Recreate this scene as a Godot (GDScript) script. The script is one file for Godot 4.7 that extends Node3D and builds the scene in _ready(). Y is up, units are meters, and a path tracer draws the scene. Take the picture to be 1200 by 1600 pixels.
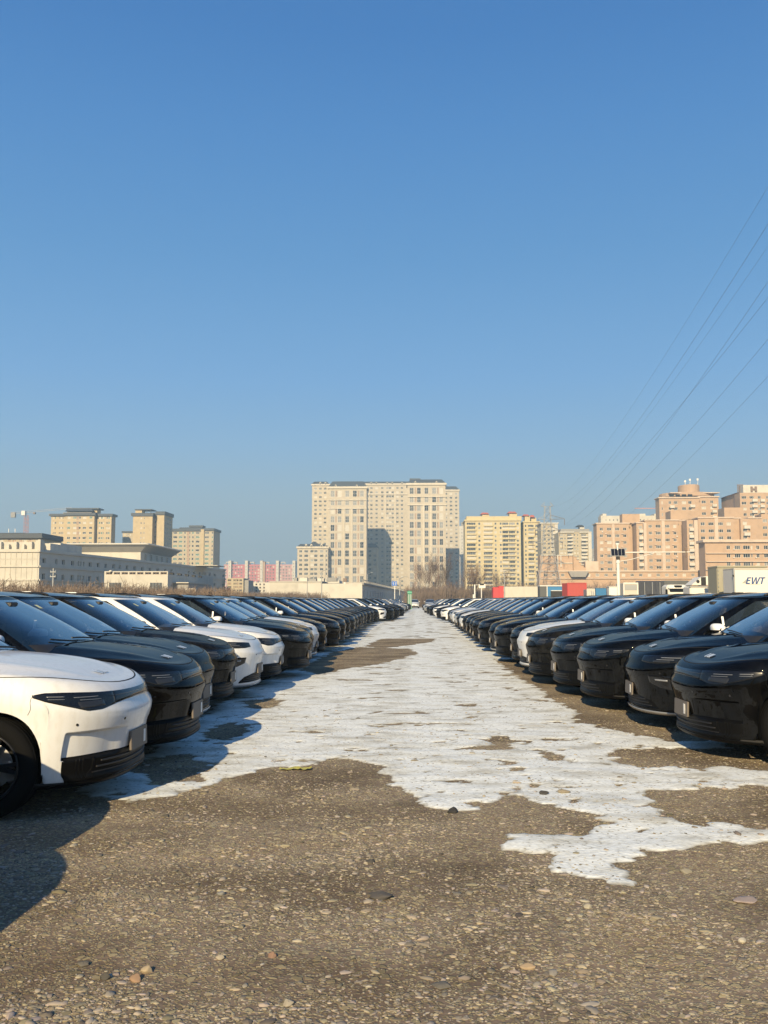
extends Node3D

# ---------------------------------------------------------------- mesh builder
class MB:
	var v := PackedVector3Array()
	var n := PackedVector3Array()
	var ix := PackedInt32Array()
	var uv := PackedVector2Array()
	var col := PackedColorArray()
	func quad(a: Vector3, b: Vector3, c: Vector3, d: Vector3) -> void: # counter-clockwise seen from outside
		var k := v.size()
		var m := (c - a).cross(d - b).normalized()
		v.append(a); v.append(b); v.append(c); v.append(d)
		for i in 4: n.append(m)
		ix.append(k); ix.append(k + 2); ix.append(k + 1)
		ix.append(k); ix.append(k + 3); ix.append(k + 2)
	func tri(a: Vector3, b: Vector3, c: Vector3) -> void:
		var k := v.size()
		var m := (b - a).cross(c - a).normalized()
		v.append(a); v.append(b); v.append(c)
		for i in 3: n.append(m)
		ix.append(k); ix.append(k + 2); ix.append(k + 1)
	# a sheet of shared points, cols wide; CCW when columns run right and rows run up
	func grid(p: PackedVector3Array, cols: int, keep := PackedByteArray(), flip := false) -> void:
		var k := v.size()
		var rows := p.size() / cols
		var nn := PackedVector3Array()
		nn.resize(p.size())
		var quads := PackedInt32Array()
		for r in rows - 1:
			for c in cols - 1:
				if not keep.is_empty() and keep[r * (cols - 1) + c] == 0: continue
				var i0 := r * cols + c
				var a := p[i0]; var b := p[i0 + 1]; var cc := p[i0 + cols + 1]; var d := p[i0 + cols]
				var m := (cc - a).cross(d - b)
				if flip: m = -m
				nn[i0] += m; nn[i0 + 1] += m; nn[i0 + cols] += m; nn[i0 + cols + 1] += m
				if flip:
					quads.append_array([k + i0, k + i0 + 1, k + i0 + cols + 1, k + i0, k + i0 + cols + 1, k + i0 + cols])
				else:
					quads.append_array([k + i0, k + i0 + cols + 1, k + i0 + 1, k + i0, k + i0 + cols, k + i0 + cols + 1])
		for i in nn.size():
			nn[i] = nn[i].normalized() if nn[i].length_squared() > 1e-20 else Vector3.UP
		if keep.is_empty():
			v.append_array(p); n.append_array(nn); ix.append_array(quads)
			return
		var at_ := PackedInt32Array() # only the points that are used
		at_.resize(p.size())
		at_.fill(-1)
		for q in quads:
			var i := q - k
			if at_[i] < 0:
				at_[i] = v.size()
				v.append(p[i]); n.append(nn[i])
			ix.append(at_[i])
	func box(c: Vector3, s: Vector3, t := Transform3D.IDENTITY) -> void:
		var h := s / 2
		var q := []
		for i in 8:
			q.append(t * (c + Vector3(h.x if i & 1 else -h.x, h.y if i & 2 else -h.y, h.z if i & 4 else -h.z)))
		quad(q[4], q[5], q[7], q[6]); quad(q[1], q[0], q[2], q[3]); quad(q[5], q[1], q[3], q[7])
		quad(q[0], q[4], q[6], q[2]); quad(q[6], q[7], q[3], q[2]); quad(q[0], q[1], q[5], q[4])
	# box with chamfered edges
	func cbox(c: Vector3, s: Vector3, e: float, t := Transform3D.IDENTITY) -> void:
		prism_y([Vector2(-s.x / 2 + e, -s.z / 2), Vector2(s.x / 2 - e, -s.z / 2), Vector2(s.x / 2, -s.z / 2 + e), Vector2(s.x / 2, s.z / 2 - e), Vector2(s.x / 2 - e, s.z / 2), Vector2(-s.x / 2 + e, s.z / 2), Vector2(-s.x / 2, s.z / 2 - e), Vector2(-s.x / 2, -s.z / 2 + e)], s.y, e, t * Transform3D(Basis.IDENTITY, c))
	func prism_y(poly: Array, h: float, e: float, t: Transform3D) -> void: # polygon in x,z centred on y, top and bottom edges chamfered by e
		var m := poly.size()
		var cen := Vector2.ZERO
		for p in poly: cen += p / m
		var rings := []
		for lv in [[-h / 2, e], [-h / 2 + e, 0.0], [h / 2 - e, 0.0], [h / 2, e]]:
			var ring := []
			for p in poly:
				var d: Vector2 = p - cen
				var q: Vector2 = p - d.normalized() * lv[1] * 1.2
				ring.append(t * Vector3(q.x, lv[0], q.y))
			rings.append(ring)
		for r in 3:
			for i in m:
				var j := (i + 1) % m
				quad(rings[r][j], rings[r][i], rings[r + 1][i], rings[r + 1][j])
		for i in m:
			var j := (i + 1) % m
			tri(t * Vector3(cen.x, h / 2, cen.y), rings[3][j], rings[3][i])
			tri(t * Vector3(cen.x, -h / 2, cen.y), rings[0][i], rings[0][j])
	func tube(a: Vector3, b: Vector3, ra: float, rb: float, k := 6, caps := false) -> void:
		var d := (b - a)
		if d.length() < 1e-6: return
		d = d.normalized()
		var s := d.cross(Vector3.UP if absf(d.y) < 0.9 else Vector3.RIGHT).normalized()
		var w := d.cross(s)
		var pts := PackedVector3Array()
		for r in 2:
			for i in k + 1:
				var an := TAU * i / k
				pts.append((a if r == 0 else b) + (s * cos(an) + w * sin(an)) * (ra if r == 0 else rb))
		grid(pts, k + 1)
		if caps:
			for i in k:
				tri(a, pts[i + 1], pts[i]); tri(b, pts[k + 1 + i], pts[k + 2 + i])
	func path(p: Array, r: float, k := 6) -> void:
		for i in p.size() - 1: tube(p[i], p[i + 1], r, r, k, i == 0 or i == p.size() - 2)
	# profile: [radius, height] pairs turned about the local y axis
	func lathe(prof: Array, k: int, t := Transform3D.IDENTITY) -> void:
		var pts := PackedVector3Array()
		for q in prof:
			for i in k + 1:
				var an := -TAU * i / k
				pts.append(t * Vector3(cos(an) * q[0], q[1], sin(an) * q[0]))
		grid(pts, k + 1)
	func mesh(mat: Material) -> ArrayMesh:
		var am := ArrayMesh.new()
		return add_to(am, mat)
	func add_to(am: ArrayMesh, mat: Material) -> ArrayMesh:
		if ix.is_empty(): return am
		var a := []
		a.resize(Mesh.ARRAY_MAX)
		a[Mesh.ARRAY_VERTEX] = v
		a[Mesh.ARRAY_NORMAL] = n
		a[Mesh.ARRAY_INDEX] = ix
		if uv.size() == v.size() and uv.size(): a[Mesh.ARRAY_TEX_UV] = uv
		if col.size() == v.size() and col.size(): a[Mesh.ARRAY_COLOR] = col
		am.add_surface_from_arrays(Mesh.PRIMITIVE_TRIANGLES, a)
		am.surface_set_material(am.get_surface_count() - 1, mat)
		return am

# ---------------------------------------------------------------- naming
var used := {}
var rng := RandomNumberGenerator.new()
var M := {}

func numbered(called: String) -> String:
	var k: int = used.get(called, -1) + 1
	used[called] = k
	return called if k == 0 else "%s_%03d" % [called, k]

func tag(o: Node, label := "", category := "", group := "", kind := ""):
	if label: o.set_meta("label", label)
	if category: o.set_meta("category", category)
	if group: o.set_meta("group", group)
	if kind: o.set_meta("kind", kind)
	return o

func thing(called: String, label: String, category: String, at_ := Vector3.ZERO, turn := 0.0, group := "") -> Node3D:
	var o := Node3D.new()
	o.name = numbered(called)
	add_child(o)
	o.position = at_
	o.rotation.y = turn
	return tag(o, label, category, group)

func part(called: String, shape, parent: Node = null, mat: Material = null) -> MeshInstance3D:
	var o := MeshInstance3D.new()
	o.mesh = shape.mesh(mat) if shape is MB else shape
	if parent == null:
		o.name = numbered(called)
		add_child(o)
	else:
		o.name = called
		parent.add_child(o, true)
	return o

func holder(called: String, parent: Node, at_ := Vector3.ZERO) -> Node3D:
	var o := Node3D.new()
	o.name = called
	parent.add_child(o, true)
	o.position = at_
	return o

# ---------------------------------------------------------------- materials
func lin(r: float, g: float, b: float, a := 1.0) -> Color:
	var c := Color(r, g, b).linear_to_srgb()
	c.a = a
	return c

func mat(name_: String, c: Color, rough := 0.8, metal := 0.0, opts := {}) -> StandardMaterial3D:
	var m := StandardMaterial3D.new()
	m.resource_name = name_
	m.albedo_color = c
	m.roughness = rough
	m.metallic = metal
	for k in opts: m.set(k, opts[k])
	M[name_] = m
	return m

func glass(name_: String, c: Color, alpha: float, rough := 0.03) -> StandardMaterial3D:
	c.a = alpha
	return mat(name_, c, rough, 0.0, {"transparency": BaseMaterial3D.TRANSPARENCY_ALPHA, "metallic_specular": 0.6})

func noise(seed_: int, freq: float, oct := 4, type := FastNoiseLite.TYPE_SIMPLEX_SMOOTH) -> FastNoiseLite:
	var f := FastNoiseLite.new()
	f.seed = seed_
	f.noise_type = type
	f.frequency = freq
	f.fractal_type = FastNoiseLite.FRACTAL_FBM
	f.fractal_octaves = oct
	return f

# noise picture, values lo..hi (sRGB) between two colours
func noise_tex(size: int, f: FastNoiseLite, stops: Array, seamless := true) -> ImageTexture:
	var im: Image = f.get_seamless_image(size, size, false, false, 0.15) if seamless else f.get_image(size, size)
	im.convert(Image.FORMAT_L8)
	var d := im.get_data()
	var lut := []
	var g := Gradient.new()
	g.offsets = PackedFloat32Array(stops.map(func(s): return s[0]))
	g.colors = PackedColorArray(stops.map(func(s): return s[1]))
	for i in 256: lut.append(g.sample(i / 255.0))
	var o := PackedByteArray()
	o.resize(d.size() * 3)
	for i in d.size():
		var c: Color = lut[d[i]]
		o[i * 3] = int(c.r * 255); o[i * 3 + 1] = int(c.g * 255); o[i * 3 + 2] = int(c.b * 255)
	return ImageTexture.create_from_image(Image.create_from_data(size, size, false, Image.FORMAT_RGB8, o))

func grey(x: float) -> Color: return Color(x, x, x)

func wall_mat(name_: String, c: Color, rough := 0.85) -> StandardMaterial3D:
	return mat(name_, c, rough, 0.0, {"albedo_texture": M_tex.grime, "uv1_triplanar": true, "uv1_world_triplanar": true, "uv1_scale": Vector3.ONE * 0.045})

var M_tex := {}

# ---------------------------------------------------------------- measuring: a point at a depth from where it shows in the photograph (1200 x 1600)
const FOCAL := 1500.0
const EYE := Vector3(0, 1.58, 0)
var look := Basis.IDENTITY

func ray(u: float, v: float) -> Vector3:
	return look * Vector3((u - 600.0) / FOCAL, (800.0 - v) / FOCAL, -1.0)

func at(u: float, v: float, depth: float) -> Vector3:
	var r := ray(u, v)
	return EYE + r * (depth / -r.z)

func ground_at(u: float, v: float, y := 0.0) -> Vector3:
	var r := ray(u, v)
	return EYE + r * ((y - EYE.y) / r.y)

func px(u: float, depth: float) -> float: return at(u, 937.0, depth).x
func py(v: float, depth: float, u := 650.0) -> float: return at(u, v, depth).y

# ================================================================ scene
func _ready() -> void:
	rng.seed = 20240117
	# ---- camera, sky, sun, exposure
	look = Basis(Vector3.UP, atan(50.0 / FOCAL)) * Basis(Vector3.RIGHT, atan(137.0 / FOCAL))
	var cam := Camera3D.new()
	cam.name = "camera"
	cam.fov = rad_to_deg(2.0 * atan(800.0 / FOCAL))
	cam.near = 0.05
	cam.far = 6000.0
	cam.transform = Transform3D(look, EYE)
	add_child(cam)
	cam.current = true
	var env := Environment.new()
	env.background_mode = Environment.BG_SKY
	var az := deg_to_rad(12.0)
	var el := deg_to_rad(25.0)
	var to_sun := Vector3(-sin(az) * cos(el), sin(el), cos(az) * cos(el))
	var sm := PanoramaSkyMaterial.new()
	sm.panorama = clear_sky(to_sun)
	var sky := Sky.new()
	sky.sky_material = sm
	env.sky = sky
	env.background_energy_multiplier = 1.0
	env.tonemap_mode = Environment.TONE_MAPPER_LINEAR
	env.tonemap_exposure = 1.48
	env.sdfgi_enabled = true
	env.ssao_enabled = true
	env.ssil_enabled = true
	env.fog_enabled = true
	env.fog_density = 0.00055
	env.fog_light_color = Color(0.68, 0.81, 0.90)
	var we := WorldEnvironment.new()
	we.name = "world"
	we.environment = env
	add_child(we)
	var sun := DirectionalLight3D.new()
	sun.name = "sun"
	sun.light_energy = 1.6
	sun.light_color = Color(1.0, 0.905, 0.73)
	sun.light_angular_distance = 0.5
	sun.shadow_enabled = true
	sun.look_at_from_position(to_sun * 10.0, Vector3.ZERO)
	add_child(sun)

	make_materials()
	make_ground()
	make_buildings()
	make_lot_edge()
	make_cars()
	make_stones()

# a clear winter sky: grey haze low down, deep blue above, a pale hazy bloom round the unseen sun added as warm fill
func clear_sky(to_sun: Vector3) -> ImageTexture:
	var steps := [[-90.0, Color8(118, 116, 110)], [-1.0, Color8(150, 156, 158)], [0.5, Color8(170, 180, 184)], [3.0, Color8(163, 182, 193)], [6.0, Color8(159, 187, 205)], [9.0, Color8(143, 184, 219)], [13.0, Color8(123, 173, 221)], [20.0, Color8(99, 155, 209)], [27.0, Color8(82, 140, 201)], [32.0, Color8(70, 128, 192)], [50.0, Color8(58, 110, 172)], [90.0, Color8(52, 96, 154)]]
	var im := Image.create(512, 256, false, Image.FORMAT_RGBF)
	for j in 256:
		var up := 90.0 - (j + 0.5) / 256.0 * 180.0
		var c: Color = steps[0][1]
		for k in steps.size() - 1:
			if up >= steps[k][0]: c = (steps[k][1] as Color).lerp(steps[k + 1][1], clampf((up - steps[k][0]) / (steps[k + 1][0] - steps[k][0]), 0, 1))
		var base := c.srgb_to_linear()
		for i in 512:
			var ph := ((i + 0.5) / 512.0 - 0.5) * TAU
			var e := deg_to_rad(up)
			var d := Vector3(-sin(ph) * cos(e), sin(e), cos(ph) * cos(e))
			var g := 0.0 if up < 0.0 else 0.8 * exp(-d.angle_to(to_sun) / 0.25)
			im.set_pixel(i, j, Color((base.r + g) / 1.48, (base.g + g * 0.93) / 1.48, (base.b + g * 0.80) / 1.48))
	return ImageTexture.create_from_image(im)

func make_materials() -> void:
	M_tex.grime = noise_tex(512, noise(3, 0.012, 5), [[0.0, grey(0.90)], [0.4, grey(0.97)], [1.0, grey(1.0)]])
	# car
	var coat := {"clearcoat_enabled": true, "clearcoat": 1.0, "clearcoat_roughness": 0.03}
	# dust and dried splashes lie over the paint
	var dust := noise_tex(512, noise(51, 0.02, 6), [[0.0, Color(1, 1, 1)], [0.40, Color(0.80, 0.80, 0.80)], [0.62, Color(0.44, 0.44, 0.44)], [1.0, Color(0.38, 0.38, 0.38)]])
	var stain := noise_tex(512, noise(52, 0.018, 6), [[0.0, Color(0.93, 0.92, 0.90)], [0.30, Color(0.975, 0.97, 0.96)], [0.5, Color(1, 1, 1)], [1.0, Color(1, 1, 1)]])
	for spec in [["black_paint", lin(0.005, 0.005, 0.0053), 0.45, 0.008], ["dusty_black_paint", lin(0.020, 0.0195, 0.018), 0.28, 0.04]]:
		mat(spec[0], spec[1], 0.7, 0.0, {"clearcoat_enabled": true, "clearcoat": spec[2], "clearcoat_roughness": spec[3], "specular_mode": BaseMaterial3D.SPECULAR_DISABLED, "albedo_texture": dust, "uv1_triplanar": true, "uv1_scale": Vector3(0.7, 0.45, 0.7)})
	mat("white_paint", lin(0.68, 0.69, 0.69), 0.5, 0.0, {"clearcoat_enabled": true, "clearcoat": 0.7, "clearcoat_roughness": 0.06, "albedo_texture": stain, "uv1_triplanar": true, "uv1_scale": Vector3(1.6, 0.5, 1.6)})
	mat("silver_paint", lin(0.42, 0.43, 0.43), 0.4, 0.35, coat)
	mat("gloss_black", lin(0.006, 0.006, 0.0065), 0.16)
	mat("grille_black", lin(0.004, 0.004, 0.0042), 0.4, 0.0, {"metallic_specular": 0.22})
	mat("satin_black", lin(0.016, 0.016, 0.017), 0.5)
	mat("rough_black", lin(0.022, 0.021, 0.020), 0.85)
	mat("gap_black", lin(0.004, 0.004, 0.004), 0.9)
	mat("rubber", lin(0.006, 0.006, 0.006), 0.8, 0.0, {"metallic_specular": 0.2})
	mat("rim_dark", lin(0.03, 0.03, 0.032), 0.35, 0.6)
	mat("bright_metal", lin(0.62, 0.62, 0.62), 0.28, 0.9)
	mat("chrome", lin(0.80, 0.80, 0.80), 0.12, 1.0)
	mat("lamp_silver", lin(0.34, 0.35, 0.36), 0.25, 0.5)
	mat("lamp_grey", lin(0.022, 0.023, 0.025), 0.12)
	mat("emblem_white", lin(0.78, 0.78, 0.77), 0.3, 0.3)
	mat("plate_grey", lin(0.14, 0.12, 0.10), 0.6)
	mat("white_film", lin(0.80, 0.80, 0.78), 0.45)
	mat("paper", lin(0.75, 0.74, 0.70), 0.8)
	mat("sticker", lin(0.45, 0.48, 0.32), 0.7)
	mat("tail_red", lin(0.25, 0.01, 0.01), 0.2)
	mat("headliner", lin(0.45, 0.44, 0.41), 0.9)
	mat("seat_cloth", lin(0.34, 0.33, 0.31), 0.75)
	mat("interior", lin(0.035, 0.035, 0.036), 0.7)
	glass("screen_glass", lin(0.005, 0.013, 0.024), 0.72)
	M.screen_glass.clearcoat_enabled = true
	M.screen_glass.clearcoat = 1.0
	M.screen_glass.clearcoat_roughness = 0.02
	glass("side_glass", lin(0.05, 0.065, 0.06), 0.28)
	glass("dark_glass", lin(0.02, 0.025, 0.025), 0.5)
	# places
	wall_mat("cream_wall", lin(0.50, 0.44, 0.34))
	wall_mat("cream_trim", lin(0.60, 0.54, 0.43))
	wall_mat("warm_wall", lin(0.50, 0.40, 0.24))
	wall_mat("sand_wall", lin(0.46, 0.395, 0.275))
	wall_mat("yellow_wall", lin(0.57, 0.475, 0.265))
	wall_mat("peach_wall", lin(0.475, 0.335, 0.225))
	wall_mat("peach_trim", lin(0.58, 0.47, 0.37))
	wall_mat("white_wall", lin(0.58, 0.55, 0.48))
	wall_mat("concrete_wall", lin(0.53, 0.50, 0.43))
	wall_mat("grey_wall", lin(0.30, 0.29, 0.27))
	wall_mat("dark_wall", lin(0.12, 0.115, 0.11))
	wall_mat("pink_wall", lin(0.50, 0.30, 0.29))
	wall_mat("red_wall", lin(0.48, 0.17, 0.18))
	mat("slate_roof", lin(0.05, 0.06, 0.075), 0.6)
	mat("red_roof", lin(0.40, 0.10, 0.07), 0.7)
	mat("pane_dark", lin(0.022, 0.024, 0.025), 0.12)
	mat("pane_grey", lin(0.085, 0.09, 0.092), 0.2)
	mat("pane_pale", lin(0.25, 0.25, 0.24), 0.25)
	mat("pane_green", lin(0.10, 0.20, 0.17), 0.2)
	mat("pane_curtain_glint", lin(0.50, 0.47, 0.40), 0.35)  # pale colour stands in for curtains and for bright reflections on the glass
	mat("spandrel", lin(0.36, 0.25, 0.17), 0.7)
	mat("frame_white", lin(0.62, 0.61, 0.57), 0.6)
	mat("frame_brown", lin(0.20, 0.14, 0.10), 0.6)
	mat("galvanised", lin(0.33, 0.34, 0.34), 0.55, 0.4)
	mat("pylon_steel", lin(0.42, 0.43, 0.43), 0.6, 0.2)
	mat("pole_white", lin(0.70, 0.69, 0.64), 0.5)
	mat("wire", lin(0.20, 0.21, 0.22), 0.6)
	mat("sign_blue", lin(0.02, 0.13, 0.50), 0.5)
	mat("sign_green", lin(0.02, 0.24, 0.12), 0.5)
	mat("truck_red", lin(0.50, 0.045, 0.05), 0.55)
	mat("truck_faded_red", lin(0.42, 0.07, 0.06), 0.65)
	mat("truck_blue", lin(0.03, 0.17, 0.36), 0.55)
	mat("truck_navy", lin(0.045, 0.05, 0.065), 0.7)
	mat("truck_white", lin(0.70, 0.67, 0.60), 0.5)
	mat("tarp_pale", lin(0.52, 0.49, 0.42), 0.75)
	mat("tarp_olive", lin(0.32, 0.30, 0.22), 0.75)
	mat("tarp_grey", lin(0.10, 0.105, 0.105), 0.75)
	mat("crane_red", lin(0.50, 0.22, 0.16), 0.6)
	mat("crane_white", lin(0.65, 0.63, 0.6), 0.6)
	mat("bark", lin(0.10, 0.065, 0.045), 0.95)
	mat("twig", lin(0.20, 0.135, 0.10), 0.95)
	mat("pale_bark", lin(0.30, 0.24, 0.18), 0.9)
	mat("dry_reed", lin(0.22, 0.165, 0.125), 0.95)
	mat("solar", lin(0.008, 0.010, 0.018), 0.15)
	mat("print_blue", lin(0.015, 0.06, 0.20), 0.5)
	mat("print_grey", lin(0.35, 0.34, 0.31), 0.5)

# ================================================================ ground, snow, gravel
var n_low := noise(11, 0.9, 3)
var n_mid := noise(12, 2.6, 4)
var n_fine := noise(13, 9.0, 3)
var n_hole := noise(14, 1.1, 4)
var n_streak := noise(15, 1.0, 4)
var mask: Image
const MX0 := -5.5
const MZ0 := 3.5
const MC := 0.05
const MW := 250
const MH := 740

func ground_y(x: float, z: float) -> float: # z: metres ahead of the camera
	return 0.012 * n_low.get_noise_2d(x, z) + 0.006 * n_mid.get_noise_2d(x, z)

func smooth_mask(x: float, z: float) -> float:
	if z >= 39.5: return 1.0
	var fx := clampf((x - MX0) / MC, 0, MW - 1.001)
	var fz := clampf((z - MZ0) / MC, 0, MH - 1.001)
	var i := int(fx); var j := int(fz)
	var a := fx - i; var b := fz - j
	return lerpf(lerpf(mask.get_pixel(i, j).r, mask.get_pixel(i + 1, j).r, a), lerpf(mask.get_pixel(i, j + 1).r, mask.get_pixel(i + 1, j + 1).r, a), b)

func snow_depth(x: float, z: float) -> float:
	var m := smooth_mask(x, z)
	var left := -2.9 - 0.01 * z
	if z > 30.0: m = minf(m, clampf((x - left) * 0.8, 0, 1)) * clampf((4.2 - x) * 0.5, 0, 1)
	if z > 70.0: m *= clampf((x + 2.1 - 0.008 * (z - 70.0)) * 1.5, 0, 1)
	var d := (m - 0.5) * 0.085
	d += 0.030 * n_mid.get_noise_2d(x * 0.7, z * 0.8)
	d -= maxf(0.0, n_hole.get_noise_2d(x * 0.45 + 40.0, z * 1.1) - 0.25) * (0.15 if z < 40.0 else 0.28)
	d -= maxf(0.0, n_streak.get_noise_2d(x * 2.4, z * 2.5) - 0.31) * 0.17
	# ruts of the tyres
	for c in [-0.75, -0.50, 0.72, 0.98]:
		var w: float = x - c - 0.10 * sin(z * 0.32)
		d -= (0.013 + 0.012 * n_low.get_noise_2d(x * 0.5 + c * 9.0, z * 0.6)) * exp(-w * w * 90.0)
	d += 0.030 * n_fine.get_noise_2d(x * 0.8, z * 1.1) * clampf(1.0 - d / 0.028, 0.03, 1.0) + 0.0022 * n_fine.get_noise_2d(x * 2.7, z * 2.7)
	return 0.55 * minf(d, 0.014 + 0.12 * maxf(0.0, d - 0.014))

func px_poly(p: Array) -> PackedVector2Array:
	var o := PackedVector2Array()
	for q in p:
		var g := ground_at(q[0], q[1])
		o.append(Vector2(g.x, -g.z))
	return o

func make_snow_mask() -> void:
	var snow := px_poly([[110, 1238], [200, 1252], [262, 1247], [300, 1234], [345, 1220], [400, 1205], [455, 1198], [520, 1189], [575, 1190], [603, 1207], [613, 1226], [640, 1250], [665, 1264], [712, 1272], [748, 1258], [800, 1256], [860, 1262], [905, 1270], [950, 1281], [930, 1294], [890, 1300], [835, 1304], [785, 1303], [768, 1310], [800, 1324], [850, 1340], [880, 1356], [918, 1371], [950, 1386], [1024, 1394], [1020, 1380], [984, 1362], [962, 1345], [1000, 1339], [1080, 1330], [1130, 1322], [1200, 1322], [1290, 1325], [1290, 1293], [1200, 1293], [1120, 1290], [1062, 1286], [1030, 1266], [1010, 1249], [1022, 1237], [1060, 1232], [1130, 1231], [1200, 1231], [1290, 1234], [1290, 1203], [1200, 1204], [1130, 1199], [1050, 1201], [980, 1199], [953, 1186], [962, 1172], [1042, 1168], [1140, 1172], [1140, 1156], [1060, 1160], [1010, 1150], [935, 1136], [902, 1124], [905, 1112], [862, 1092], [846, 1076], [812, 1060], [792, 1044], [772, 1028], [756, 1008], [735, 990], [720, 977], [560, 985], [500, 1015], [440, 1050], [350, 1095], [270, 1150], [160, 1215]])
	var bare := []
	for b in [
		[[470, 1048], [515, 1020], [560, 1011], [640, 1014], [652, 1022], [622, 1030], [588, 1039], [530, 1047], [500, 1054]],
		[[570, 1010], [590, 1000], [640, 990], [657, 984], [684, 992], [676, 1003], [642, 1008], [600, 1013]],
		[[225, 1188], [290, 1178], [322, 1190], [315, 1215], [270, 1226], [225, 1222]],
		[[318, 1138], [372, 1128], [392, 1142], [350, 1160], [318, 1158]],
		[[376, 1096], [430, 1090], [440, 1100], [396, 1110]],
		[[752, 1155], [790, 1150], [803, 1160], [770, 1166]],
		[[836, 1172], [860, 1176], [890, 1188], [860, 1188]],
		[[775, 1246], [822, 1243], [826, 1256], [790, 1260]],
		[[690, 1270], [760, 1270], [840, 1268], [900, 1273], [945, 1281], [900, 1298], [800, 1302], [720, 1300]],
	]: bare.append(px_poly(b))
	mask = Image.create(MW, MH, false, Image.FORMAT_L8)
	for j in MH:
		for i in MW:
			var p := Vector2(MX0 + i * MC, MZ0 + j * MC)
			var w := Vector2(p.x + 0.17 * n_low.get_noise_2d(p.x * 3, p.y * 3) + 0.10 * n_fine.get_noise_2d(p.x * 0.8, p.y), p.y + 0.20 * n_low.get_noise_2d(p.x * 3 + 50, p.y * 3) + 0.13 * n_fine.get_noise_2d(p.x * 0.6 + 9.0, p.y))
			var inside := Geometry2D.is_point_in_polygon(w, snow)
			if not inside and w.y > 26.0 and w.x > -2.8 and w.x < 2.6: inside = true
			if inside:
				for b in bare:
					if Geometry2D.is_point_in_polygon(w, b):
						inside = false
						break
			if inside: mask.set_pixel(i, j, Color.WHITE)
	mask.resize(MW / 2, MH / 2, Image.INTERPOLATE_BILINEAR)
	mask.resize(MW, MH, Image.INTERPOLATE_CUBIC)

func lines(spans: Array) -> PackedFloat32Array:
	var o := PackedFloat32Array()
	for s in spans:
		var k := maxi(1, int(round((s[1] - s[0]) / s[2])))
		for i in k: o.append(lerpf(s[0], s[1], float(i) / k))
	o.append(spans[-1][1])
	return o

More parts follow.
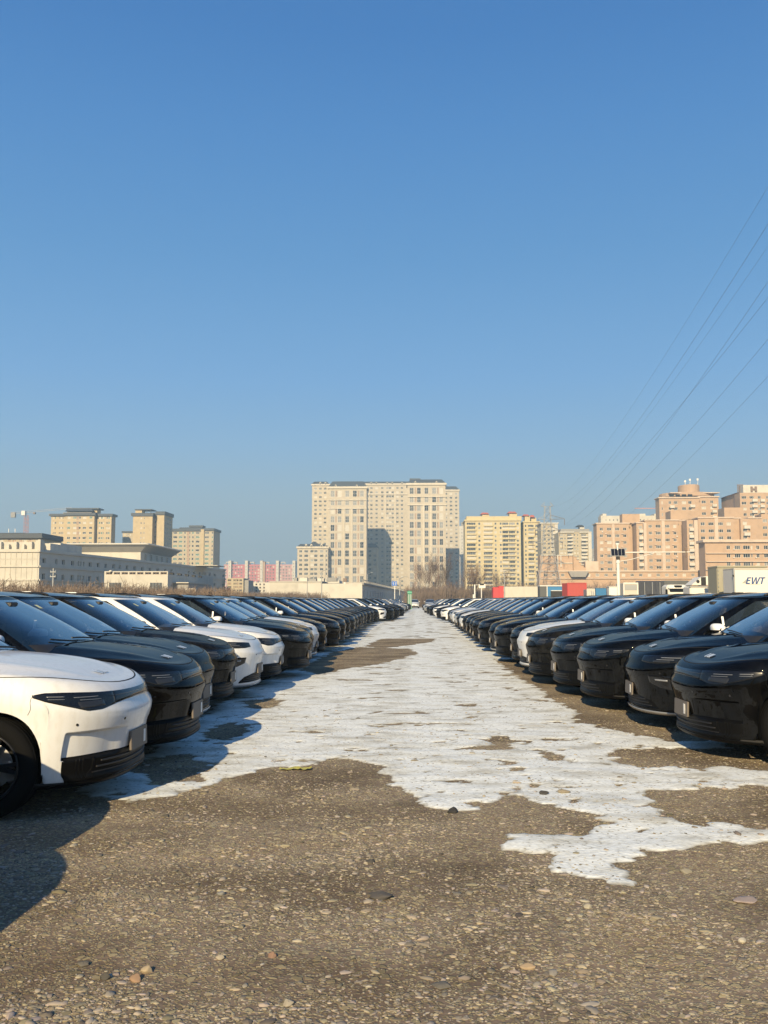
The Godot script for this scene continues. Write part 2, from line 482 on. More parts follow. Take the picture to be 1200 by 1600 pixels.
func gravel_material() -> void:
	var size := 1024
	var pics := []
	for spec in [[21, 0.105, FastNoiseLite.RETURN_CELL_VALUE], [21, 0.105, FastNoiseLite.RETURN_DISTANCE2_SUB], [22, 0.038, FastNoiseLite.RETURN_CELL_VALUE], [22, 0.038, FastNoiseLite.RETURN_DISTANCE2_SUB]]:
		var f := FastNoiseLite.new()
		f.seed = spec[0]
		f.noise_type = FastNoiseLite.TYPE_CELLULAR
		f.frequency = spec[1]
		f.fractal_type = FastNoiseLite.FRACTAL_NONE
		f.cellular_return_type = spec[2]
		f.cellular_jitter = 1.0
		f.domain_warp_enabled = true
		f.domain_warp_amplitude = 5.0
		f.domain_warp_frequency = 0.05
		var im: Image = f.get_seamless_image(size, size, false, false, 0.08)
		im.convert(Image.FORMAT_L8)
		pics.append(im.get_data())
	var dirt: Image = noise(23, 0.02, 6).get_seamless_image(size, size, false, false, 0.1)
	dirt.convert(Image.FORMAT_L8)
	var dd := dirt.get_data()
	var c := PackedByteArray(); c.resize(size * size * 3)
	var h := PackedByteArray(); h.resize(size * size)
	var a0: PackedByteArray = pics[0]; var a1: PackedByteArray = pics[1]; var a2: PackedByteArray = pics[2]; var a3: PackedByteArray = pics[3]
	for i in size * size:
		var g := dd[i] / 255.0
		var r := 0.525 + 0.16 * (g - 0.5); var gg := r * 0.885; var b := r * 0.765
		var hh := 0.25 + 0.2 * g
		var e := clampf((a1[i] - 22) / 70.0, 0, 1)
		var s := a0[i] / 255.0
		if s > 0.42 and e > 0.0:
			var t := 0.52 + 0.24 * fmod(s * 37.0, 1.0)
			var q := smoothstep(0.0, 0.5, e)
			r = lerpf(r, t, q); gg = lerpf(gg, t * lerpf(0.90, 0.97, fmod(s * 91.0, 1.0)), q); b = lerpf(b, t * lerpf(0.66, 0.84, fmod(s * 91.0, 1.0)), q)
			hh += 0.28 * q
		e = clampf((a3[i] - 34) / 80.0, 0, 1)
		s = a2[i] / 255.0
		if s > 0.80 and e > 0.0:
			var t := 0.52 + 0.22 * fmod(s * 53.0, 1.0)
			var q := smoothstep(0.0, 0.4, e)
			r = lerpf(r, t, q); gg = lerpf(gg, t * 0.93, q); b = lerpf(b, t * 0.74, q)
			hh = lerpf(hh, 0.95, q)
		c[i * 3] = int(clampf(r, 0, 1) * 255); c[i * 3 + 1] = int(clampf(gg, 0, 1) * 255); c[i * 3 + 2] = int(clampf(b, 0, 1) * 255)
		h[i] = int(clampf(hh, 0, 1) * 255)
	var ct := ImageTexture.create_from_image(Image.create_from_data(size, size, false, Image.FORMAT_RGB8, c))
	var ht := ImageTexture.create_from_image(Image.create_from_data(size, size, false, Image.FORMAT_L8, h))
	var macro := noise_tex(512, noise(24, 0.012, 5), [[0.0, Color(0.72, 0.70, 0.68)], [0.38, Color(0.88, 0.87, 0.86)], [0.62, Color(1, 1, 1)], [1.0, Color(1.0, 0.98, 0.94)]])
	mat("gravel", Color.WHITE, 0.95, 0.0, {"albedo_texture": ct, "uv1_triplanar": true, "uv1_world_triplanar": true, "uv1_scale": Vector3.ONE * 0.6,
		"heightmap_enabled": true, "heightmap_texture": ht, "heightmap_scale": 1.0,
		"detail_enabled": true, "detail_albedo": macro, "detail_blend_mode": BaseMaterial3D.BLEND_MODE_MUL, "detail_uv_layer": BaseMaterial3D.DETAIL_UV_2, "uv2_triplanar": true, "uv2_world_triplanar": true, "uv2_scale": Vector3.ONE * 0.11, "metallic_specular": 0.3})
	var st := noise_tex(512, noise(31, 0.035, 5), [[0.0, Color(0.42, 0.38, 0.33)], [0.13, Color(0.66, 0.635, 0.59)], [0.23, Color(0.87, 0.865, 0.84)], [0.6, Color(0.925, 0.925, 0.91)], [1.0, Color(0.955, 0.955, 0.945)]])
	var sh := noise_tex(512, noise(32, 0.05, 6), [[0.0, grey(0)], [1.0, grey(1)]])
	var sd := noise_tex(512, noise(33, 0.014, 6), [[0.0, Color(0.78, 0.75, 0.70)], [0.3, Color(0.93, 0.92, 0.90)], [0.55, Color.WHITE], [1.0, Color.WHITE]])
	mat("snow", Color(0.985, 1.0, 1.0), 0.7, 0.0, {"albedo_texture": st, "uv1_triplanar": true, "uv1_world_triplanar": true, "uv1_scale": Vector3.ONE * 0.9,
		"heightmap_enabled": true, "heightmap_texture": sh, "heightmap_scale": 0.35,
		"detail_enabled": true, "detail_albedo": sd, "detail_blend_mode": BaseMaterial3D.BLEND_MODE_MUL, "detail_uv_layer": BaseMaterial3D.DETAIL_UV_2, "uv2_triplanar": true, "uv2_world_triplanar": true, "uv2_scale": Vector3(0.16, 0.16, 0.3), "metallic_specular": 0.3, "vertex_color_use_as_albedo": true})

func make_ground() -> void:
	gravel_material()
	make_snow_mask()
	var xs := lines([[-3500, -900, 900], [-900, -200, 180], [-200, -40, 40], [-40, -7, 6], [-7, 7, 0.09], [7, 40, 6], [40, 200, 40], [200, 900, 180], [900, 3500, 900]])
	var zs := lines([[-900, -100, 200], [-100, -10, 20], [-10, 2, 2], [2, 16, 0.09], [16, 50, 0.8], [50, 200, 10], [200, 1000, 100], [1000, 4500, 700]])
	var pts := PackedVector3Array()
	for z in zs:
		for x in xs:
			var near: float = clampf((60.0 - absf(z)) / 30.0, 0, 1) * clampf((12.0 - absf(x)) / 4.0, 0, 1)
			pts.append(Vector3(x, ground_y(x, z) * near, -z))
	var g := MB.new()
	g.grid(pts, xs.size())
	tag(part("ground", g, null, M.gravel), "brown gravel ground of the car park", "ground", "", "structure")
	# snow lying on it
	var s := MB.new()
	for r in [[-5.2, 6.2, 4.8, 13.0, 0.032, 0.032], [-5.2, 6.2, 13.0, 40.0, 0.065, 0.10], [-4.5, 5.0, 40.0, 190.0, 0.20, 0.5]]:
		var cx := lines([[r[0], r[1], r[4]]])
		var cz := lines([[r[2], r[3], r[5]]])
		var p := PackedVector3Array()
		var d := PackedFloat32Array()
		for z in cz:
			for x in cx:
				var t := snow_depth(x, z)
				d.append(t)
				var near: float = clampf((60.0 - absf(z)) / 30.0, 0, 1)
				p.append(Vector3(x, ground_y(x, z) * near + maxf(t, -0.03), -z))
		var w := cx.size()
		var keep := PackedByteArray()
		for rr in cz.size() - 1:
			for c in w - 1: keep.append(1 if maxf(maxf(d[rr * w + c], d[rr * w + c + 1]), maxf(d[(rr + 1) * w + c], d[(rr + 1) * w + c + 1])) > -0.004 else 0)
		s.grid(p, w, keep)
	# where the snow is thin the dirt under it shows through
	for q in s.v:
		var t := snow_depth(q.x, -q.z) + 0.0035 * n_fine.get_noise_2d(q.x * 3.1 + 70.0, q.z * 3.1) + 0.003 * n_mid.get_noise_2d(q.x * 1.5, q.z * 1.5 + 30.0)
		s.col.append(Color(0.30, 0.25, 0.17).lerp(Color.WHITE, clampf(0.15 + t / 0.0085, 0.0, 1.0)))
	tag(part("snow", s, null, M.snow), "thin trodden snow lying along the lane between the two rows of cars", "snow", "", "stuff")
	# loose pebbles
	var variants := []
	for k in 5: variants.append(pebble_mesh(100 + k, 1))
	var clump := noise(41, 0.8, 3)
	var lists := [[], [], [], [], []]
	var tint := [[], [], [], [], []]
	var r2 := RandomNumberGenerator.new()
	r2.seed = 77
	for i in 120000:
		var z := 2.7 * pow(16.0 / 2.7, pow(r2.randf(), 1.25))
		var x := r2.randf_range(-0.48, 0.46) * z * 1.08 - 0.033 * z
		var cl := clump.get_noise_2d(x, z)
		if r2.randf() > 0.55 + cl * 0.9: continue
		var dep := snow_depth(x, z) if z > 4.9 else -1.0
		if dep > -0.004 and r2.randf() < (0.86 if dep < 0.012 else 0.992): continue
		var q := r2.randf()
		var size := lerpf(0.0035, 0.008, r2.randf()) if q < 0.86 else (lerpf(0.008, 0.015, r2.randf()) if q < 0.985 else lerpf(0.014, 0.026, r2.randf()))
		size *= 0.8 + 0.35 * cl + 0.02 * z
		var b := Basis(Vector3.UP, r2.randf() * TAU) * Basis(Vector3.RIGHT, r2.randf_range(-0.2, 0.2))
		b = b.scaled_local(Vector3(size * r2.randf_range(1.0, 1.9), size * r2.randf_range(0.28, 0.6), size * r2.randf_range(0.8, 1.2)))
		var k := i % 5
		lists[k].append(Transform3D(b, Vector3(x, ground_y(x, z) + maxf(dep, 0.0) + size * 0.04, -z)))
		var t := r2.randf_range(0.17, 0.40) * (0.55 if r2.randf() < 0.22 else 1.0)
		tint[k].append(Color(t, t * r2.randf_range(0.83, 0.91), t * r2.randf_range(0.58, 0.76)))
	mat("pebble", Color.WHITE, 0.85, 0.0, {"vertex_color_use_as_albedo": true, "metallic_specular": 0.35})
	for k in 5:
		var mm := MultiMesh.new()
		mm.transform_format = MultiMesh.TRANSFORM_3D
		mm.use_colors = true
		mm.mesh = variants[k]
		mm.instance_count = lists[k].size()
		for i in lists[k].size():
			mm.set_instance_transform(i, lists[k][i])
			mm.set_instance_color(i, tint[k][i])
		var o := MultiMeshInstance3D.new()
		o.multimesh = mm
		o.material_override = M.pebble
		o.name = numbered("gravel")
		add_child(o)
		tag(o, "loose pale and brown pebbles strewn over the gravel ground", "gravel", "loose gravel", "stuff")

func pebble_mesh(seed_: int, level: int) -> ArrayMesh:
	var f := noise(seed_, 0.9, 2)
	var mb := MB.new()
	var rows := 5 if level == 1 else 12
	var cols := 8 if level == 1 else 20
	var p := PackedVector3Array()
	for r in rows + 1:
		var th := PI * r / rows - PI / 2
		for c in cols + 1:
			var ph := -TAU * (c % cols) / cols
			var d := Vector3(cos(th) * cos(ph), sin(th), cos(th) * sin(ph))
			var k := 1.0 + 0.45 * f.get_noise_3dv(d * 1.3) + (0.0 if level == 1 else 0.16 * f.get_noise_3dv(d * 4.0))
			# flattened faces
			for a in (3 if level == 1 else 9):
				var m := Vector3(sin(seed_ * 1.7 + a * 2.1), 0.8 * cos(seed_ + a * 1.3), cos(seed_ * 0.9 + a * 2.6)).normalized()
				var e := d.dot(m) * k
				var lim := 0.78 if level == 1 else 0.66 + 0.14 * sin(a * 2.3 + seed_)
				if e > lim: k *= lim / e
			p.append(d * k)
	mb.grid(p, cols + 1)
	return mb.mesh(null)

func make_stones() -> void:
	# the stones that stand out from the gravel: where they show, half width in the photograph's pixels, colour, what they look like
	for s in [
		[597, 1403, 23, lin(0.075, 0.07, 0.066), "dark flat slab of stone lying alone in the middle of the bare gravel", 0.3],
		[230, 1518, 13, lin(0.36, 0.29, 0.19), "pale sandy rounded stone beside the orange stone, lower left gravel", 0.55],
		[212, 1530, 12, lin(0.29, 0.19, 0.12), "orange brown stone touching the pale sandy stone, lower left gravel", 0.6],
		[346, 1397, 8, lin(0.20, 0.20, 0.19), "small smooth grey stone left of a pale flat stone on gravel", 0.6],
		[380, 1392, 10, lin(0.34, 0.30, 0.22), "pale flat stone just right of the smooth grey stone", 0.35],
		[166, 1528, 10, lin(0.07, 0.065, 0.055), "dark angular stone left of the orange brown stone", 0.6],
		[130, 1507, 13, lin(0.12, 0.11, 0.09), "flat dark grey stone at the far left of the lower gravel", 0.4],
		[708, 1269, 10, lin(0.025, 0.025, 0.025), "nearly black stone at the front edge of the snow", 0.6],
		[850, 1242, 9, lin(0.05, 0.048, 0.045), "small dark stone lying on the snow left of a beige stone", 0.4],
		[880, 1240, 12, lin(0.28, 0.24, 0.17), "beige flat stone lying on the snow", 0.35],
		[426, 1497, 9, lin(0.22, 0.14, 0.10), "reddish stone on the gravel below the dark slab", 0.6],
		[343, 1500, 8, lin(0.34, 0.30, 0.23), "small pale rounded stone left of the reddish stone", 0.6],
		[1158, 1472, 9, lin(0.46, 0.42, 0.33), "bright cream stone on the gravel at lower right", 0.55],
		[1165, 1407, 22, lin(0.33, 0.27, 0.24), "long pinkish flat stone near the right edge of the gravel", 0.18],
		[1072, 1362, 12, lin(0.24, 0.22, 0.17), "flat grey brown stone right of the snow's pointed tip", 0.3],
		[918, 1420, 8, lin(0.36, 0.33, 0.25), "pale stone on the gravel below the snow's pointed tip", 0.5],
		[450, 1570, 12, lin(0.30, 0.27, 0.21), "pale grey stone at the bottom edge of the gravel", 0.5],
		[690, 1540, 20, lin(0.13, 0.12, 0.10), "broad flat grey stone sunk in the gravel at the bottom", 0.25],
		[825, 1512, 14, lin(0.33, 0.25, 0.16), "tan angular stone in the gravel at lower right of middle", 0.4],
	]:
		var g := ground_at(s[0], s[1])
		var m := mat("stone_%d" % s[0], s[3], 0.85, 0.0, {"albedo_texture": M_tex.grime, "uv1_triplanar": true, "uv1_world_triplanar": true, "uv1_scale": Vector3.ONE * 3.0})
		var half: float = s[2] / FOCAL * -g.z
		var on_snow := maxf(0.0, snow_depth(g.x, -g.z)) if g.z < -4.9 else 0.0
		var o := part("stone", pebble_mesh(int(s[0]), 2), null, null)
		o.material_override = m
		o.position = Vector3(g.x, ground_y(g.x, -g.z) + on_snow + half * s[5] * 0.35, g.z)
		o.rotation.y = s[1] * 0.7
		o.rotation.y = 0.25 * sin(s[0])
		o.scale = Vector3(half, half * s[5], half * 0.8)
		tag(o, s[4], "stone", "stones on the gravel")
	# a crumpled scrap of yellow plastic film on the edge of the snow
	var g := ground_at(462, 1203)
	var pts := PackedVector3Array()
	var f := noise(91, 3.0, 3)
	for r in 9:
		for c in 15:
			var x := (c / 14.0 - 0.5) * 0.30
			var z := (r / 8.0 - 0.5) * 0.12 * (1.0 - 0.5 * absf(c / 7.0 - 1.0))
			pts.append(Vector3(x, 0.012 + 0.025 * absf(f.get_noise_2d(x * 9, z * 14)), -z + 0.03 * sin(c * 0.7)))
	var mb := MB.new()
	mb.grid(pts, 15)
	var o := part("plastic_scrap", mb, null, mat("yellow_plastic", lin(0.50, 0.46, 0.10), 0.4))
	o.position = Vector3(g.x, ground_y(g.x, -g.z) + maxf(0.0, snow_depth(g.x, -g.z)), g.z)
	o.rotation.y = 0.15
	tag(o, "crumpled scrap of yellow plastic at the front edge of the snow", "litter")

# ================================================================ cars
const SILL := 0.22
const HALF := 2.37
const WHEEL_R := 0.365
const AXLE_F := 1.49
const AXLE_R := -1.335

func table(t: Array, x: float) -> float:
	if x <= t[0][0]: return t[0][1]
	for i in t.size() - 1:
		if x <= t[i + 1][0]:
			var a: float = (x - t[i][0]) / (t[i + 1][0] - t[i][0])
			# a smooth curve through the points
			var p0: float = t[maxi(i - 1, 0)][1]; var p1: float = t[i][1]; var p2: float = t[i + 1][1]; var p3: float = t[mini(i + 2, t.size() - 1)][1]
			var x0: float = t[maxi(i - 1, 0)][0]; var x1: float = t[i][0]; var x2: float = t[i + 1][0]; var x3: float = t[mini(i + 2, t.size() - 1)][0]
			var m1 := (p2 - p0) / maxf(x2 - x0, 1e-5) * (x2 - x1)
			var m2 := (p3 - p1) / maxf(x3 - x1, 1e-5) * (x2 - x1)
			var a2 := a * a; var a3 := a2 * a
			return (2 * a3 - 3 * a2 + 1) * p1 + (a3 - 2 * a2 + a) * m1 + (-2 * a3 + 3 * a2) * p2 + (a3 - a2) * m2
	return t[-1][1]

var T_W := [[0.0, 0.885], [0.10, 0.925], [0.25, 0.945], [0.45, 0.95], [0.62, 0.942], [0.76, 0.95], [0.88, 0.938], [0.95, 0.918], [0.985, 0.888], [1.0, 0.85]]
var T_F := [[0.0, -0.09], [0.04, -0.055], [0.08, -0.055], [0.12, -0.07], [0.3, -0.055], [0.48, -0.03], [0.63, 0.0], [0.70, 0.0], [0.76, -0.03], [0.84, -0.05], [0.90, -0.075], [0.95, -0.115], [0.98, -0.16], [1.0, -0.235]]
var T_R := [[0.0, -0.10], [0.2, 0.0], [0.5, 0.0], [0.7, -0.03], [0.85, -0.02], [1.0, -0.14]]
var inset_fog := true

func top_y(p: float) -> float: # the body's shoulder line
	if p >= 2.0: return lerpf(1.045, 0.95, smoothstep(0.0, 1.0, p - 2.0))
	if p >= 1.0: return lerpf(1.10, 1.045, p - 1.0)
	return 1.10

func outline(p: float, yn: float) -> Vector2:
	var w := table(T_W, yn)
	var xf := HALF + table(T_F, yn)
	var xr := -HALF - table(T_R, yn)
	var lf := 0.78
	var lr := 0.62
	if p > 2.0:
		var t := (p - 2.0) * PI / 2
		return Vector2(xf - lf + lf * pow(sin(t), 2.0 / 2.5), w * pow(maxf(cos(t), 0.0), 2.0 / 2.5))
	if p < 1.0:
		var t := (1.0 - p) * PI / 2
		return Vector2(xr + lr - lr * pow(sin(t), 2.0 / 3.2), w * pow(maxf(cos(t), 0.0), 2.0 / 3.2))
	var a := p - 1.0
	return Vector2(lerpf(xr + lr, xf - lf, a), w * (1.0 - 0.012 * (1.0 - 4.0 * (a - 0.5) * (a - 0.5)) * 0.0))

func body_raw(p: float, y: float) -> Vector3: # p 0..3 along the right side, 3..6 back along the left
	var q := p if p <= 3.0 else 6.0 - p
	var yn := clampf((y - 0.2) / (top_y(q) - 0.2), 0, 1)
	var o := outline(q, yn)
	var pos := Vector3(o.x, y, o.y)
	if inset_fog and q > 2.28 and q < 2.90:
		var f := smoothstep(2.362, 2.380, q) * (1.0 - smoothstep(2.72, 2.86, q)) * smoothstep(0.40, 0.412, y) * (1.0 - smoothstep(0.590, 0.606, y))
		pos.x -= 0.035 * f
		pos.z -= 0.02 * f
	# light crease along the doors
	if q > 1.0 and q < 2.0:
		pos.z -= 0.018 * exp(-pow((y - 0.46) / 0.09, 2.0)) * smoothstep(1.12, 1.25, q) * (1.0 - smoothstep(1.80, 1.92, q))
	if p > 3.0: pos.z = -pos.z
	return pos

func body_pt(p: float, y: float, off := 0.0) -> Vector3:
	var c := body_raw(p, y)
	if off == 0.0: return c
	var e := 0.004
	var dp := body_raw(p + e, y) - body_raw(p - e, y)
	var dy := body_raw(p, y + e) - body_raw(p, y - e)
	var nrm := dp.cross(dy).normalized() # outward
	return c + nrm * off

func arch_low(x: float) -> float:
	var o := SILL
	for xc in [AXLE_F, AXLE_R]:
		var r := 0.405
		if absf(x - xc) < r: o = maxf(o, 0.365 + sqrt(r * r - (x - xc) * (x - xc)))
	return o

# a piece lying on the body between two curves; knots are [p, low, high]
func patch(knots: Array, off: float, nc := 24, nr := 6) -> MB:
	var mb := MB.new()
	var pts := PackedVector3Array()
	var lo := []; var hi := []
	for k in knots: lo.append([k[0], k[1]]); hi.append([k[0], k[2]])
	var p0: float = knots[0][0]; var p1: float = knots[-1][0]
	for r in range(-1, nr + 2):
		for c in range(-1, nc + 2):
			var cc := clampi(c, 0, nc); var rr := clampi(r, 0, nr)
			var p := lerpf(p0, p1, float(cc) / nc)
			var l := linear_table(lo, p); var h := linear_table(hi, p)
			var edge := c != cc or r != rr
			pts.append(body_pt(p, lerpf(l, h, float(rr) / nr), -0.006 if edge else off))
	mb.grid(pts, nc + 3)
	return mb

func linear_table(t: Array, x: float) -> float:
	for i in t.size() - 1:
		if x <= t[i + 1][0]: return lerpf(t[i][1], t[i + 1][1], clampf((x - t[i][0]) / (t[i + 1][0] - t[i][0]), 0, 1))
	return t[-1][1]

func mirror_knots(k: Array) -> Array:
	var o := []
	for i in range(k.size() - 1, -1, -1): o.append([6.0 - k[i][0], k[i][1], k[i][2]])
	return o

# ---- the glasshouse
func house_pt(p: float, t: float, off := 0.0) -> Vector3:
	if off != 0.0:
		var e := 0.004
		var dp := house_pt(p + e, t) - house_pt(p - e, t)
		var dt := house_pt(p, t + e) - house_pt(p, t - e)
		return house_pt(p, t) + dp.cross(dt).normalized() * off
	var q := p if p <= 3.0 else 6.0 - p
	var w := 0.868 - 0.238 * pow(clampf(t, 0, 1.2), 1.35)
	var xf := lerpf(1.27, 0.22, t) + 0.055 * sin(PI * clampf(t, 0, 1))
	var xr := lerpf(-2.27, -1.93, t) - 0.05 * sin(PI * clampf(t, 0, 1))
	var lf := lerpf(0.40, 0.34, t)
	var lr := 0.30
	var y0 := 1.03
	var y1 := 0.0
	var x := 0.0; var z := 0.0
	if q > 2.0:
		var a := (q - 2.0) * PI / 2
		x = xf - lf + lf * pow(maxf(sin(a), 0.0), 2.0 / 3.0); z = w * pow(maxf(cos(a), 0.0), 2.0 / 3.0)
		y1 = lerpf(1.615, 1.605, q - 2.0)
	elif q < 1.0:
		var a := (1.0 - q) * PI / 2
		x = xr + lr - lr * pow(maxf(sin(a), 0.0), 2.0 / 3.2); z = w * pow(maxf(cos(a), 0.0), 2.0 / 3.2)
		y1 = 1.575
	else:
		var f := q - 1.0
		var xb := linear_table([[0.0, xr + lr], [0.3, lerpf(-1.20, -1.22, t)], [0.6, lerpf(-0.30, -0.46, t)], [1.0, xf - lf]], f)
		x = xb; z = w
		y1 = table([[0.0, 1.575], [0.35, 1.615], [0.7, 1.635], [1.0, 1.615]], f)
	return Vector3(x, lerpf(y0, y1, t), z if p <= 3.0 else -z)

func pane_kind(q: float, t: float) -> String:
	if q > 2.13: return "windshield" if t < 0.95 else "pillar"
	if q < 0.76: return "rear" if t > 0.17 and t < 0.92 else "pillar"
	if t < 0.10: return "trim"
	if t > 0.90: return "pillar"
	if q > 1.975 or q < 1.06: return "pillar"
	if (q > 1.57 and q < 1.63) or (q > 1.27 and q < 1.33): return "trim"
	return "side"

func make_car(kind: String) -> Node3D:
	inset_fog = kind == "A"
	var car := Node3D.new()
	# --- body shell
	var ps := PackedFloat32Array()
	for i in 24: ps.append(lerpf(0.0, 1.0, i / 24.0))
	for i in 104: ps.append(lerpf(1.0, 2.0, i / 104.0))
	for i in 14: ps.append(lerpf(2.0, 2.32, i / 14.0))
	for i in 16: ps.append(lerpf(2.32, 2.42, i / 16.0))
	for i in 26: ps.append(lerpf(2.42, 3.0, i / 25.0))
	for i in range(ps.size() - 2, -1, -1): ps.append(6.0 - ps[i])
	var rows := [0.0, 0.03, 0.07, 0.11, 0.16, 0.22, 0.225, 0.235, 0.245, 0.255, 0.265, 0.275, 0.285, 0.31, 0.34, 0.37, 0.40, 0.42, 0.448, 0.456, 0.464, 0.472, 0.48, 0.488, 0.496, 0.504, 0.512, 0.52, 0.545, 0.57, 0.62, 0.67, 0.71, 0.75, 0.80, 0.85, 0.89, 0.925, 0.95, 0.97, 0.985, 1.0]
	rows.sort()
	var pts := PackedVector3Array()
	for f in rows:
		for p in ps:
			var q := p if p <= 3.0 else 6.0 - p
			var lo := arch_low(outline(q, 0.3).x)
			pts.append(body_raw(p, lerpf(lo, top_y(q), f)))
	var b := MB.new()
	b.grid(pts, ps.size())
	part("body_shell", b, car, M.black_paint)
	# --- hood: from the shoulder edges up to a crowned centre line
	b = MB.new()
	pts = PackedVector3Array()
	var hp := []
	for i in 44: hp.append(lerpf(1.80, 2.992, pow(i / 43.0, 0.85)))
	var ns := 29
	for p in hp:
		var e := body_raw(p, top_y(p))
		for i in ns:
			var s := lerpf(1.0, -1.0, i / float(ns - 1))
			pts.append(Vector3(e.x, hood_y(e.x, s, e.y), e.z * s))
	b.grid(pts, ns, PackedByteArray(), true)
	part("hood", b, car, M.black_paint)
	# rear deck closing the body behind the glass
	b = MB.new()
	pts = PackedVector3Array()
	for i in 14:
		var p := lerpf(0.01, 1.15, i / 13.0)
		var e := body_raw(p, top_y(p))
		for k in 9: pts.append(Vector3(e.x, e.y + 0.004, e.z * lerpf(1, -1, k / 8.0)))
	b.grid(pts, 9, PackedByteArray(), true)
	part("rear_deck", b, car, M.black_paint)
	# --- glasshouse
	var gp := []
	for v in [0.0, 0.1, 0.2, 0.3, 0.4, 0.5, 0.6, 0.7, 0.76, 0.82, 0.9, 1.0, 1.06, 1.14, 1.27, 1.33, 1.4, 1.5, 1.57, 1.63, 1.7, 1.78, 1.86, 1.94, 1.975, 2.0, 2.04, 2.08, 2.13, 2.18, 2.23, 2.28, 2.34, 2.42, 2.5, 2.6, 2.7, 2.8, 2.9, 3.0]: gp.append(v)
	for i in range(gp.size() - 2, -1, -1): gp.append(6.0 - gp[i])
	var gt := [0.0, 0.10, 0.17, 0.26, 0.36, 0.46, 0.56, 0.66, 0.76, 0.84, 0.90, 0.95, 1.0]
	var hpnt := PackedVector3Array()
	for t in gt:
		for p in gp: hpnt.append(house_pt(p, t))
	var kinds := []
	var mids := []
	for r in gt.size() - 1:
		for c in gp.size() - 1:
			var p: float = (gp[c] + gp[c + 1]) / 2
			mids.append(p)
			kinds.append(pane_kind(p if p <= 3.0 else 6.0 - p, (gt[r] + gt[r + 1]) / 2))
	for spec in [["pillar", "pillar", "black_paint"], ["window_trim", "trim", "gloss_black"], ["windshield", "windshield", "screen_glass"], ["rear_window", "rear", "dark_glass"]]:
		b = MB.new()
		var keep := PackedByteArray()
		for kd in kinds: keep.append(1 if kd == spec[1] else 0)
		b.grid(hpnt, gp.size(), keep)
		part(spec[0], b, car, M[spec[2]])
	for span in [[1.63, 1.975], [1.33, 1.57], [1.06, 1.27]]:
		for side in 2:
			b = MB.new()
			var keep := PackedByteArray()
			for i in kinds.size():
				var q: float = mids[i] if side == 0 else 6.0 - mids[i]
				keep.append(1 if q > span[0] and q < span[1] and kinds[i] == "side" else 0)
			b.grid(hpnt, gp.size(), keep)
			part("side_window", b, car, M.side_glass if span[0] > 1.6 else M.dark_glass)
	# --- roof
	for spec in [["roof", "black_paint", 1.0, 0.0, 2.985, 0.0], ["roof_panel", "gloss_black", 0.86, 0.005, 2.72, 0.25]]:
		b = MB.new()
		pts = PackedVector3Array()
		for i in 40:
			var p := lerpf(0.015 + spec[5] * 3, spec[4], i / 39.0)
			var e := house_pt(p, 1.0)
			for k in 15:
				var s := lerpf(1.0, -1.0, k / 14.0)
				pts.append(Vector3(e.x, roof_y(e.x, s * spec[2], e.y) + spec[3], e.z * s * spec[2]))
		b.grid(pts, 15, PackedByteArray(), true)
		part(spec[0], b, car, M[spec[1]])
	for s in [1, -1]:
		b = MB.new()
		var pp := []
		for i in 15:
			var e := house_pt(lerpf(1.12, 1.93, i / 14.0), 1.0)
			pp.append(Vector3(e.x, e.y + 0.022 + 0.020 * (1.0 - pow(absf(i / 7.0 - 1.0), 6.0)), (e.z - 0.03) * s))
		b.path(pp, 0.017, 6)
		part("roof_rail", b, car, M.satin_black)
	b = MB.new()
	b.prism_y([Vector2(-0.11, 0.0), Vector2(-0.05, -0.022), Vector2(0.12, -0.008), Vector2(0.12, 0.008), Vector2(-0.05, 0.022)], 0.07, 0.012, Transform3D(Basis.IDENTITY, Vector3(-1.66, 1.685, 0)))
	part("antenna_fin", b, car, M.black_paint)
	# --- front: lamps, grille, plate
	var light := [[2.17, 0.868, 0.886], [2.24, 0.835, 0.900], [2.36, 0.795, 0.898], [2.48, 0.757, 0.892], [2.60, 0.760, 0.884], [2.74, 0.785, 0.878]] if kind == "A" else [[2.12, 0.872, 0.905], [2.22, 0.84, 0.925], [2.42, 0.815, 0.915], [2.60, 0.815, 0.905], [2.72, 0.83, 0.895]]
	for side in 2:
		var kn := light if side == 0 else mirror_knots(light)
		var hl := part("headlight", patch(kn, 0.003, 30, 6), car, M.gloss_black)
		var strips := [[2.25, 2.36, 0.868, 0.874], [2.255, 2.36, 0.850, 0.8545], [2.42, 2.60, 0.855, 0.860], [2.46, 2.62, 0.835, 0.839]] if kind == "A" else [[2.2, 2.45, 0.885, 0.892], [2.30, 2.5, 0.86, 0.866]]
		for st in strips:
			var sk := [[st[0], st[2], st[3]], [st[1], st[2] - 0.004, st[3] - 0.004]]
			part("lamp_strip", patch(sk if side == 0 else mirror_knots(sk), 0.0055, 8, 1), hl, M.lamp_silver)
		var lens := [[2.44, 0.775, 0.822], [2.64, 0.785, 0.825]] if kind == "A" else [[2.34, 0.83, 0.85], [2.54, 0.825, 0.85]]
		part("lens", patch(lens if side == 0 else mirror_knots(lens), 0.005, 8, 3), hl, M.lamp_grey)
	if kind == "A":
		part("light_bar", patch([[2.741, 0.787, 0.877], [2.86, 0.80, 0.873], [3.0, 0.806, 0.870], [3.14, 0.80, 0.873], [3.259, 0.787, 0.877]], 0.003, 24, 3), car, M.gloss_black)
		part("light_strip", patch([[2.70, 0.842, 0.847], [3.0, 0.842, 0.847], [3.30, 0.842, 0.847]], 0.0055, 24, 1), car, M.lamp_grey)
		part("lower_grille", patch([[2.37, 0.235, 0.42], [2.6, 0.24, 0.425], [3.0, 0.25, 0.425], [3.4, 0.24, 0.425], [3.63, 0.235, 0.42]], 0.004, 60, 16), car, M.grille_black)
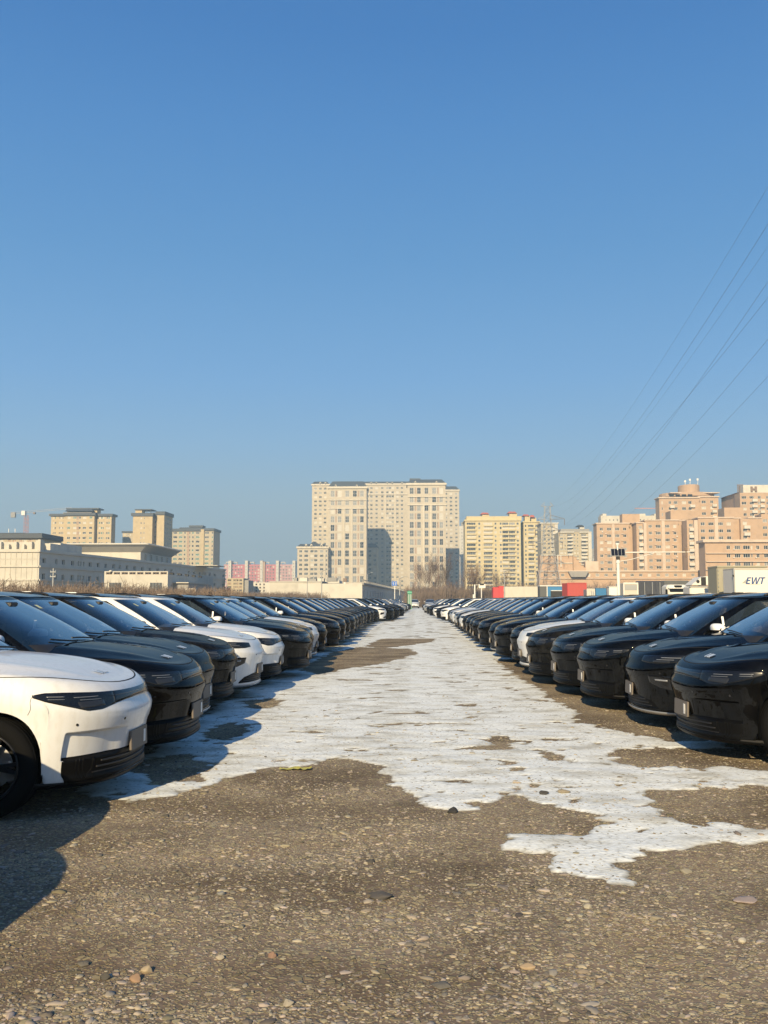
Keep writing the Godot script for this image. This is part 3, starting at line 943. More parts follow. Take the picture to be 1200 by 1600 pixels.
		for y in [0.285, 0.325, 0.365]:
			part("grille_slat", patch([[2.58 + (y - 0.285) * 0.9, y, y + 0.012], [3.0, y, y + 0.012], [3.42 - (y - 0.285) * 0.9, y, y + 0.012]], 0.014, 30, 1), car, M.satin_black)
		for side in 2:
			for k in 3:
				var q := 2.46 + 0.025 * k
				var kn := [[q, 0.26, 0.40], [q + 0.010, 0.26, 0.40]]
				part("air_vent_fin", patch(kn if side == 0 else mirror_knots(kn), 0.006, 2, 8), car, M.grille_black)
			var kd := [[2.52, 0.25, 0.262], [2.575, 0.25, 0.32], [2.585, 0.25, 0.395], [2.60, 0.34, 0.405]]
			part("grille_edge", patch(kd if side == 0 else mirror_knots(kd), 0.006, 12, 8), car, M.grille_black)
	else:
		for side in 2:
			var kn := [[2.26, 0.545, 0.60], [2.30, 0.50, 0.665], [2.46, 0.53, 0.672], [2.58, 0.58, 0.668]]
			part("bumper_inlet", patch(kn if side == 0 else mirror_knots(kn), 0.003, 16, 4), car, M.gloss_black)
			var kf := [[2.36, 0.605, 0.625], [2.50, 0.61, 0.63]]
			part("fog_lamp", patch(kf if side == 0 else mirror_knots(kf), 0.006, 6, 2), car, M.lamp_silver)
		part("lower_grille", patch([[2.50, 0.265, 0.275], [2.62, 0.268, 0.36], [2.80, 0.27, 0.40], [3.0, 0.27, 0.41], [3.2, 0.27, 0.40], [3.38, 0.268, 0.36], [3.50, 0.265, 0.275]], 0.004, 48, 14), car, M.grille_black)
		for y in [0.295, 0.33, 0.365]:
			part("grille_slat", patch([[2.60 + (y - 0.295) * 1.4, y, y + 0.011], [3.0, y, y + 0.011], [3.40 - (y - 0.295) * 1.4, y, y + 0.011]], 0.014, 30, 1), car, M.satin_black)
	part("front_lip", patch([[2.20, 0.205, 0.232], [2.6, 0.205, 0.24], [3.0, 0.208, 0.245], [3.4, 0.205, 0.24], [3.80, 0.205, 0.232]], 0.009, 40, 2), car, M.grille_black if kind == "A" else M.lamp_silver)
	for span in [[1.0, 1.10], [1.245, 1.80]]:
		for side in 2:
			var kn := [[span[0] if side == 0 else 6.0 - span[1], 0.20, 0.30], [span[1] if side == 0 else 6.0 - span[0], 0.20, 0.30]]
			part("sill_cladding", patch(kn, 0.006, 30, 2), car, M.rough_black)
	for side in 2:
		var kn := [[1.985, 0.205, 0.245], [2.37, 0.205, 0.245]]
		if side == 0: kn[0][0] = 2.18
		else: kn = mirror_knots([[2.18, 0.205, 0.245], [2.37, 0.205, 0.245]])
		part("bumper_cladding", patch(kn, 0.005, 10, 2), car, M.rough_black)
	# plate holder with its paper slip
	var nose := body_raw(3.0, 0.46).x
	b = MB.new()
	b.cbox(Vector3.ZERO, Vector3(0.022, 0.155, 0.44), 0.006, Transform3D(Basis(Vector3.BACK, 0.04), Vector3(nose + 0.018, 0.465, 0.0)))
	var pl := part("number_plate", b, car, M.plate_grey)
	b = MB.new()
	b.box(Vector3(nose + 0.031, 0.465, -0.13), Vector3(0.004, 0.10, 0.05))
	part("paper_slip", b, pl, M.paper)
	# emblem: two slanted strokes
	b = MB.new()
	var ex := 2.035
	for st in [[-0.070, 0.036, 0.042], [-0.005, 0.012, 0.066]]:
		for d in 2:
			var z0: float = st[0] + d * st[2]
			var y0 := hood_y(ex - 0.01, 0.0, 0.95) + 0.006
			var up := Vector3(-0.075, 0.024, 0)
			var c0 := Vector3(ex + 0.018, y0 - 0.004, z0)
			b.quad(c0 + Vector3(0, 0, 0.036), c0, c0 + up + Vector3(0, 0, 0.030), c0 + up + Vector3(0, 0, 0.066))
			b.quad(c0 + Vector3(0.002, -0.008, 0.036), c0 + Vector3(0.002, -0.008, 0), c0, c0 + Vector3(0, 0, 0.036))
	part("emblem", b, car, M.emblem_white)
	# parking sensors and tow cover
	for q in [2.10, 2.42, 2.80, 3.20, 3.58, 3.90]:
		b = MB.new()
		var c := body_pt(q, 0.47 if q < 2.2 or q > 3.8 else (0.66 if kind == "A" else 0.70), 0.002)
		var nn := (body_pt(q, 0.66, 0.01) - body_pt(q, 0.66)).normalized()
		b.tube(c - nn * 0.01, c + nn * 0.002, 0.011, 0.010, 10, true)
		part("parking_sensor", b, car, M.lamp_grey)
	# shut lines
	var gaps := MB.new()
	for side in 2:
		for pq in [[1.185, 0.62], [1.49, 0.31], [1.775, 0.31]]:
			var kn := [[pq[0], pq[1], 1.07], [pq[0] + 0.0022, pq[1], 1.07]]
			var t := patch(kn if side == 0 else mirror_knots(kn), 0.0012, 1, 18)
			append_mb(gaps, t)
		var hl2 := [[1.80, 1.012, 1.0165]]
		for k in 14:
			var q := lerpf(1.8, 3.0, (k + 1) / 14.0)
			var y := lerpf(1.012, 0.945, smoothstep(0.15, 1.0, q - 2.0)) - 0.022 * smoothstep(0.3, 1.0, q - 2.0)
			hl2.append([q, y, y + 0.0045])
		append_mb(gaps, patch(hl2 if side == 0 else mirror_knots(hl2), 0.0012, 60, 1))
		var cut := PackedVector3Array()
		for k in 12: # from the lamp's tip down to the arch
			var q := lerpf(2.165, 2.115, k / 11.0)
			var y := lerpf(0.872, 0.745, k / 11.0)
			for d in [0.0, 0.0022]: cut.append(body_pt(q + d if side == 0 else 6.0 - q - 0.0022 + d, y, 0.0014))
		gaps.grid(cut, 2, PackedByteArray(), true)
	part("panel_gap", gaps, car, M.gap_black).set_meta("kind", "stuff")
	for side in 2:
		for q in [1.54, 1.24]:
			var kn := [[q, 0.865, 0.895], [q + 0.062, 0.872, 0.902]]
			part("door_handle", patch(kn if side == 0 else mirror_knots(kn), 0.010, 6, 2), car, M.black_paint)
	# tail lights across the rear
	part("tail_light", patch([[0.0, 0.90, 0.96], [0.5, 0.90, 0.965], [0.8, 0.90, 0.97]], 0.004, 20, 2), car, M.tail_red)
	part("tail_light", patch([[5.2, 0.90, 0.97], [5.5, 0.90, 0.965], [6.0, 0.90, 0.96]], 0.004, 20, 2), car, M.tail_red)
	for k in [[[0.0, 0.22, 0.42], [0.9, 0.22, 0.40]], [[5.1, 0.22, 0.40], [6.0, 0.22, 0.42]]]:
		part("rear_cladding", patch(k, 0.005, 16, 3), car, M.rough_black)
	# windscreen foot, wipers, sensor box, sticker
	b = MB.new()
	pts = PackedVector3Array()
	for t in [0.02, 0.20]:
		for i in 31: pts.append(house_pt(lerpf(2.2, 3.8, i / 30.0), t, 0.003))
	b.grid(pts, 31)
	part("cowl", b, car, M.satin_black)
	for z in [[-0.55, 0.05], [0.05, 0.62]]:
		b = MB.new()
		var q0: float = 3.0 - z[0] * 0.62; var q1: float = 3.0 - z[1] * 0.62
		var pp := []
		for i in 8: pp.append(house_pt(lerpf(q0, q1, i / 7.0), lerpf(0.20, 0.255, i / 7.0), 0.018))
		b.path(pp, 0.009, 5)
		part("wiper", b, car, M.satin_black)
	b = MB.new()
	b.cbox(Vector3(0.30, 1.53, 0), Vector3(0.20, 0.05, 0.16), 0.01, Transform3D.IDENTITY)
	part("sensor_box", b, car, M.satin_black)
	b = MB.new()
	pts = PackedVector3Array()
	for t in [0.77, 0.84]:
		for i in 4: pts.append(house_pt(lerpf(2.52, 2.59, i / 3.0), t, 0.002))
	b.grid(pts, 4)
	part("window_sticker", b, car, M.sticker)
	# mirrors with their white transport film, and the white strip taped to the glass in front
	for s in [1, -1]:
		var mr := holder("mirror", car)
		b = MB.new()
		b.tube(Vector3(0.64, 1.075, 0.84 * s), Vector3(0.62, 1.125, 0.98 * s), 0.030, 0.022, 7, true)
		part("stalk", b, mr, M.satin_black)
		for half in [0, 1]:
			b = MB.new()
			pts = PackedVector3Array()
			for r in 9:
				var th := lerpf(0.0 if half == 0 else -PI / 2, PI / 2 if half == 0 else 0.0, r / 8.0)
				for c in 21:
					var ph := -TAU * c / 20.0
					var dx := pow(maxf(cos(th), 0.0), 0.7) * signed_pow(cos(ph), 0.75)
					var dz := pow(maxf(cos(th), 0.0), 0.7) * signed_pow(sin(ph), 0.75)
					pts.append(Vector3(0.61 + 0.10 * dx + 0.02 * sin(th), 1.165 + 0.088 * signed_pow(sin(th), 0.8), (1.0 + 0.125 * dz) * s))
			b.grid(pts, 21, PackedByteArray(), s < 0)
			part("film" if half == 0 else "housing", b, mr, M.white_film if half == 0 else M.gloss_black)
		b = MB.new()
		pts = PackedVector3Array()
		for y in [1.225, 1.285, 1.345]:
			var w := 0.868 - 0.238 * pow((y - 1.03) / 0.59, 1.35) + 0.008
			for x in ([0.465, 0.495] if s > 0 else [0.495, 0.465]): pts.append(Vector3(x, y, w * s))
		b.grid(pts, 2)
		part("tape_strip", b, car, M.white_film)
	# underbody, wheel wells, wheels
	b = MB.new()
	b.box(Vector3(0.07, 0.36, 0), Vector3(4.0, 0.30, 1.16))
	b.box(Vector3(0.08, 0.30, 0), Vector3(1.85, 0.16, 1.80))
	part("underbody", b, car, M.rough_black)
	for ax in [AXLE_F, AXLE_R]:
		for s in [1, -1]:
			b = MB.new()
			pts = PackedVector3Array()
			for z in [0.60, 0.85]:
				for i in 19:
					var an := lerpf(-0.35, PI + 0.35, i / 18.0)
					pts.append(Vector3(ax + 0.415 * cos(an), 0.365 + 0.415 * sin(an), z * s))
			b.grid(pts, 19)
			for i in 18:
				var a0 := lerpf(-0.35, PI + 0.35, i / 18.0); var a1 := lerpf(-0.35, PI + 0.35, (i + 1) / 18.0)
				b.tri(Vector3(ax, 0.365, 0.60 * s), Vector3(ax + 0.415 * cos(a0), 0.365 + 0.415 * sin(a0), 0.60 * s), Vector3(ax + 0.415 * cos(a1), 0.365 + 0.415 * sin(a1), 0.60 * s))
			part("wheel_well", b, car, M.gap_black)
			make_wheel(car, Vector3(ax, WHEEL_R, 0.815 * s), s)
	# inside
	for spec in [[-0.10, 0.37], [-0.10, -0.37], [-1.05, 0.38], [-1.05, -0.38]]:
		var st := holder("seat", car, Vector3(spec[0], 0.52, spec[1]))
		b = MB.new()
		b.cbox(Vector3(0.12, 0.10, 0), Vector3(0.50, 0.16, 0.50), 0.04)
		part("cushion", b, st, M.seat_cloth)
		b = MB.new()
		b.cbox(Vector3.ZERO, Vector3(0.14, 0.62, 0.48), 0.05, Transform3D(Basis(Vector3.BACK, 0.32), Vector3(-0.20, 0.45, 0)))
		part("backrest", b, st, M.seat_cloth)
		b = MB.new()
		b.cbox(Vector3.ZERO, Vector3(0.09, 0.17, 0.26), 0.035, Transform3D(Basis(Vector3.BACK, 0.25), Vector3(-0.33, 0.84, 0)))
		part("headrest", b, st, M.seat_cloth)
	b = MB.new()
	b.cbox(Vector3(0.78, 0.90, 0), Vector3(0.50, 0.20, 1.52), 0.05)
	part("dashboard", b, car, M.interior)
	b = MB.new()
	b.cbox(Vector3(-0.85, 1.585, 0), Vector3(1.75, 0.03, 1.10), 0.01)
	part("headliner", b, car, M.headliner)
	b = MB.new()
	b.box(Vector3(-0.5, 0.52, 0), Vector3(2.6, 0.04, 1.66))
	part("cabin_floor", b, car, M.interior)
	b = MB.new()
	var wt := Transform3D(Basis(Vector3.BACK, -1.15), Vector3(0.45, 0.98, -0.37))
	for i in 20:
		var a0 := TAU * i / 20.0; var a1 := TAU * (i + 1) / 20.0
		b.tube(wt * Vector3(0.18 * cos(a0), 0, 0.18 * sin(a0)), wt * Vector3(0.18 * cos(a1), 0, 0.18 * sin(a1)), 0.014, 0.014, 5)
	b.box(Vector3.ZERO, Vector3(0.34, 0.03, 0.05), wt)
	part("steering_wheel", b, car, M.interior)
	return car

func signed_pow(x: float, e: float) -> float: return signf(x) * pow(absf(x), e)

func append_mb(a: MB, b: MB) -> void:
	var k := a.v.size()
	a.v.append_array(b.v); a.n.append_array(b.n)
	for i in b.ix: a.ix.append(i + k)

func hood_y(x: float, s: float, edge: float) -> float:
	var c := table([[0.8, 1.175], [1.1, 1.152], [1.4, 1.118], [1.7, 1.07], [1.85, 1.038], [2.0, 0.995], [2.08, 0.968], [2.135, 0.945]], x)
	var a := absf(s)
	var y := edge + (maxf(c, edge) - edge) * (1.0 - pow(a, 3.0))
	y += 0.012 * exp(-pow((a - 0.72) / 0.10, 2.0)) * smoothstep(2.15, 1.75, x)
	return y

func roof_y(x: float, s: float, edge: float) -> float:
	var c := table([[-1.98, 1.585], [-1.8, 1.615], [-1.4, 1.655], [-0.9, 1.68], [-0.4, 1.68], [0.0, 1.645], [0.22, 1.61]], x)
	return edge + (maxf(c, edge) - edge) * (1.0 - pow(absf(s), 2.6))

func make_wheel(car: Node3D, where: Vector3, s: int) -> void:
	var w := holder("wheel", car, where)
	var t := Transform3D(Basis(Vector3.RIGHT, PI / 2 * s), Vector3.ZERO) # local y becomes the way out
	var b := MB.new()
	var tw := 0.118
	b.lathe([[0.245, -tw], [0.30, -tw - 0.006], [0.345, -tw + 0.012], [WHEEL_R - 0.004, -tw + 0.045], [WHEEL_R, 0.0], [WHEEL_R - 0.004, tw - 0.045], [0.345, tw - 0.012], [0.30, tw + 0.006], [0.262, tw + 0.002], [0.245, tw - 0.012]], 40, t)
	for k in 4: # grooves of the tread stand as thin ribs
		b.lathe([[WHEEL_R - 0.003, -0.075 + k * 0.044], [WHEEL_R + 0.003, -0.072 + k * 0.044], [WHEEL_R + 0.003, -0.055 + k * 0.044], [WHEEL_R - 0.003, -0.052 + k * 0.044]], 40, t)
	part("tyre", b, w, M.rubber)
	b = MB.new()
	b.lathe([[0.250, tw - 0.010], [0.246, tw + 0.004], [0.236, tw + 0.004], [0.226, tw - 0.02], [0.215, -tw + 0.02]], 40, t)
	for k in 5:
		for d in [-0.14, 0.14]:
			var an: float = TAU * k / 5.0 + d
			var dir := Vector3(cos(an), 0, sin(an))
			var side := Vector3(-sin(an), 0, cos(an))
			var a: Vector3 = dir * 0.05 + side * d * -0.08 + Vector3(0, tw - 0.028, 0)
			var e: Vector3 = dir * 0.238 + Vector3(0, tw - 0.006, 0)
			var h0 := side * 0.020; var h1 := side * 0.013
			var dn := Vector3(0, -0.03, 0)
			var q := [a - h0, a + h0, e + h1, e - h1]
			for i in 4: q[i] = t * q[i]
			var dd := t.basis * dn
			b.quad(q[0], q[1], q[2], q[3])
			b.quad(q[1], q[1] + dd, q[2] + dd, q[2])
			b.quad(q[0] + dd, q[0], q[3], q[3] + dd)
	b.lathe([[0.0, tw - 0.012], [0.030, tw - 0.012], [0.045, tw - 0.022], [0.075, tw - 0.028], [0.080, tw - 0.06], [0.06, -0.02]], 20, t)
	part("rim", b, w, M.rim_dark)
	b = MB.new()
	b.lathe([[0.165, 0.012], [0.165, 0.022], [0.05, 0.022]], 28, t)
	part("brake_disc", b, w, M.bright_metal)
	b = MB.new()
	b.cbox(Vector3.ZERO, Vector3(0.07, 0.06, 0.15), 0.012, t * Transform3D(Basis(Vector3.UP, 0.4), Vector3(0.150, 0.022, 0.04)))
	part("brake_caliper", b, w, M.bright_metal)

const PAINTED := ["body_shell", "hood", "rear_deck", "pillar", "roof", "door_handle", "antenna_fin"]
const SMALL := ["parking_sensor", "air_vent_fin", "grille_edge", "wiper", "sensor_box", "window_sticker", "steering_wheel", "cabin_floor", "door_handle", "antenna_fin", "fog_lamp", "paper_slip", "brake_disc", "brake_caliper", "panel_gap", "wheel_well", "light_strip", "tape_strip", "rear_deck"]

func plain_name(n: String) -> String:
	var r := RegEx.create_from_string("_?[0-9]+$")
	return r.sub(n, "")

func strip_small(o: Node) -> void:
	for c in o.get_children():
		var n := plain_name(c.name)
		if n in SMALL or n == "seat" or n == "dashboard" or n == "headliner":
			o.remove_child(c)
			c.free()
		else: strip_small(c)

var ORD := ["nearest", "second", "third", "fourth", "fifth", "sixth", "seventh", "eighth", "ninth", "tenth", "eleventh", "twelfth", "thirteenth", "fourteenth", "fifteenth", "sixteenth", "seventeenth", "eighteenth", "nineteenth", "twentieth", "twenty-first", "twenty-second", "twenty-third", "twenty-fourth", "twenty-fifth", "twenty-sixth", "twenty-seventh", "twenty-eighth"]

func make_cars() -> void:
	var proto := {"A": make_car("A"), "B": make_car("B")}
	var far := {}
	for k in proto:
		far[k] = proto[k].duplicate()
		strip_small(far[k])
	# nose in the photograph (u), metres ahead, colour, kind
	var left := [[227, 7.9, "W", "A"], [316, 9.95, "K", "A"], [332, 11.95, "K", "B"], [368, 13.95, "D", "A"], [411, 15.95, "W", "B"], [443, 18.0, "W", "A"], [487, 20.1, "K", "A"], [490, 22.3, "K", "A"], [498, 24.4, "W", "B"], [511, 26.6, "K", "A"], [532, 29.5, "K", "A"],
		[541, 33.5, "K", "A"], [548, 36.5, "D", "B"], [556, 40.0, "K", "A"], [560.5, 43.0, "K", "A"], [565, 46.5, "D", "A"], [569.5, 50.0, "K", "B"], [574, 54.0, "K", "A"], [580, 58.0, "D", "A"], [585, 62.0, "K", "A"], [592, 66.0, "K", "A"], [604, 70.0, "W", "B"], [616, 74.0, "K", "A"], [625, 78.0, "D", "A"], [632, 82.0, "K", "A"]]
	var right := [[1053, 10.3, "K", "A"], [978, 12.45, "K", "B"], [902, 14.5, "K", "A"], [860, 16.5, "K", "A"], [822, 18.6, "D", "A"], [808, 20.7, "W", "B"], [796, 22.8, "K", "A"], [771, 24.9, "K", "A"], [763, 27.1, "K", "B"], [746, 30.0, "K", "A"], [737, 32.4, "D", "A"], [733, 34.8, "K", "A"], [727, 37.2, "K", "A"], [722, 39.8, "D", "B"],
		[717, 42.5, "W", "A"], [713, 45.5, "K", "A"], [709, 49.0, "S", "A"], [705, 53.0, "W", "B"], [702, 57.0, "S", "A"], [699, 61.0, "K", "A"], [688, 67.0, "W", "A"], [681, 73.0, "K", "A"], [676, 79.0, "W", "B"], [670, 86.0, "K", "A"], [666, 94.0, "K", "B"], [662, 103.0, "S", "A"]]
	var own := {
		"L0": "white SUV at the front of the left row, dark wheel showing",
		"L1": "black SUV directly behind the nearest white SUV on the left",
		"L4": "white SUV with black bumper inlets and silver lip in the left row",
		"L5": "white SUV with slim dark headlight, second of two adjacent white SUVs left",
		"R0": "black SUV at the front of the right row, sun glinting on its fender",
		"R1": "black SUV with silver front lip, second in the right row",
		"R5": "white SUV squeezed among black SUVs near the front of the right row",
	}
	var cname := {"K": "black", "D": "dusty black", "W": "white", "S": "silver"}
	var paints := {"K": M.black_paint, "D": M.dusty_black_paint, "W": M.white_paint, "S": M.silver_paint}
	# two cars stand just outside the frame on the near side; only their shades show
	left.append([-78, 5.05, "K", "A"])
	left.append([-580, 3.3, "K", "A"])
	right.append([1300, 7.0, "K", "A"])
	for side in 2:
		var list: Array = left if side == 0 else right
		for i in list.size():
			var c: Array = list[i]
			var nose: float = px(c[0], c[1])
			var outside: bool = i >= list.size() - (2 if side == 0 else 1)
			if side == 0 and outside: nose = -2.58 if c[1] > 4.0 else -2.3
			var src: Node3D = (proto if i < 12 or outside else far)[c[3]]
			var o: Node3D = src.duplicate()
			o.name = numbered("parked_car")
			add_child(o)
			var sgn := 1.0 if side == 0 else -1.0
			o.position = Vector3(nose - HALF * sgn, 0.0, -c[1])
			o.rotation.y = (0.0 if side == 0 else PI) + deg_to_rad(1.6 * sin(i * 2.7 + side * 1.3) + 0.7 * sin(i * 5.1))
			var paint: Material = paints[c[2]]
			for p in o.get_children():
				if plain_name(p.name) in PAINTED: (p as MeshInstance3D).material_override = paint
			if c[2] == "W" and (i + side) % 2 == 0 or c[2] == "S":
				for p in o.get_children():
					if plain_name(p.name) == "roof": (p as MeshInstance3D).material_override = M.black_paint
			# some mirrors have lost their film
			if side == 0 and i in [4, 9, 15, 20] or side == 1 and i in [7, 13, 18]:
				for p in o.get_children():
					if plain_name(p.name) == "mirror":
						for q in p.get_children():
							if plain_name(q.name) == "film": (q as MeshInstance3D).material_override = M.gloss_black
			var label: String = own.get(("L" if side == 0 else "R") + str(i), "%s SUV, %s from the camera in the %s row of cars" % [cname[c[2]], ORD[i], "left" if side == 0 else "right"])
			if outside: label = "black SUV outside the frame %s, only its shade showing" % ("before the right row" if side == 1 else "just before the left row" if c[1] > 4.0 else "well before the left row")
			tag(o, label, "car", "SUVs parked in the %s row" % ("left" if side == 0 else "right"))
	# far end of the lane: more parked cars, some facing the camera
	var k := 0
	for c in [[-3.2, 96, 0, "K"], [-2.0, 101, 0, "D"], [-1.6, 106, 0, "K"], [-1.2, 112, 0, "S"], [-1.1, 118, 0, "K"], [-1.0, 124, 0, "W"], [-0.9, 131, 0, "K"], [-0.7, 138, 0, "D"], [1.0, 113, 2, "K"], [0.9, 121, 2, "W"], [0.8, 130, 2, "K"], [-0.4, 178, 1, "W"], [2.6, 182, 1, "S"], [5.4, 180, 1, "W"], [-3.6, 186, 1, "K"], [8.4, 184, 1, "D"]]:
		var o: Node3D = far["A" if k % 3 else "B"].duplicate()
		o.name = numbered("parked_car")
		add_child(o)
		if c[2] == 0: o.position = Vector3(c[0] - HALF, 0, -c[1])
		elif c[2] == 2:
			o.position = Vector3(c[0] + HALF, 0, -c[1])
			o.rotation.y = PI
		else:
			o.position = Vector3(c[0], 0, -c[1])
			o.rotation.y = -PI / 2
		for p in o.get_children():
			if plain_name(p.name) in PAINTED: (p as MeshInstance3D).material_override = paints[c[3]]
		var where := ["far off beyond the left row", "far off facing the camera", "far off beyond the right row"]
		tag(o, "%s SUV %s, %s there" % [cname[c[3]], where[c[2]], ORD[[k, k - 11, k - 8][c[2]]]], "car", "distant cars at the end of the lane")
		k += 1
	for q in proto: proto[q].free()
	for q in far: far[q].free()

# ================================================================ buildings
var win_cache := {}

# one window: frame bars, panes set back behind them; its origin is the lower left corner of the opening
func window_mesh(w: float, h: float, cols: int, rows: int, pane: String, frame: String, bar := 0.09) -> ArrayMesh:
	var key := "%.2f %.2f %d %d %s %s" % [w, h, cols, rows, pane, frame]
	if win_cache.has(key): return win_cache[key]
	var g := MB.new()
	g.quad(Vector3(0, 0, -0.16), Vector3(w, 0, -0.16), Vector3(w, h, -0.16), Vector3(0, h, -0.16))
	var f := MB.new()
	for i in cols + 1:
		f.box(Vector3(clampf(w * i / cols, bar / 2, w - bar / 2), h / 2, -0.12), Vector3(bar, h, 0.07))
	for i in rows + 1:
		f.box(Vector3(w / 2, clampf(h * i / rows, bar / 2, h - bar / 2), -0.115), Vector3(w, bar, 0.064))
	var am := g.mesh(M[pane])
	f.add_to(am, M[frame])
	win_cache[key] = am
	return am

# a wall with real openings. o: lower left corner, r: direction along the wall, outward normal is r x up. xs, ys: openings in metres
func wall_with_openings(b: MB, o: Vector3, r: Vector3, w: float, h: float, xs: Array, ys: Array, deep := 0.2) -> void:
	var up := Vector3.UP
	var nrm := r.cross(up)
	var ex := [0.0]; var ey := [0.0]
	for x in xs: ex.append(x[0]); ex.append(x[1])
	for y in ys: ey.append(y[0]); ey.append(y[1])
	ex.append(w); ey.append(h)
	for j in ey.size() - 1:
		if j % 2 == 0: # a full band
			b.quad(o + up * ey[j], o + r * w + up * ey[j], o + r * w + up * ey[j + 1], o + up * ey[j + 1])
			continue
		for i in ex.size() - 1:
			var a: Vector3 = o + r * ex[i] + up * ey[j]; var c: Vector3 = o + r * ex[i + 1] + up * ey[j]
			var d: Vector3 = o + r * ex[i + 1] + up * ey[j + 1]; var e: Vector3 = o + r * ex[i] + up * ey[j + 1]
			if i % 2 == 0: b.quad(a, c, d, e)
			else:
				var k := nrm * -deep
				b.quad(a, a + k, e + k, e); b.quad(c + k, c, d, d + k)
				b.quad(a, c, c + k, a + k); b.quad(e + k, d + k, d, e)

# an upright block: front wall with openings towards the camera, plain or pierced sides, back and top
# spec: z, u0, u1, v (top) in the photograph; cols [[u0, u1, panes across]], rows [v of the first, spacing, height, how many]
func block(parent: Node, m: Material, spec: Dictionary) -> Dictionary:
	var z: float = spec.z
	var x0 := px(spec.u0, z); var x1 := px(spec.u1, z)
	var um: float = (spec.u0 + spec.u1) / 2.0
	var top := py(spec.v, z, um)
	var base: float = spec.get("base", 0.0)
	var deep: float = spec.get("deep", 14.0)
	var w := x1 - x0
	var xs := []; var ys := []
	for c in spec.get("cols", []): xs.append([px(c[0], z) - x0, px(c[1], z) - x0, c[2] if c.size() > 2 else 2])
	if spec.has("rows"):
		var r: Array = spec.rows
		for i in range(int(r[3]) - 1, -1, -1):
			var y1 := py(r[0] + r[1] * i, z, um) - base
			var y0 := py(r[0] + r[1] * i + r[2], z, um) - base
			if y0 > 0.3: ys.append([y0, y1])
	var b := MB.new()
	var o := Vector3(x0, base, -z)
	wall_with_openings(b, o, Vector3.RIGHT, w, top - base, xs, ys)
	# sides: side openings [along, width, count, step] in metres
	var side: Array = spec.get("side", [])
	var sx := []
	if side.size():
		for i in int(side[2]): sx.append([side[0] + side[3] * i, side[0] + side[3] * i + side[1], 2])
	wall_with_openings(b, Vector3(x1, base, -z), Vector3(0, 0, -1), deep, top - base, sx, ys if sx.size() else [])
	wall_with_openings(b, Vector3(x0, base, -z - deep), Vector3(0, 0, 1), deep, top - base, [], [])
	b.quad(Vector3(x1, base, -z - deep), Vector3(x0, base, -z - deep), Vector3(x0, top, -z - deep), Vector3(x1, top, -z - deep))
	b.quad(Vector3(x0, top, -z), Vector3(x1, top, -z), Vector3(x1, top, -z - deep), Vector3(x0, top, -z - deep))
	var wall := part(spec.get("called", "wall"), b, parent, m)
	# the windows
	var frame: String = spec.get("frame", "frame_white")
	var panes: Array = spec.get("panes", ["pane_dark", "pane_grey", "pane_dark", "pane_grey", "pane_pale", "pane_curtain_glint"])
	var stuff := {}
	for face in 2:
		var cols := xs if face == 0 else sx
		for c in cols:
			for y in ys:
				var mesh_ := window_mesh(snappedf(c[1] - c[0], 0.01), snappedf(y[1] - y[0], 0.01), c[2], spec.get("panes_up", 1), panes[rng.randi() % panes.size()], frame)
				var t := Transform3D(Basis.IDENTITY, Vector3(x0 + c[0], base + y[0], -z)) if face == 0 else Transform3D(Basis(Vector3.UP, PI / 2), Vector3(x1, base + y[0], -z - c[0]))
				if spec.get("each", true) and face == 0:
					part("window", mesh_, parent).transform = t
				else:
					if not stuff.has(mesh_): stuff[mesh_] = []
					stuff[mesh_].append(t)
	for k in stuff:
		var mm := MultiMesh.new()
		mm.transform_format = MultiMesh.TRANSFORM_3D
		mm.mesh = k
		mm.instance_count = stuff[k].size()
		for i in stuff[k].size(): mm.set_instance_transform(i, stuff[k][i])
		var mi := MultiMeshInstance3D.new()
		mi.multimesh = mm
		mi.name = "window"
		parent.add_child(mi, true)
		mi.set_meta("kind", "stuff")
	return {"x0": x0, "x1": x1, "top": top, "z": z, "deep": deep, "wall": wall}

func cornice(parent: Node, r: Dictionary, m: Material, h := 0.9, out := 0.5, called := "cornice", y := -99.0) -> void:
	var b := MB.new()
	var yy: float = r.top if y < -90 else y
	b.cbox(Vector3((r.x0 + r.x1) / 2, yy + h / 2 - 0.2, -r.z - r.deep / 2), Vector3(r.x1 - r.x0 + out * 2, h, r.deep + out * 2), 0.12)
	part(called, b, parent, m)

func hip_roof(parent: Node, x0: float, x1: float, y0: float, y1: float, z: float, deep: float, inset: float, m: Material, called := "roof") -> void:
	var b := MB.new()
	var k := minf(inset, deep / 2.2)
	var a := [Vector3(x0, y0, -z), Vector3(x1, y0, -z), Vector3(x1, y0, -z - deep), Vector3(x0, y0, -z - deep)]
	var c := [Vector3(x0 + inset, y1, -z - k), Vector3(x1 - inset, y1, -z - k), Vector3(x1 - inset, y1, -z - deep + k), Vector3(x0 + inset, y1, -z - deep + k)]
	for i in 4: b.quad(a[i], a[(i + 1) % 4], c[(i + 1) % 4], c[i])
	b.quad(c[0], c[1], c[2], c[3])
	b.quad(a[3], a[2], a[1], a[0])
	part(called, b, parent, m)

func pbox(parent: Node, called: String, m: Material, u0: float, u1: float, v0: float, v1: float, z: float, deep: float) -> MeshInstance3D:
	var b := MB.new()
	var a := at(u0, v1, z); var c := at(u1, v0, z)
	b.box(Vector3((a.x + c.x) / 2, (a.y + c.y) / 2, -z - deep / 2), Vector3(c.x - a.x, c.y - a.y, deep))
	return part(called, b, parent, m)

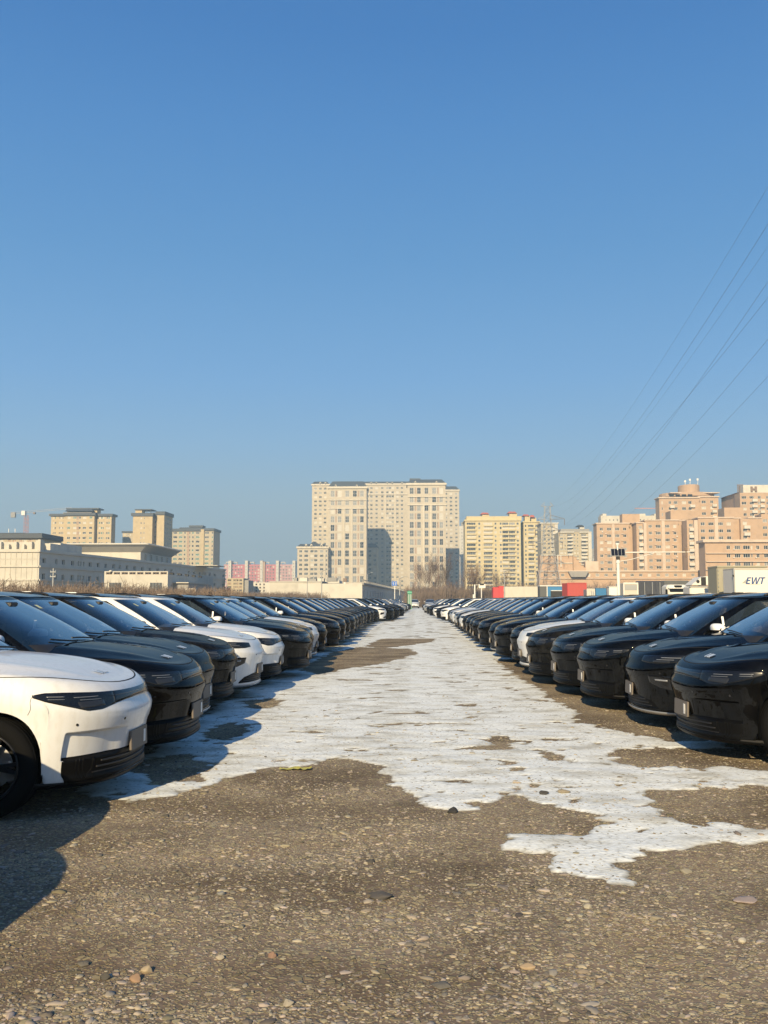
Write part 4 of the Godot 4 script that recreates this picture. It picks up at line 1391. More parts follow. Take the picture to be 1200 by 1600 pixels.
func dormers(parent: Node, us: Array, v: float, z: float, size: float) -> void:
	for u in us:
		var c := at(u, v, z)
		var b := MB.new()
		b.box(Vector3(c.x, c.y - size * 0.1, -z - 1.0), Vector3(size, size, 2.0))
		b.tri(Vector3(c.x - size * 0.6, c.y + size * 0.4, -z + 0.02), Vector3(c.x + size * 0.6, c.y + size * 0.4, -z + 0.02), Vector3(c.x, c.y + size, -z + 0.02))
		b.quad(Vector3(c.x + size * 0.6, c.y + size * 0.4, -z + 0.02), Vector3(c.x + size * 0.6, c.y + size * 0.4, -z - 2.0), Vector3(c.x, c.y + size, -z - 2.0), Vector3(c.x, c.y + size, -z + 0.02))
		b.quad(Vector3(c.x - size * 0.6, c.y + size * 0.4, -z - 2.0), Vector3(c.x - size * 0.6, c.y + size * 0.4, -z + 0.02), Vector3(c.x, c.y + size, -z + 0.02), Vector3(c.x, c.y + size, -z - 2.0))
		var d := part("dormer", b, parent, M.cream_trim)
		pbox(d, "dormer_window", M.pane_grey, u - 0.8, u + 0.8, v - 1.0, v + 1.4, z - 0.03, 0.05)

func make_buildings() -> void:
	main_block()
	yellow_and_cream()
	peach_estate()
	left_towers()
	left_works()
	far_rows()

func main_block() -> void:
	var t := thing("apartment_tower", "tall cream apartment tower with blue slate mansard at the end of the lane", "building", Vector3.ZERO)
	# two projecting fronts of big glazed bays
	for s in [[512.5, 572.5, 763.0, [[516, 522], [523.4, 526.4], [527.4, 533], [539, 545], [551, 557], [558.4, 561.2], [562.4, 568]], 766.6, "left"], [637.0, 697.0, 757.5, [[640.5, 646.8], [648, 651], [652.2, 658], [664, 670], [676, 682.2], [683.4, 686.2], [687.4, 693]], 762.0, "right"]]:
		var cols := []
		for c in s[3]: cols.append([c[0], c[1], 1 if c[1] - c[0] < 4 else 2])
		var r := block(t, M.cream_wall, {"z": 640.0, "u0": s[0], "u1": s[1], "v": s[2], "cols": cols, "rows": [s[4], 13.35, 9.6, 13], "panes_up": 2, "deep": 16.0, "panes": ["pane_pale", "pane_grey", "pane_pale", "pane_grey", "pane_dark", "pane_pale", "pane_curtain_glint"], "frame": "frame_white"})
		cornice(t, r, M.cream_trim, 1.4, 0.8)
		for v in [s[2] + 17.5, s[2] + 30.5]: pbox(t, "string_course", M.cream_trim, s[0] - 0.5, s[1] + 0.5, v, v + 1.6, 639.4, 0.7)
		for u in [s[0] + 25.0, s[0] + 36.5]: pbox(t, "pilaster", M.cream_trim, u - 1.0, u + 1.0, s[2] + 32, 936, 639.5, 0.6)
		for i in 13: # brown spandrels between the bays' upper and lower lights
			for u in [s[3][1], s[3][5]]: pbox(t, "spandrel", M.spandrel, u[0] + 0.2, u[1] - 0.2, s[4] + 13.35 * i, s[4] + 13.35 * i + 9.6, 640.03, 0.08)
		hip_roof(t, r.x0 - 0.6, r.x1 + 0.6, r.top + 0.7, py(751.0 if s[5] == "left" else 748.5, 640.0), 639.6, 17.0, 3.0, M.slate_roof)
		dormers(t, [s[0] + 12.0, s[0] + 45.0], s[2] - 3.6, 639.4, 1.1)
	pbox(t, "roof", M.slate_roof, 640, 657, 747.5, 751, 646, 10)
	# the wings standing further back
	var c1 := []
	for u in [492.0, 499.5, 507.0]: c1.append([u - 2.0, u + 2.2, 3])
	var r1 := block(t, M.cream_wall, {"z": 652.0, "u0": 486.5, "u1": 514.0, "v": 758.5, "cols": c1, "rows": [762.0, 6.6, 3.2, 26], "each": false, "deep": 14.0})
	cornice(t, r1, M.cream_trim, 1.2, 0.6)
	hip_roof(t, r1.x0 - 0.5, r1.x1, r1.top + 0.9, py(751.5, 652), 651.6, 14, 2.0, M.slate_roof)
	dormers(t, [500.5, 508.5], 755.3, 651.4, 1.1)
	var c2 := []
	for u in [574.2, 580.0, 588.2, 597.2, 605.2, 609.4, 613.6, 621.0, 628.2]: c2.append([u - 1.7, u + 2.0, 3])
	var r2 := block(t, M.cream_wall, {"z": 710.0, "u0": 560.0, "u1": 645.0, "v": 757.5, "cols": c2, "rows": [761.0, 6.62, 3.2, 26], "each": false, "deep": 14.0})
	cornice(t, r2, M.cream_trim, 1.2, 0.6)
	hip_roof(t, r2.x0, r2.x1, r2.top + 0.9, py(752.0, 710), 709.6, 14, 1.5, M.slate_roof)
	dormers(t, [580, 588, 605, 613, 628], 755.0, 709.4, 1.1)
	for u in [602.0, 617.5]: pbox(t, "pilaster", M.cream_trim, u - 0.8, u + 0.8, 770, 936, 709.4, 0.6)
	pbox(t, "string_course", M.cream_trim, 572, 636, 771.5, 773, 709.3, 0.7)
	var r3 := block(t, M.cream_wall, {"z": 740.0, "u0": 690.0, "u1": 718.5, "v": 767.0, "cols": [[697.2, 699.8, 2], [703.5, 707.7, 3], [712.0, 715.8, 3]], "rows": [770.0, 6.2, 3.1, 26], "each": false, "deep": 26.0, "side": [3.0, 1.6, 5, 4.6]})
	cornice(t, r3, M.cream_trim, 1.2, 0.6)
	hip_roof(t, r3.x0, r3.x1 + 0.5, r3.top + 0.9, py(759.5, 740), 739.6, 26, 3.0, M.slate_roof)
	# the low building in the court between the two fronts
	var lo := thing("low_apartment_block", "low grey block with small blue roof tucked into the tall tower's court", "building")
	var r4 := block(lo, M.cream_wall, {"z": 684.0, "u0": 560.0, "u1": 590.0, "v": 855.5, "cols": [[575.6, 580.2, 2], [583.4, 588.0, 2]], "rows": [859.2, 7.0, 4.0, 11], "deep": 12.0})
	hip_roof(lo, r4.x0, r4.x1 + 0.5, r4.top, py(849, 684), 683.7, 12, 2.0, M.slate_roof)
	# lower block attached on the left
	var w := thing("apartment_block", "lower cream apartment block with slate roof against the tall tower's left side", "building")
	var r5 := block(w, M.cream_wall, {"z": 632.0, "u0": 464.0, "u1": 512.0, "v": 856.5, "cols": [[467, 471.5, 2], [475.0, 481.0, 3], [484.5, 489.5, 3], [490.5, 495.5, 3], [499.5, 505.0, 3], [508.5, 511.0, 2]], "rows": [859.5, 7.02, 3.9, 11], "deep": 16.0})
	cornice(w, r5, M.cream_trim, 1.3, 0.7)
	hip_roof(w, r5.x0 - 0.4, r5.x1 - 0.1, r5.top + 1.0, py(849.5, 632), 631.4, 16, 2.2, M.slate_roof)
	hip_roof(w, px(482, 632), px(496, 632), py(849.6, 632), py(845, 632), 636, 8, 2.2, M.slate_roof)
	dormers(w, [478.3, 486.4, 502.4, 510.6], 852.6, 631.0, 1.3)
	for u in [483.0, 507.0]: pbox(w, "pilaster", M.cream_trim, u - 0.7, u + 0.7, 866, 936, 631.5, 0.5)

func yellow_and_cream() -> void:
	var t := thing("apartment_block", "yellow apartment block with little red roofs on its top", "building")
	var bal := [[730, 744, 5], [756.5, 770, 5], [786, 795.5, 4], [796.5, 806, 4]]
	var small := [[748.2, 751.6, 1], [773.8, 777, 1], [782, 785, 1], [808.6, 812, 1]]
	var cols := bal + small
	cols.sort_custom(func(a, b): return a[0] < b[0])
	var r := block(t, M.yellow_wall, {"z": 600.0, "u0": 727.5, "u1": 815.0, "v": 813.5, "cols": cols, "rows": [816.5, 6.65, 3.6, 16], "deep": 22.0, "frame": "frame_white", "panes": ["pane_dark", "pane_grey", "pane_grey", "pane_pale", "pane_curtain_glint"]})
	var pz := 600.0
	pbox(t, "parapet", M.yellow_wall, 729, 815, 806.5, 813.4, 602.5, 17.0)
	cornice(t, r, M.yellow_wall, 0.8, 0.6)
	for i in 16:
		for c in bal:
			pbox(t, "balcony", M.yellow_wall, c[0] - 0.4, c[1] + 0.4, 816.5 + 6.65 * i + 3.4, 816.5 + 6.65 * i + 6.0, 599.2, 0.8)
	for s in [[752, 765.5, 801.0, 806.5], [794.5, 809, 799.5, 806.5]]:
		pbox(t, "roof_hut", M.yellow_wall, s[0] + 1.5, s[1] - 1.0, s[2] + 2.5, s[3], 603, 8)
		hip_roof(t, px(s[0], 602), px(s[1], 602), py(s[2] + 2.6, 602), py(s[2], 602), 602, 10, 1.0, M.red_roof)
	var t2 := thing("apartment_block", "narrow yellow apartment block right behind the pylon with red roof pieces", "building")
	var r2 := block(t2, M.yellow_wall, {"z": 606.0, "u0": 819.5, "u1": 844.5, "v": 816.0, "cols": [[821.5, 824, 1], [826.5, 835.5, 4], [838.0, 841.5, 2]], "rows": [820.0, 6.5, 3.4, 16], "deep": 18.0, "frame": "frame_white"})
	cornice(t2, r2, M.yellow_wall, 0.8, 0.5)
	for i in 16: pbox(t2, "balcony", M.yellow_wall, 826, 836, 823.3 + 6.5 * i, 825.8 + 6.5 * i, 605.3, 0.7)
	pbox(t2, "roof_hut", M.yellow_wall, 820, 828, 806, 816, 608, 7)
	hip_roof(t2, px(818, 607), px(829, 607), py(806.5, 607), py(804, 607), 607, 9, 1.0, M.red_roof)
	pbox(t2, "roof_hut", M.yellow_wall, 830, 838, 809, 816, 614, 7)
	hip_roof(t2, px(829, 612), px(838, 612), py(808.5, 612), py(805, 612), 612, 9, 1.0, M.red_roof)
	# pale blocks behind the pylon
	var c := thing("apartment_block", "cream apartment block with white balconies behind the pylon", "building")
	var rc := block(c, M.sand_wall, {"z": 520.0, "u0": 847.0, "u1": 873.5, "v": 818.0, "cols": [[850, 854.5, 2], [857, 861, 2], [863, 866.5, 2]], "rows": [821.5, 6.6, 3.6, 14], "deep": 16.0})
	cornice(c, rc, M.white_wall, 0.7, 0.5)
	pbox(c, "pilaster", M.white_wall, 868.5, 871.5, 819, 936, 519.2, 1.2)
	for i in 13: pbox(c, "balcony", M.white_wall, 861.5, 867, 825.4 + 6.6 * i, 828.0 + 6.6 * i, 518.9, 1.0)
	var d := thing("apartment_block", "cream apartment block with grey roof terrace between pylon and peach buildings", "building")
	var rd := block(d, M.sand_wall, {"z": 500.0, "u0": 874.5, "u1": 924.0, "v": 831.5, "cols": [[876.5, 881.5, 3], [883.5, 885.5, 1], [887.5, 895, 4], [898, 901, 2], [903.5, 905.3, 1], [909.5, 918, 4]], "rows": [834.5, 5.55, 3.0, 11], "deep": 16.0})
	pbox(d, "roof_terrace", M.grey_wall, 876, 921, 826.5, 831.4, 503, 10)
	pbox(d, "roof_hut", M.white_wall, 906, 913, 822.5, 826.4, 505, 5)
	hip_roof(d, px(903.5, 504), px(915, 504), py(823, 504), py(820.5, 504), 504, 7, 1.0, M.slate_roof)
	for u in [[874.5, 897.0], [905.5, 924.5]]: pbox(d, "cornice", M.white_wall, u[0], u[1], 830.6, 832.4, 499.2, 1.0)
	for i in 10:
		pbox(d, "balcony", M.white_wall, 887, 895.5, 837.4 + 5.55 * i, 839.6 + 5.55 * i, 499.0, 0.9)
		pbox(d, "balcony", M.white_wall, 909, 918.5, 837.4 + 5.55 * i, 839.6 + 5.55 * i, 499.0, 0.9)
	pbox(d, "pilaster", M.white_wall, 921, 924.2, 832.6, 936, 499.3, 0.9)
	# distant pale tower seen in the gap
	var g := thing("apartment_tower", "narrow pale distant tower between the tall cream tower and the yellow block", "building")
	block(g, M.white_wall, {"z": 860.0, "u0": 718.0, "u1": 736.0, "v": 822.0, "cols": [[722, 723.2, 1], [725, 726.2, 1]], "rows": [826, 5.2, 2.4, 18], "each": false, "deep": 14.0})
	pbox(g, "roof_hut", M.grey_wall, 720.5, 726.0, 816, 821.9, 864, 6)

func ac_unit(parent: Node, u: float, v: float, z: float) -> void:
	pbox(parent, "air_conditioner", M.frame_white, u - 0.9, u + 0.9, v - 0.8, v + 0.8, z - 0.45, 0.45)

func balcony_strip(t: Node, u0: float, u1: float, v0: float, step: float, n: int, z: float) -> void:
	for i in n:
		pbox(t, "balcony", M.white_wall, u0, u1, v0 + step * i, v0 + step * i + step * 0.46, z - 0.9, 0.9)

func peach_estate() -> void:
	var z := 380.0
	# left block
	var a := thing("apartment_block", "peach apartment block nearest the pylon, with a windowless roof box", "building")
	var r := block(a, M.peach_wall, {"z": z, "u0": 934.5, "u1": 985.5, "v": 818.0, "cols": [[939.2, 944.4, 2], [950.4, 957.6, 3], [963.4, 970.2, 3], [976.0, 981.2, 2]], "rows": [824.4, 10.45, 4.6, 10], "deep": 7.0})
	cornice(a, r, M.peach_trim, 0.5, 0.35)
	pbox(a, "pilaster", M.peach_trim, 958.8, 960.0, 818.8, 936, z - 0.25, 0.3)
	pbox(a, "roof_box", M.peach_wall, 972.5, 999.5, 803.0, 817.5, z + 2, 5)
	var rs := block(a, M.peach_wall, {"z": z + 3.0, "u0": 984.0, "u1": 997.5, "v": 817.4, "deep": 7.0})
	cornice(a, rs, M.peach_trim, 0.5, 0.3)
	for i in 8:
		for u in [946.8, 972.6]:
			pbox(a, "ledge", M.peach_trim, u - 1.6, u + 1.6, 833.4 + 10.45 * i, 834.6 + 10.45 * i, z - 0.4, 0.45)
		if i % 3 == 0: ac_unit(a, 955.0 if i % 2 else 941.5, 831.0 + 10.45 * i, z)
	# middle block
	var b := thing("apartment_block", "peach apartment block with a column of white balconies on its left, mid estate", "building")
	var r2 := block(b, M.peach_wall, {"z": z - 6, "u0": 1010.5, "u1": 1063.0, "v": 813.0, "cols": [[1016.0, 1021.6, 3], [1027.2, 1035.4, 3], [1042.2, 1049.2, 3], [1055.0, 1060.0, 2]], "rows": [820.0, 10.7, 4.6, 10], "deep": 7.0})
	cornice(b, r2, M.peach_trim, 0.5, 0.35)
	pbox(b, "pilaster", M.peach_trim, 1036.8, 1038.4, 813.8, 936, z - 6.3, 0.3)
	var rb := block(b, M.peach_wall, {"z": z - 5.0, "u0": 997.0, "u1": 1010.5, "v": 817.0, "cols": [[1000.6, 1006.0, 3]], "rows": [821.6, 10.5, 4.8, 10], "deep": 7.0})
	cornice(b, rb, M.peach_trim, 0.5, 0.3)
	balcony_strip(b, 999.2, 1008.0, 827.4, 10.5, 9, z - 5.0)
	pbox(b, "pilaster", M.peach_trim, 1008.4, 1010.0, 817, 936, z - 6.6, 1.6)
	var rb2 := block(b, M.peach_wall, {"z": z - 3.0, "u0": 1062.8, "u1": 1076.5, "v": 813.4, "deep": 7.0})
	cornice(b, rb2, M.peach_trim, 0.5, 0.3)
	for i in 8:
		for u in [1024.4, 1052.0]: pbox(b, "ledge", M.peach_trim, u - 1.6, u + 1.6, 829.0 + 10.7 * i, 830.2 + 10.7 * i, z - 6.4, 0.45)
		if i % 3 == 1: ac_unit(b, 1058.0, 827.4 + 10.7 * i, z - 6)
	# right block
	var c := thing("apartment_block", "peach apartment block at right with a pale pilaster and white balcony columns", "building")
	var r3 := block(c, M.peach_wall, {"z": z - 14, "u0": 1094.5, "u1": 1150.0, "v": 809.0, "cols": [[1098.2, 1104.8, 2], [1110.4, 1119.0, 3], [1125.2, 1133.6, 3], [1139.2, 1145.8, 2]], "rows": [816.0, 11.0, 5.0, 10], "deep": 7.0})
	cornice(c, r3, M.peach_trim, 0.5, 0.35)
	pbox(c, "pilaster", M.peach_trim, 1120.4, 1122.0, 809.8, 936, z - 14.3, 0.3)
	var rl := block(c, M.peach_wall, {"z": z - 12.5, "u0": 1076.5, "u1": 1094.5, "v": 812.5, "cols": [[1079.6, 1086.0, 3]], "rows": [818.2, 10.9, 5.0, 10], "deep": 7.0})
	balcony_strip(c, 1077.8, 1087.4, 824.4, 10.9, 9, z - 12.5)
	pbox(c, "pilaster", M.peach_trim, 1088.0, 1090.2, 812.5, 936, z - 13.8, 1.2)
	var rr := block(c, M.peach_wall, {"z": z - 11.0, "u0": 1150.0, "u1": 1161.0, "v": 810.0, "deep": 7.0})
	cornice(c, rr, M.peach_trim, 0.5, 0.3)
	block(c, M.peach_wall, {"z": z - 12.5, "u0": 1161.0, "u1": 1174.0, "v": 810.5, "cols": [[1164.6, 1171.0, 3]], "rows": [815.0, 10.9, 5.0, 10], "deep": 7.0})
	balcony_strip(c, 1163.2, 1172.6, 821.0, 10.9, 9, z - 12.5)
	var rk := block(c, M.peach_wall, {"z": z - 12.0, "u0": 1174.0, "u1": 1194.0, "v": 809.5, "deep": 7.0})
	cornice(c, rk, M.peach_trim, 0.5, 0.3)
	block(c, M.peach_wall, {"z": z - 8.0, "u0": 1194.0, "u1": 1225.0, "v": 803.0, "cols": [[1196.0, 1203.0, 3], [1208.0, 1215.0, 3]], "rows": [811.0, 11.0, 5.0, 11], "deep": 7.0})
	for u in [[1048.0, 1090.0, 798.0], [1132.0, 1161.5, 793.0]]: pbox(c, "roof_box", M.peach_wall, u[0], u[1], u[2], 812.0, z + 4.0, 8.0)
	# low front wing
	var d := thing("low_apartment_block", "lower peach wing with wide windows in front of the right peach block", "building")
	var rd := block(d, M.peach_wall, {"z": 330.0, "u0": 1104.0, "u1": 1240.0, "v": 846.5, "cols": [[1137.6, 1143.6, 2], [1150.4, 1159.4, 3], [1163.8, 1174.6, 3], [1176.2, 1178.6, 1], [1184.4, 1189.6, 2], [1196.4, 1206.0, 3], [1212, 1222, 3]], "rows": [852.4, 12.9, 6.0, 6], "deep": 7.0})
	cornice(d, rd, M.peach_trim, 0.9, 0.8)
	for v in [863.6, 876.6, 889.4]: pbox(d, "string_course", M.peach_trim, 1103.4, 1240.0, v, v + 1.4, 329.4, 0.7)
	for i in 3:
		for u in [1147.0, 1181.5]: ac_unit(d, u, 858.0 + 12.9 * i, 330.0)
	# round tower behind
	var e := thing("apartment_tower", "peach tower with curved setback top and rooftop aerials behind the estate", "building")
	var re := block(e, M.peach_wall, {"z": 440.0, "u0": 1034.0, "u1": 1097.0, "v": 778.0, "cols": [[1037.6, 1039.6, 1], [1048.6, 1053.0, 2], [1056.6, 1062.8, 3], [1069.8, 1076.2, 2], [1079.8, 1085.0, 2]], "rows": [783.0, 9.4, 4.6, 14], "deep": 7.0})
	var re2 := block(e, M.peach_wall, {"z": 443.0, "u0": 1097.0, "u1": 1127.5, "v": 776.5, "cols": [[1100.6, 1107.6, 2], [1114.4, 1119.4, 2]], "rows": [782.0, 9.2, 4.4, 14], "deep": 7.0})
	cornice(e, re, M.peach_trim, 0.6, 0.5)
	cornice(e, re2, M.peach_trim, 0.6, 0.5)
	balcony_strip(e, 1078.8, 1086.4, 788.4, 9.4, 4, 440.0)
	balcony_strip(e, 1113.6, 1120.4, 787.4, 9.2, 4, 443.0)
	balcony_strip(e, 1047.4, 1054.2, 789.4, 9.4, 2, 440.0)
	for tier in [[1038.0, 1124.0, 770.6, 777.4, 0.0], [1068.5, 1101.0, 757.4, 770.4, 1.0]]:
		var lo := py(tier[3], 452.0, 1080); var hi := py(tier[2], 452.0, 1080)
		var x0 := px(tier[0], 452.0); var x1 := px(tier[1], 452.0)
		var m := MB.new()
		var poly := []
		for i in 24:
			var an := TAU * i / 24.0
			poly.append(Vector2((x0 + x1) / 2 + (x1 - x0) / 2 * cos(an), -456.0 + 11.0 * (0.6 if tier[4] > 0 else 1.0) * sin(an)))
		m.prism_y(poly, hi - lo, 0.3, Transform3D(Basis.IDENTITY, Vector3(0, (hi + lo) / 2, 0)))
		part("roof_drum", m, e, M.peach_wall)
	pbox(e, "roof_rim", M.peach_trim, 1047.0, 1124.5, 769.0, 770.5, 446.0, 6.0)
	for i in 4: pbox(e, "roof_opening", M.pane_dark, 1046.0 + 9.6 * i, 1053.0 + 9.6 * i, 772.2, 776.0, 444.2, 0.2)
	for u in [[1070.5, 750.5], [1078.0, 748.0], [1090.0, 747.5]]:
		var f := at(u[0], 757.0, 455.0)
		var g := at(u[0] + 0.8, u[1], 455.0)
		var m := MB.new()
		m.tube(f, g, 0.14, 0.08, 6, true)
		m.box(g + Vector3(-0.3, -0.5, 0), Vector3(0.8, 0.9, 0.3))
		part("aerial", m, e, M.pole_white)
	# the tower carrying a letter
	var h := thing("apartment_tower", "peach tower at the right edge carrying a dark letter H on its top", "building")
	var rh := block(h, M.peach_wall, {"z": 420.0, "u0": 1161.5, "u1": 1225.0, "v": 770.0, "cols": [[1164.0, 1171.5, 3], [1176.6, 1183.4, 3], [1189.6, 1194.6, 2], [1203.0, 1210.0, 3]], "rows": [775.0, 8.9, 4.4, 16], "deep": 7.0})
	var hx := MB.new()
	var xa := px(1152.5, 430.0); var xb := px(1161.6, 420.0)
	var ytop := py(770.0, 420.0)
	hx.quad(Vector3(xa, 0, -430), Vector3(xb, 0, -420), Vector3(xb, ytop, -420), Vector3(xa, ytop, -430))
	hx.quad(Vector3(xa, ytop, -430), Vector3(xb, ytop, -420), Vector3(xb, ytop, -448), Vector3(xa, ytop, -448))
	hx.quad(Vector3(xa, 0, -448), Vector3(xa, 0, -430), Vector3(xa, ytop, -430), Vector3(xa, ytop, -448))
	part("wall", hx, h, M.peach_wall)
	for v in [[1176.0, 1184.0], [1189.0, 1195.5]]: balcony_strip(h, v[0], v[1], 779.6, 8.9, 5, 420.0)
	pbox(h, "sign_frame", M.white_wall, 1161.5, 1225.0, 757.5, 769.9, 424.0, 6.0)
	for i in 6: pbox(h, "roof_frame_post", M.frame_brown, 1152.5 + 1.8 * i, 1152.9 + 1.8 * i, 757.5, 770.0, 428.0, 0.3)
	pbox(h, "roof_frame_rail", M.frame_brown, 1152.0, 1161.6, 757.0, 758.0, 427.9, 0.6)
	var sg := holder("letter", h)
	for q in [[1173.4, 1176.2, 760.0, 768.0], [1180.0, 1182.8, 760.0, 768.0], [1176.2, 1180.0, 763.0, 765.2]]: pbox(sg, "stroke", M.frame_brown, q[0], q[1], q[2], q[3], 423.4, 0.55)
	# podium along the foot of the estate
	var p := thing("podium_building", "long low peach podium with small windows below the estate", "building")
	var cols := []
	for i in 26: cols.append([850.0 + i * 13.6, 855.4 + i * 13.6, 3])
	var rp := block(p, M.peach_wall, {"z": 345.0, "u0": 843.0, "u1": 1215.0, "v": 892.5, "cols": cols, "rows": [896.2, 14.0, 4.6, 1], "deep": 7.0})
	cornice(p, rp, M.peach_trim, 0.5, 0.4)
	pbox(p, "string_course", M.peach_trim, 842.5, 1215.0, 903.0, 904.4, 344.5, 0.6)
	var cano := MB.new()
	var c0 := at(888, 892.6, 343); var c1 := at(920, 892.6, 343); var c2 := at(893, 901.5, 343); var c3 := at(915, 901.5, 343)
	cano.quad(c2, c3, c1, c0)
	cano.quad(c0 + Vector3(0, 0.01, -1.9), c1 + Vector3(0, 0.01, -1.9), c3 + Vector3(0, 0, -1.9), c2 + Vector3(0, 0, -1.9))
	cano.quad(c3, c3 + Vector3(0, 0, -1.9), c1 + Vector3(0, 0, -1.9), c1)
	cano.quad(c2 + Vector3(0, 0, -1.9), c2, c0, c0 + Vector3(0, 0, -1.9))
	part("gate_canopy", cano, p, M.grey_wall)
	# hall on the podium
	var q := thing("estate_hall", "windowless peach hall with stepped white gable right of the pylon", "building")
	block(q, M.peach_wall, {"z": 352.0, "u0": 845.0, "u1": 896.0, "v": 867.5, "deep": 7.0})
	for v in [867.0, 879.2]: pbox(q, "string_course", M.white_wall, 845.0, 895.0, v, v + 1.3, 351.6, 0.5)
	for u in [871.5, 876.5]: pbox(q, "pilaster", M.white_wall, u - 0.6, u + 0.6, 868.4, 886, 351.55, 0.5)
	for i in 5: pbox(q, "gable_step", M.peach_wall, 896.0, 897.5 + 3.6 * (i + 1), 869.0 + 4.4 * i, 892.0, 353.0 + i * 0.02, 8.0)
	for i in 4: pbox(q, "gable_cap", M.white_wall, 897.5 + 3.6 * i, 901.6 + 3.6 * i, 868.4 + 4.4 * i, 869.6 + 4.4 * i, 352.6, 8.0)
	pbox(q, "side_hall", M.peach_trim, 915.0, 935.0, 877.0, 892.0, 354.0, 8.0)
	# white slab behind
	var s := thing("apartment_block", "plain white slab block showing above the leftmost peach block", "building")
	block(s, M.white_wall, {"z": 470.0, "u0": 941.5, "u1": 1036.0, "v": 805.8, "cols": [[948.5, 950.5, 1], [954.5, 956.5, 1], [960.5, 962.5, 1], [966.5, 968.5, 1], [1003.0, 1005.0, 1], [1008.5, 1010.5, 1], [1014, 1016, 1], [1020, 1022.5, 1], [1027, 1029, 1]], "rows": [811.0, 6.6, 2.8, 3], "deep": 7.0})
	for u in [[941.5, 947.5], [999.0, 1008.5], [1022.5, 1029.0]]: pbox(s, "parapet", M.white_wall, u[0], u[1], 802.6, 805.9, 471.0, 8.0)
	var f := thing("apartment_block", "hazy lilac grey block in the gap left of the peach estate", "building")
	block(f, M.grey_wall, {"z": 700.0, "u0": 924.5, "u1": 940.0, "v": 857.5, "cols": [[928.5, 933.0, 2]], "rows": [861.0, 6.0, 2.6, 9], "deep": 7.0})
	# far crane jib over the white slab
	var k := thing("tower_crane", "thin far crane jib showing over the white slab, left of the round tower", "crane")
	pbox(k, "jib", M.crane_red, 992.0, 1060.0, 793.6, 794.8, 760.0, 0.8)
	pbox(k, "mast", M.crane_white, 1044.0, 1046.0, 788.0, 936.0, 760.5, 1.2)

